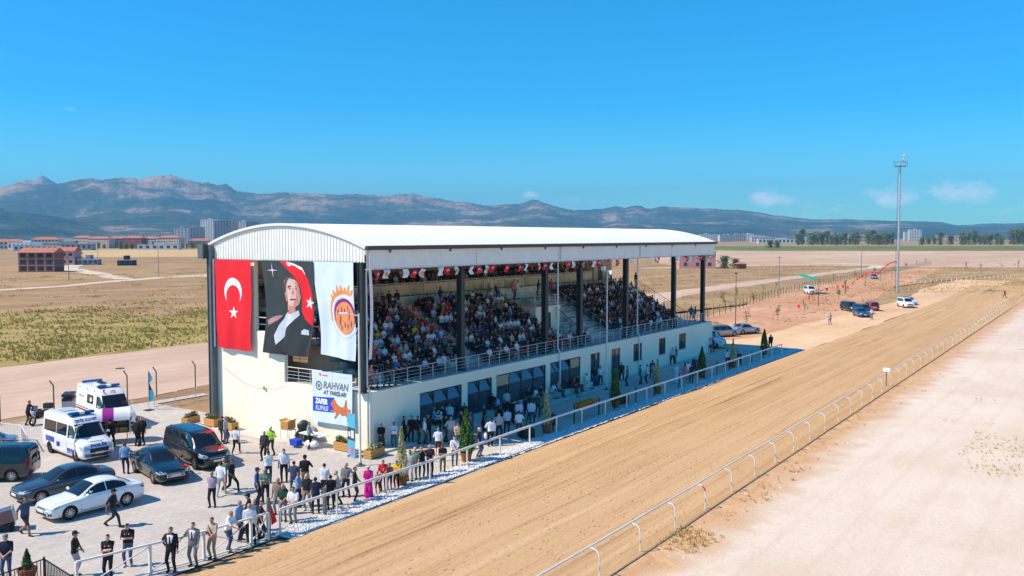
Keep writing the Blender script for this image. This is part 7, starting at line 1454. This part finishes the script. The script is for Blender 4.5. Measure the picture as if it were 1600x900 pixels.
for k in range(9): SP.append((GX+5.2+k*.58,GY+1.95,3.55,0,5.2+k*.58))
for k in range(7): SP.append((GX+26.9+k*.56,GY+1.95,3.55,0,26.9+k*.56))
for k in range(16): SP.append((GX+37+k*.8,GY+1.9,3.55,0,37+k*.8))
SP.sort(key=lambda p:(p[0]**2+p[1]**2)+(0 if p[3]<6 else 300))
NUM='zero one two three four five six seven eight nine ten eleven twelve thirteen fourteen fifteen sixteen seventeen eighteen nineteen twenty'.split()
def nw(n): return NUM[n] if n<=20 else ('twenty-'+NUM[n-20] if n<30 else 'thirty-'+NUM[n-30])
used={}; rest=[]; KEYS=['sit','sit','sitfwd','sitcross','sitphone']
NEAR=SP[:165]; cnt={}
for (X,Y,Z,i,lx) in sorted(NEAR,key=lambda p:(p[3],p[0])):
    sh=rs_.choice(PAL); 
    if 6.4<lx<7.0 and i==4: sh='yellow'
    blk=0 if lx<13.1 else (1 if lx<27 else 2); k=(blk,i); cnt[k]=cnt.get(k,0)+1; pose=rs_.choice(KEYS)
    o=ob('person',BODY[pose],None,(X,Y,Z-.06),math.radians(rs_.uniform(-22,14))); s=rs_.uniform(.93,1.04); o.scale=(s*rs_.choice((-1,1)),s,s)
    hr_=rs_.choice(['black']*6+['brown']*2+['grey']*2+['bald']); sc_=rs_.choice(['white','grey','beige','maroon','purple']) if rs_.random()<.1 else None
    dress(o,rs_.randrange(4),sh,rs_.choice(TR),hr_,'black',rs_.random()<.4,rs_.random()<.08,None,sc_)
    row='on the terrace' if i==0 else 'in row '+nw(i)
    tag(o,'person in %s top seated %s, number %s along the %s block'%(sh,row,nw(cnt[k]),('near','middle','far')[blk]),'person','seated spectators')
    if i==0 and not any(abs(lx-a)<.2 for a,b in ARM):
        t=thing('plastic_chair','maroon plastic chair number %s along the terrace'%nw(cnt[k]),'chair',(X,Y,Z)); 
        MB().bx(-.22,.22,-.2,.2,.33,.38).build('seat',MATS['seat_maroon'],t); MB().bx(-.22,.22,.2,.24,.34,.8).build('backrest',MATS['seat_maroon'],t)
        for a in(-.19,.19):
            for b in(-.17,.17): MB().bx(a-.02,a+.02,b-.02,b+.02,0,.33).build('leg',MATS['seat_maroon'],t)
# gallery rows
for (yl,zl) in ((11.2,8.2),(12.1,8.6),(13.1,9.0)):
    x=3.0
    while x<45.5:
        if rs_.random()<.75: SP.append((GX+x,GY+yl,zl,9,40))
        x+=.6
arr={k:(np.array([v.co[:] for v in m.vertices]),[tuple(p.vertices) for p in m.polygons],np.array([p.material_index for p in m.polygons])) for k,m in LOW.items()}
PN=list(CL); mats=[CL[k] for k in PN]+SKINS+[HAIR['black'],HAIR['brown'],HAIR['grey'],SHOE['black']]; b0=len(PN); Vs=[];Fs=[];Ms=[];nv=0
for (X,Y,Z,i,lx) in SP[165:]:
    k=rs_.choice(KEYS); v,f,m=arr[k]; a=math.radians(rs_.uniform(-22,14)); s=rs_.uniform(.93,1.05); ca,sa=math.cos(a)*s,math.sin(a)*s; fx=rs_.choice((-1,1))
    w_=np.stack([v[:,0]*fx*ca-v[:,1]*sa+X,v[:,0]*fx*sa+v[:,1]*ca+Y,v[:,2]*s+Z-.06],1); Vs.append(w_)
    Fs+= [tuple(q+nv for q in (p if fx>0 else p[::-1])) for p in f]; nv+=len(v)
    sh=PN.index(rs_.choice(PALF if lx>35 else PAL)); tr=PN.index(rs_.choice(TR)); sk=b0+rs_.randrange(4); ha=b0+4+rs_.choice((0,0,0,1,2)); fo=sh if rs_.random()<.4 else sk
    if rs_.random()<.1: ha=PN.index(rs_.choice(['white','grey','beige','maroon']))
    lut=np.array([sk,sh,tr,ha,b0+7,fo,tr,sh,sk,b0+4]); Ms.append(lut[m])
me=bpy.data.meshes.new('seated_crowd'); me.from_pydata(np.concatenate(Vs).tolist(),[],Fs)
for m in mats: me.materials.append(m)
me.polygons.foreach_set('material_index',np.concatenate(Ms).astype('i')); me.polygons.foreach_set('use_smooth',[True]*len(Fs)); me.update()
tag(ob('seated_crowd',me),'dense seated crowd filling the upper and far rows of the stand',None,None,'stuff')
# ---------------------------------------------------------------- background: saplings, trees, fences, houses
def treemesh(h,r,seed,n,leaf,mat,zlo=.3):
    rr=np.random.default_rng(seed); k=max(6,n//22); c=np.stack([rr.normal(0,r*.45,k),rr.normal(0,r*.45,k),h*(zlo+(1-zlo)*rr.random(k)**.8)],1); i=rr.integers(0,k,n)
    P=c[i]+rr.normal(0,1,(n,3))*np.array([r*.3,r*.3,h*.06]); P[:,2]=np.clip(P[:,2],h*zlo*.8,h*1.02); return leafmesh('crown',mat,P,leaf,seed,.2)
def trunkmesh(h,r,seed):
    rr=random.Random(seed); m=MB(); m.tube([(0,0,0),(rr.uniform(-.05,.05)*h*.3,0,h*.4),(0,rr.uniform(-.05,.05)*h*.3,h*.85)],[r,r*.7,r*.25],6)
    for k in range(4):
        a=rr.uniform(0,6.28); z=h*rr.uniform(.35,.65); m.tube([(0,0,z),(math.cos(a)*h*.12,math.sin(a)*h*.12,z+h*.16)],[r*.4,r*.12],5)
    return m.mesh('trunk',MATS['bark'],1)
sap=[(treemesh(1.9,.42,s,160,.075,('olive_leaf','shrub_leaf','conifer_pale')[s%3]),trunkmesh(1.9,.03,s)) for s in range(4)]
SAPL=[(129.9,45.9),(141,44.6),(154.4,44.2),(171.5,66),(186.7,68),(196.3,65.5),(219.6,70),(160,61),(176,49),(190,47.5),(206,50),(238,58),(255,66),(268,68.5),(300,70),(330,70.5),(360,70),(395,72),(430,74),(465,76),(380,48),(392,44),(402,38),(412,33),(420,28),(428,22),(147,57),(168,58)]
AB='first second third fourth fifth sixth seventh eighth ninth tenth eleventh twelfth thirteenth fourteenth fifteenth sixteenth seventeenth eighteenth nineteenth twentieth twenty-first twenty-second twenty-third twenty-fourth twenty-fifth twenty-sixth twenty-seventh twenty-eighth twenty-ninth thirtieth thirty-first thirty-second thirty-third thirty-fourth'.split()
for k,(x,y) in enumerate(sorted(SAPL)):
    t=thing('sapling','thin young sapling on the reddish soil, %s by distance from the stand'%AB[k],'tree',(x,y,-.02),k*1.1,'saplings beyond the stand'); c,b=sap[k%4]; s=rnd.uniform(.8,1.5)*(1.25 if x>280 else 1)
    for o in(ob('crown',c,t),ob('trunk',b,t)): o.scale=(s,s,s)
# wire fence along the access road
FP=[(104,50.5),(118,52.5),(151.6,55.4),(183.6,60.2),(228.3,65.0),(275,67.1),(351,68.2),(459,72.3)]
t=thing('wire_fence','long wire fence on slim posts along the access road','fence',(104,50.5,0)); pm=MB().bx(-.045,.045,-.045,.045,-.05,1.7).mesh('post',MATS['bark'])
wp=[]
for a,b in zip(FP,FP[1:]):
    a,b=Vector(a),Vector(b); n=max(1,int((b-a).length/3.1))
    for k in range(n): p=a+(b-a)*(k/n); wp.append((p.x-104,p.y-50.5,1.6)); ob('post',pm,t,(p.x-104,p.y-50.5,0))
for z in(0,-.5,-1.0): MB().tube([(p[0],p[1],p[2]+z) for p in wp],.012,4).build('wire',MATS['galvanised'],t)
pp=[]
for k in range(14): pp.append((225+k*14,16+.6*k*1.2))
t=thing('rail_fence','far white rail fence at the track bend','fence',(225,24,0)); pm2=MB().bx(-.06,.06,-.06,.06,0,1.2).mesh('post',MATS['white_rail'])
for k in range(22): ob('post',pm2,t,(40+k*3,22-k*.9,0))
MB().tube([(40,22,1.15),(103,3.1,1.15)],.07,6).build('top_rail',MATS['white_rail'],t)
# red pennant string over the soil
t=thing('pennant_string','drooping string of red pennants crossing the red soil','bunting',(148.6,43.8,0)); a=Vector((0,0,0)); b=Vector((173,17.9,0)); rp_=[]; pmn=[MB().add([(-.28,0,0),(.28,.05,0),(.06,.1,-.6)],[(0,1,2)]).mesh('pennant',MATS['flag_red']),MB().add([(-.28,0,0),(.28,-.05,0),(.2,.1,-.5),(-.2,.1,-.5)],[(0,1,2,3)]).mesh('pennant',MATS['flag_red'])]
for k in range(46):
    q=(k/45)**1.25; p=a+(b-a)*q; z=1.3+1.6*abs(math.sin(q*9.0))**.7+2.5*q*q; rp_.append((p.x,p.y,z))
    if k%2 or k>22: ob('pennant',pmn[k%2],t,(p.x,p.y,z),rnd.uniform(0,3))
MB().tube(rp_,.02,4).build('string',MATS['line_black'],t)
for k in range(5): MB().bx(-.05,.05,-.05,.05,0,3.4).build('support',MATS['fascia_trim'],t,loc=(a+(b-a)*(.12+.2*k)))
def polar(px,R):
    q=math.atan((px-800)/1386); a=math.radians(34.2869)-q; R=R/math.cos(q); return (R*math.cos(a),R*math.sin(a))
# poplar row and other trees
def pop(h,r,seed): return treemesh(h,r,seed,1500,.62,'poplar_leaf',.06),trunkmesh(h,.3,seed)
pops=[pop(17,2.6,50),pop(20,2.2,51),pop(15,3.4,52),pop(18,3.0,53)]
n=0
def ptree(x,y,s,kind,label,name='poplar_tree',group='trees along the far field edge'):
    t=thing(name,label,'tree',(x,y,-.05),x,group); c,b=pops[kind]
    for o in(ob('crown',c,t),ob('trunk',b,t)): o.scale=(s*1.9,s*1.9,s*1.2)
PXS=[1246,1252,1268,1276,1284,1292,1300,1306,1313,1320,1328,1336,1356,1363,1370,1378,1386,1393,1440,1450,1459,1468,1484,1504,1512,1521,1530,1538,1546,1556,1563,1582,1590,1598]
for k,px in enumerate(PXS):
    a=math.radians(34.2869)-math.atan((px-800)/1386); R=1400+((k*53)%7)*18; R/=math.cos(a-math.radians(34.2869))
    ptree(R*math.cos(a),R*math.sin(a),(.75+.35*((k*29)%10)/10)*(1.15 if px>1575 or px<1250 else 1)*(.8 if 1430<px<1500 else 1),k%4,'green poplar in the far tree row, %s from its left end'%AB[k])
for k,(x,y,s,l) in enumerate([(353,134,.28,'round green bush beside the pink house'),(357,131,.22,'small green bush right of the pink house'),(246,432,.3,'green tree behind the second brick house'),(1010,330,.5,'lone tree on the far green strip'),(1012,322,.45,'second lone tree on the far green strip')]): ptree(x,y,s,2,l,'bush_tree','scattered bushes on the plain')
for k in range(26):
    x,y=polar(112+k*8.6,930+((k*37)%9)*12); ptree(x,y,.22+.16*((k*13)%7)/7,(k*5)%4,'dark bushy tree before the town blocks, %s from the brick houses'%AB[k],'garden_tree','trees before the town')
# houses
def house(name,label,loc,rz,L,Wd,h,wall,roofm,rows,cols,roof='hip',rh=2.2,frames=False,wsz=(1.3,1.4),win='far_window',both=False):
    t=thing(name,label,'building',(*loc,-.05),math.radians(rz)); MB().bx(-L/2,L/2,-Wd/2,Wd/2,0,h).build('wall',MATS[wall],t)
    if roof=='hip': MB().add([(-L/2-.5,-Wd/2-.5,h+.002),(L/2+.5,-Wd/2-.5,h+.002),(L/2+.5,Wd/2+.5,h+.002),(-L/2-.5,Wd/2+.5,h+.002),(-L/2+Wd/2,0,h+rh),(L/2-Wd/2,0,h+rh)],[(0,1,5,4),(1,2,5),(2,3,4,5),(3,0,4),(0,3,2,1)]).build('roof',MATS[roofm],t)
    elif roof=='gable': MB().add([(-L/2-.4,-Wd/2-.5,h+.002),(L/2+.4,-Wd/2-.5,h+.002),(L/2+.4,Wd/2+.5,h+.002),(-L/2-.4,Wd/2+.5,h+.002),(-L/2-.4,0,h+rh),(L/2+.4,0,h+rh)],[(0,1,5,4),(1,2,5),(2,3,4,5),(3,0,4),(0,3,2,1)]).build('roof',MATS[roofm],t)
    else: MB().bx(-L/2-.15,L/2+.15,-Wd/2-.15,Wd/2+.15,h+.002,h+.35).build('roof',MATS[roofm],t); MB().bx(-L*.12,L*.12,-2,2,h+.351,h+2.2).build('roof_hut',MATS[wall],t)
    fh=h/rows; wm=MB().bx(-wsz[0]/2,wsz[0]/2,-.06,.0,0,wsz[1]).mesh('window',MATS[win])
    for r in range(rows):
        z=r*fh+fh*.3
        for c in range(cols): ob('window',wm,t,(-L/2+(c+.5)*L/cols,-Wd/2+.0,z))
        nc=max(1,int(cols*Wd/L))
        for c in range(nc): o=ob('window',wm,t,(-L/2,-Wd/2+(c+.5)*Wd/nc,z)); o.rotation_euler[2]=-math.pi/2
        if frames and r: MB().bx(-L/2-.05,L/2+.05,-Wd/2-.08,Wd/2+.08,r*fh-.15,r*fh+.15).build('floor_band',MATS['raw_concrete'],t)
    if frames:
        for c in range(cols+1): MB().bx(-L/2+c*L/cols-.2,-L/2+c*L/cols+.2,-Wd/2-.03,-Wd/2-.0,0,h-.01).build('concrete_column',MATS['raw_concrete'],t)
    return t
house('brick_house','unfinished red brick house with pink tiled roof on the left plain',(176,334),-52,12.5,9,7.2,'brick_infill','roof_tile',3,4,'gable',1.8,True,(1.8,1.3),'room_dark')
house('brick_house','smaller brick house with tiled roof behind the unfinished one',(225,404),-52,9,8,6.5,'pink_render','roof_tile',2,3,'gable',1.8,True,(1.5,1.3),'room_dark')
house('shed','low grey shed beside the brick houses',(231,396),-50,9,5,2.4,'block_grey','shed_roof',1,4,'flat')
house('shed','isolated dark shed with pale roof on the plain',(236,374),-50,7,5,2.3,'room_dark','shed_roof',1,3,'flat')
house('pink_house','pink house with tiled roof beyond the stand',(350,146),-56,15,11,7.0,'pink_render','roof_tile',2,3,'hip',2.0); house('shed','small red-roofed outbuilding beside the pink house',(352,127),-56,4,3,2.0,'brick_infill','roof_tile',1,1,'hip',.8)
FAR=-55.7
for k,(px,R,L,h,wall,roofm,rows,cols,rf_,lab) in enumerate([(10,930,40,8,'block_cream','roof_tile',2,10,'hip','long cream block with tiled roof at the far left'),(45,900,36,7,'block_white','shed_roof',1,8,'flat','white industrial hall beside the far-left blocks'),(75,1000,30,10,'block_cream','roof_tile',3,8,'hip','tiled block behind the brick house'),(60,820,38,5,'block_white','shed_roof',1,8,'flat','low white hall behind the brick house'),(110,860,44,6.5,'block_grey','shed_roof',1,9,'flat','grey metal-roofed hall on the town edge'),(133,1060,24,12,'block_cream','roof_tile',4,8,'hip','four-storey tiled block above the grey hall'),(160,1020,26,11,'block_cream','roof_tile',4,8,'hip','first tiled block right of the grey hall'),(186,1040,26,11,'block_grey','roof_tile',4,6,'hip','second tiled block right of the grey hall'),(212,1010,24,11.5,'brick_infill','roof_tile',4,8,'hip','reddish tiled block in the town row'),(240,1050,24,11,'block_cream','roof_tile',4,6,'hip','fourth tiled block of the town row'),(268,1020,27,12,'block_cream','roof_tile',4,8,'hip','right-hand cream tiled block of the town row'),(314,1040,26,8.5,'block_cream','roof_tile',3,8,'hip','tiled block close to the grandstand edge'),(250,900,40,5,'block_white','shed_roof',1,6,'flat','low white hall before the town row'),(222,1500,36,18,'block_white','block_grey',6,7,'flat','distant white block above the tiled row'),(262,1550,60,19,'block_grey','block_white',6,10,'flat','distant grey block with white roof'),(285,1500,22,28,'block_white','block_grey',9,4,'flat','white apartment tower left of the high-rises'),(302,1600,40,30,'block_grey','block_white',9,7,'flat','grey apartment block before the high-rises'),(330,1900,38,50,'block_white','block_grey',15,7,'flat','tall white high-rise, leftmost of the cluster'),(348,1850,30,46,'block_grey','block_grey',14,5,'flat','grey high-rise in the cluster middle'),(362,1900,28,48,'block_cream','block_grey',15,5,'flat','cream high-rise in the cluster middle'),(382,1950,36,47,'block_white','block_grey',14,6,'flat','white high-rise at the right of the cluster'),(396,1900,26,45,'block_grey','block_grey',14,5,'flat','grey high-rise nearest the stand roof'),
 (1102,2300,34,20,'block_white','block_grey',5,6,'flat','white block left in the far right row'),(1117,2350,34,18,'block_white','block_grey',5,6,'flat','second white block in the far right row'),(1132,2300,34,18,'block_white','block_grey',5,6,'flat','third white block in the far right row'),(1150,2500,50,20,'block_cream','block_white',5,8,'flat','cream block at the right of the far row'),(1168,2600,30,22,'block_white','block_white',6,5,'flat','white block ending the far row'),(1220,1700,90,9,'block_white','shed_roof',1,12,'flat','long white hall before the far hills'),(1190,2400,60,12,'block_white','shed_roof',2,8,'flat','pale hall near the far hills'),(1275,2000,50,12,'block_cream','block_white',2,7,'flat','pale hall behind the poplar row'),(1428,2600,34,34,'block_white','block_white',8,5,'flat','white tower block behind the poplars'),(1418,2650,26,28,'block_white','block_grey',7,4,'flat','lower white tower beside the white tower block'),(1345,2400,80,16,'block_cream','roof_tile',3,10,'hip','pale village block behind the poplar row'),(1480,2300,60,14,'block_cream','roof_tile',3,8,'hip','low village block right of the towers')]):
    x,y=polar(px,R); house('town_building',lab,(x,y),FAR+rnd.uniform(-12,12),L,14 if h>14 else 12,h,wall,roofm,rows,cols,rf_,2.6,False,(L/cols*.5,h/rows*.5))
# ---------------------------------------------------------------- haze: the hot summer air over the plain
HZ=MB().bx(-120,13500,-3500,13500,-1.5,820).build('haze',[]); tag(HZ,'thin blue summer haze over the plain',None,None,'stuff')
m=bpy.data.materials.new('haze_air'); m.use_nodes=True; nt2=m.node_tree; 
for q in list(nt2.nodes): nt2.nodes.remove(q)
out_=nt2.nodes.new('ShaderNodeOutputMaterial'); pv=nt2.nodes.new('ShaderNodeVolumePrincipled'); pv.inputs['Color'].default_value=(.28,.66,1.0,1); pv.inputs['Density'].default_value=HAZE_D; pv.inputs['Anisotropy'].default_value=.0
nt2.links.new(pv.outputs[0],out_.inputs['Volume']); HZ.data.materials.append(m)
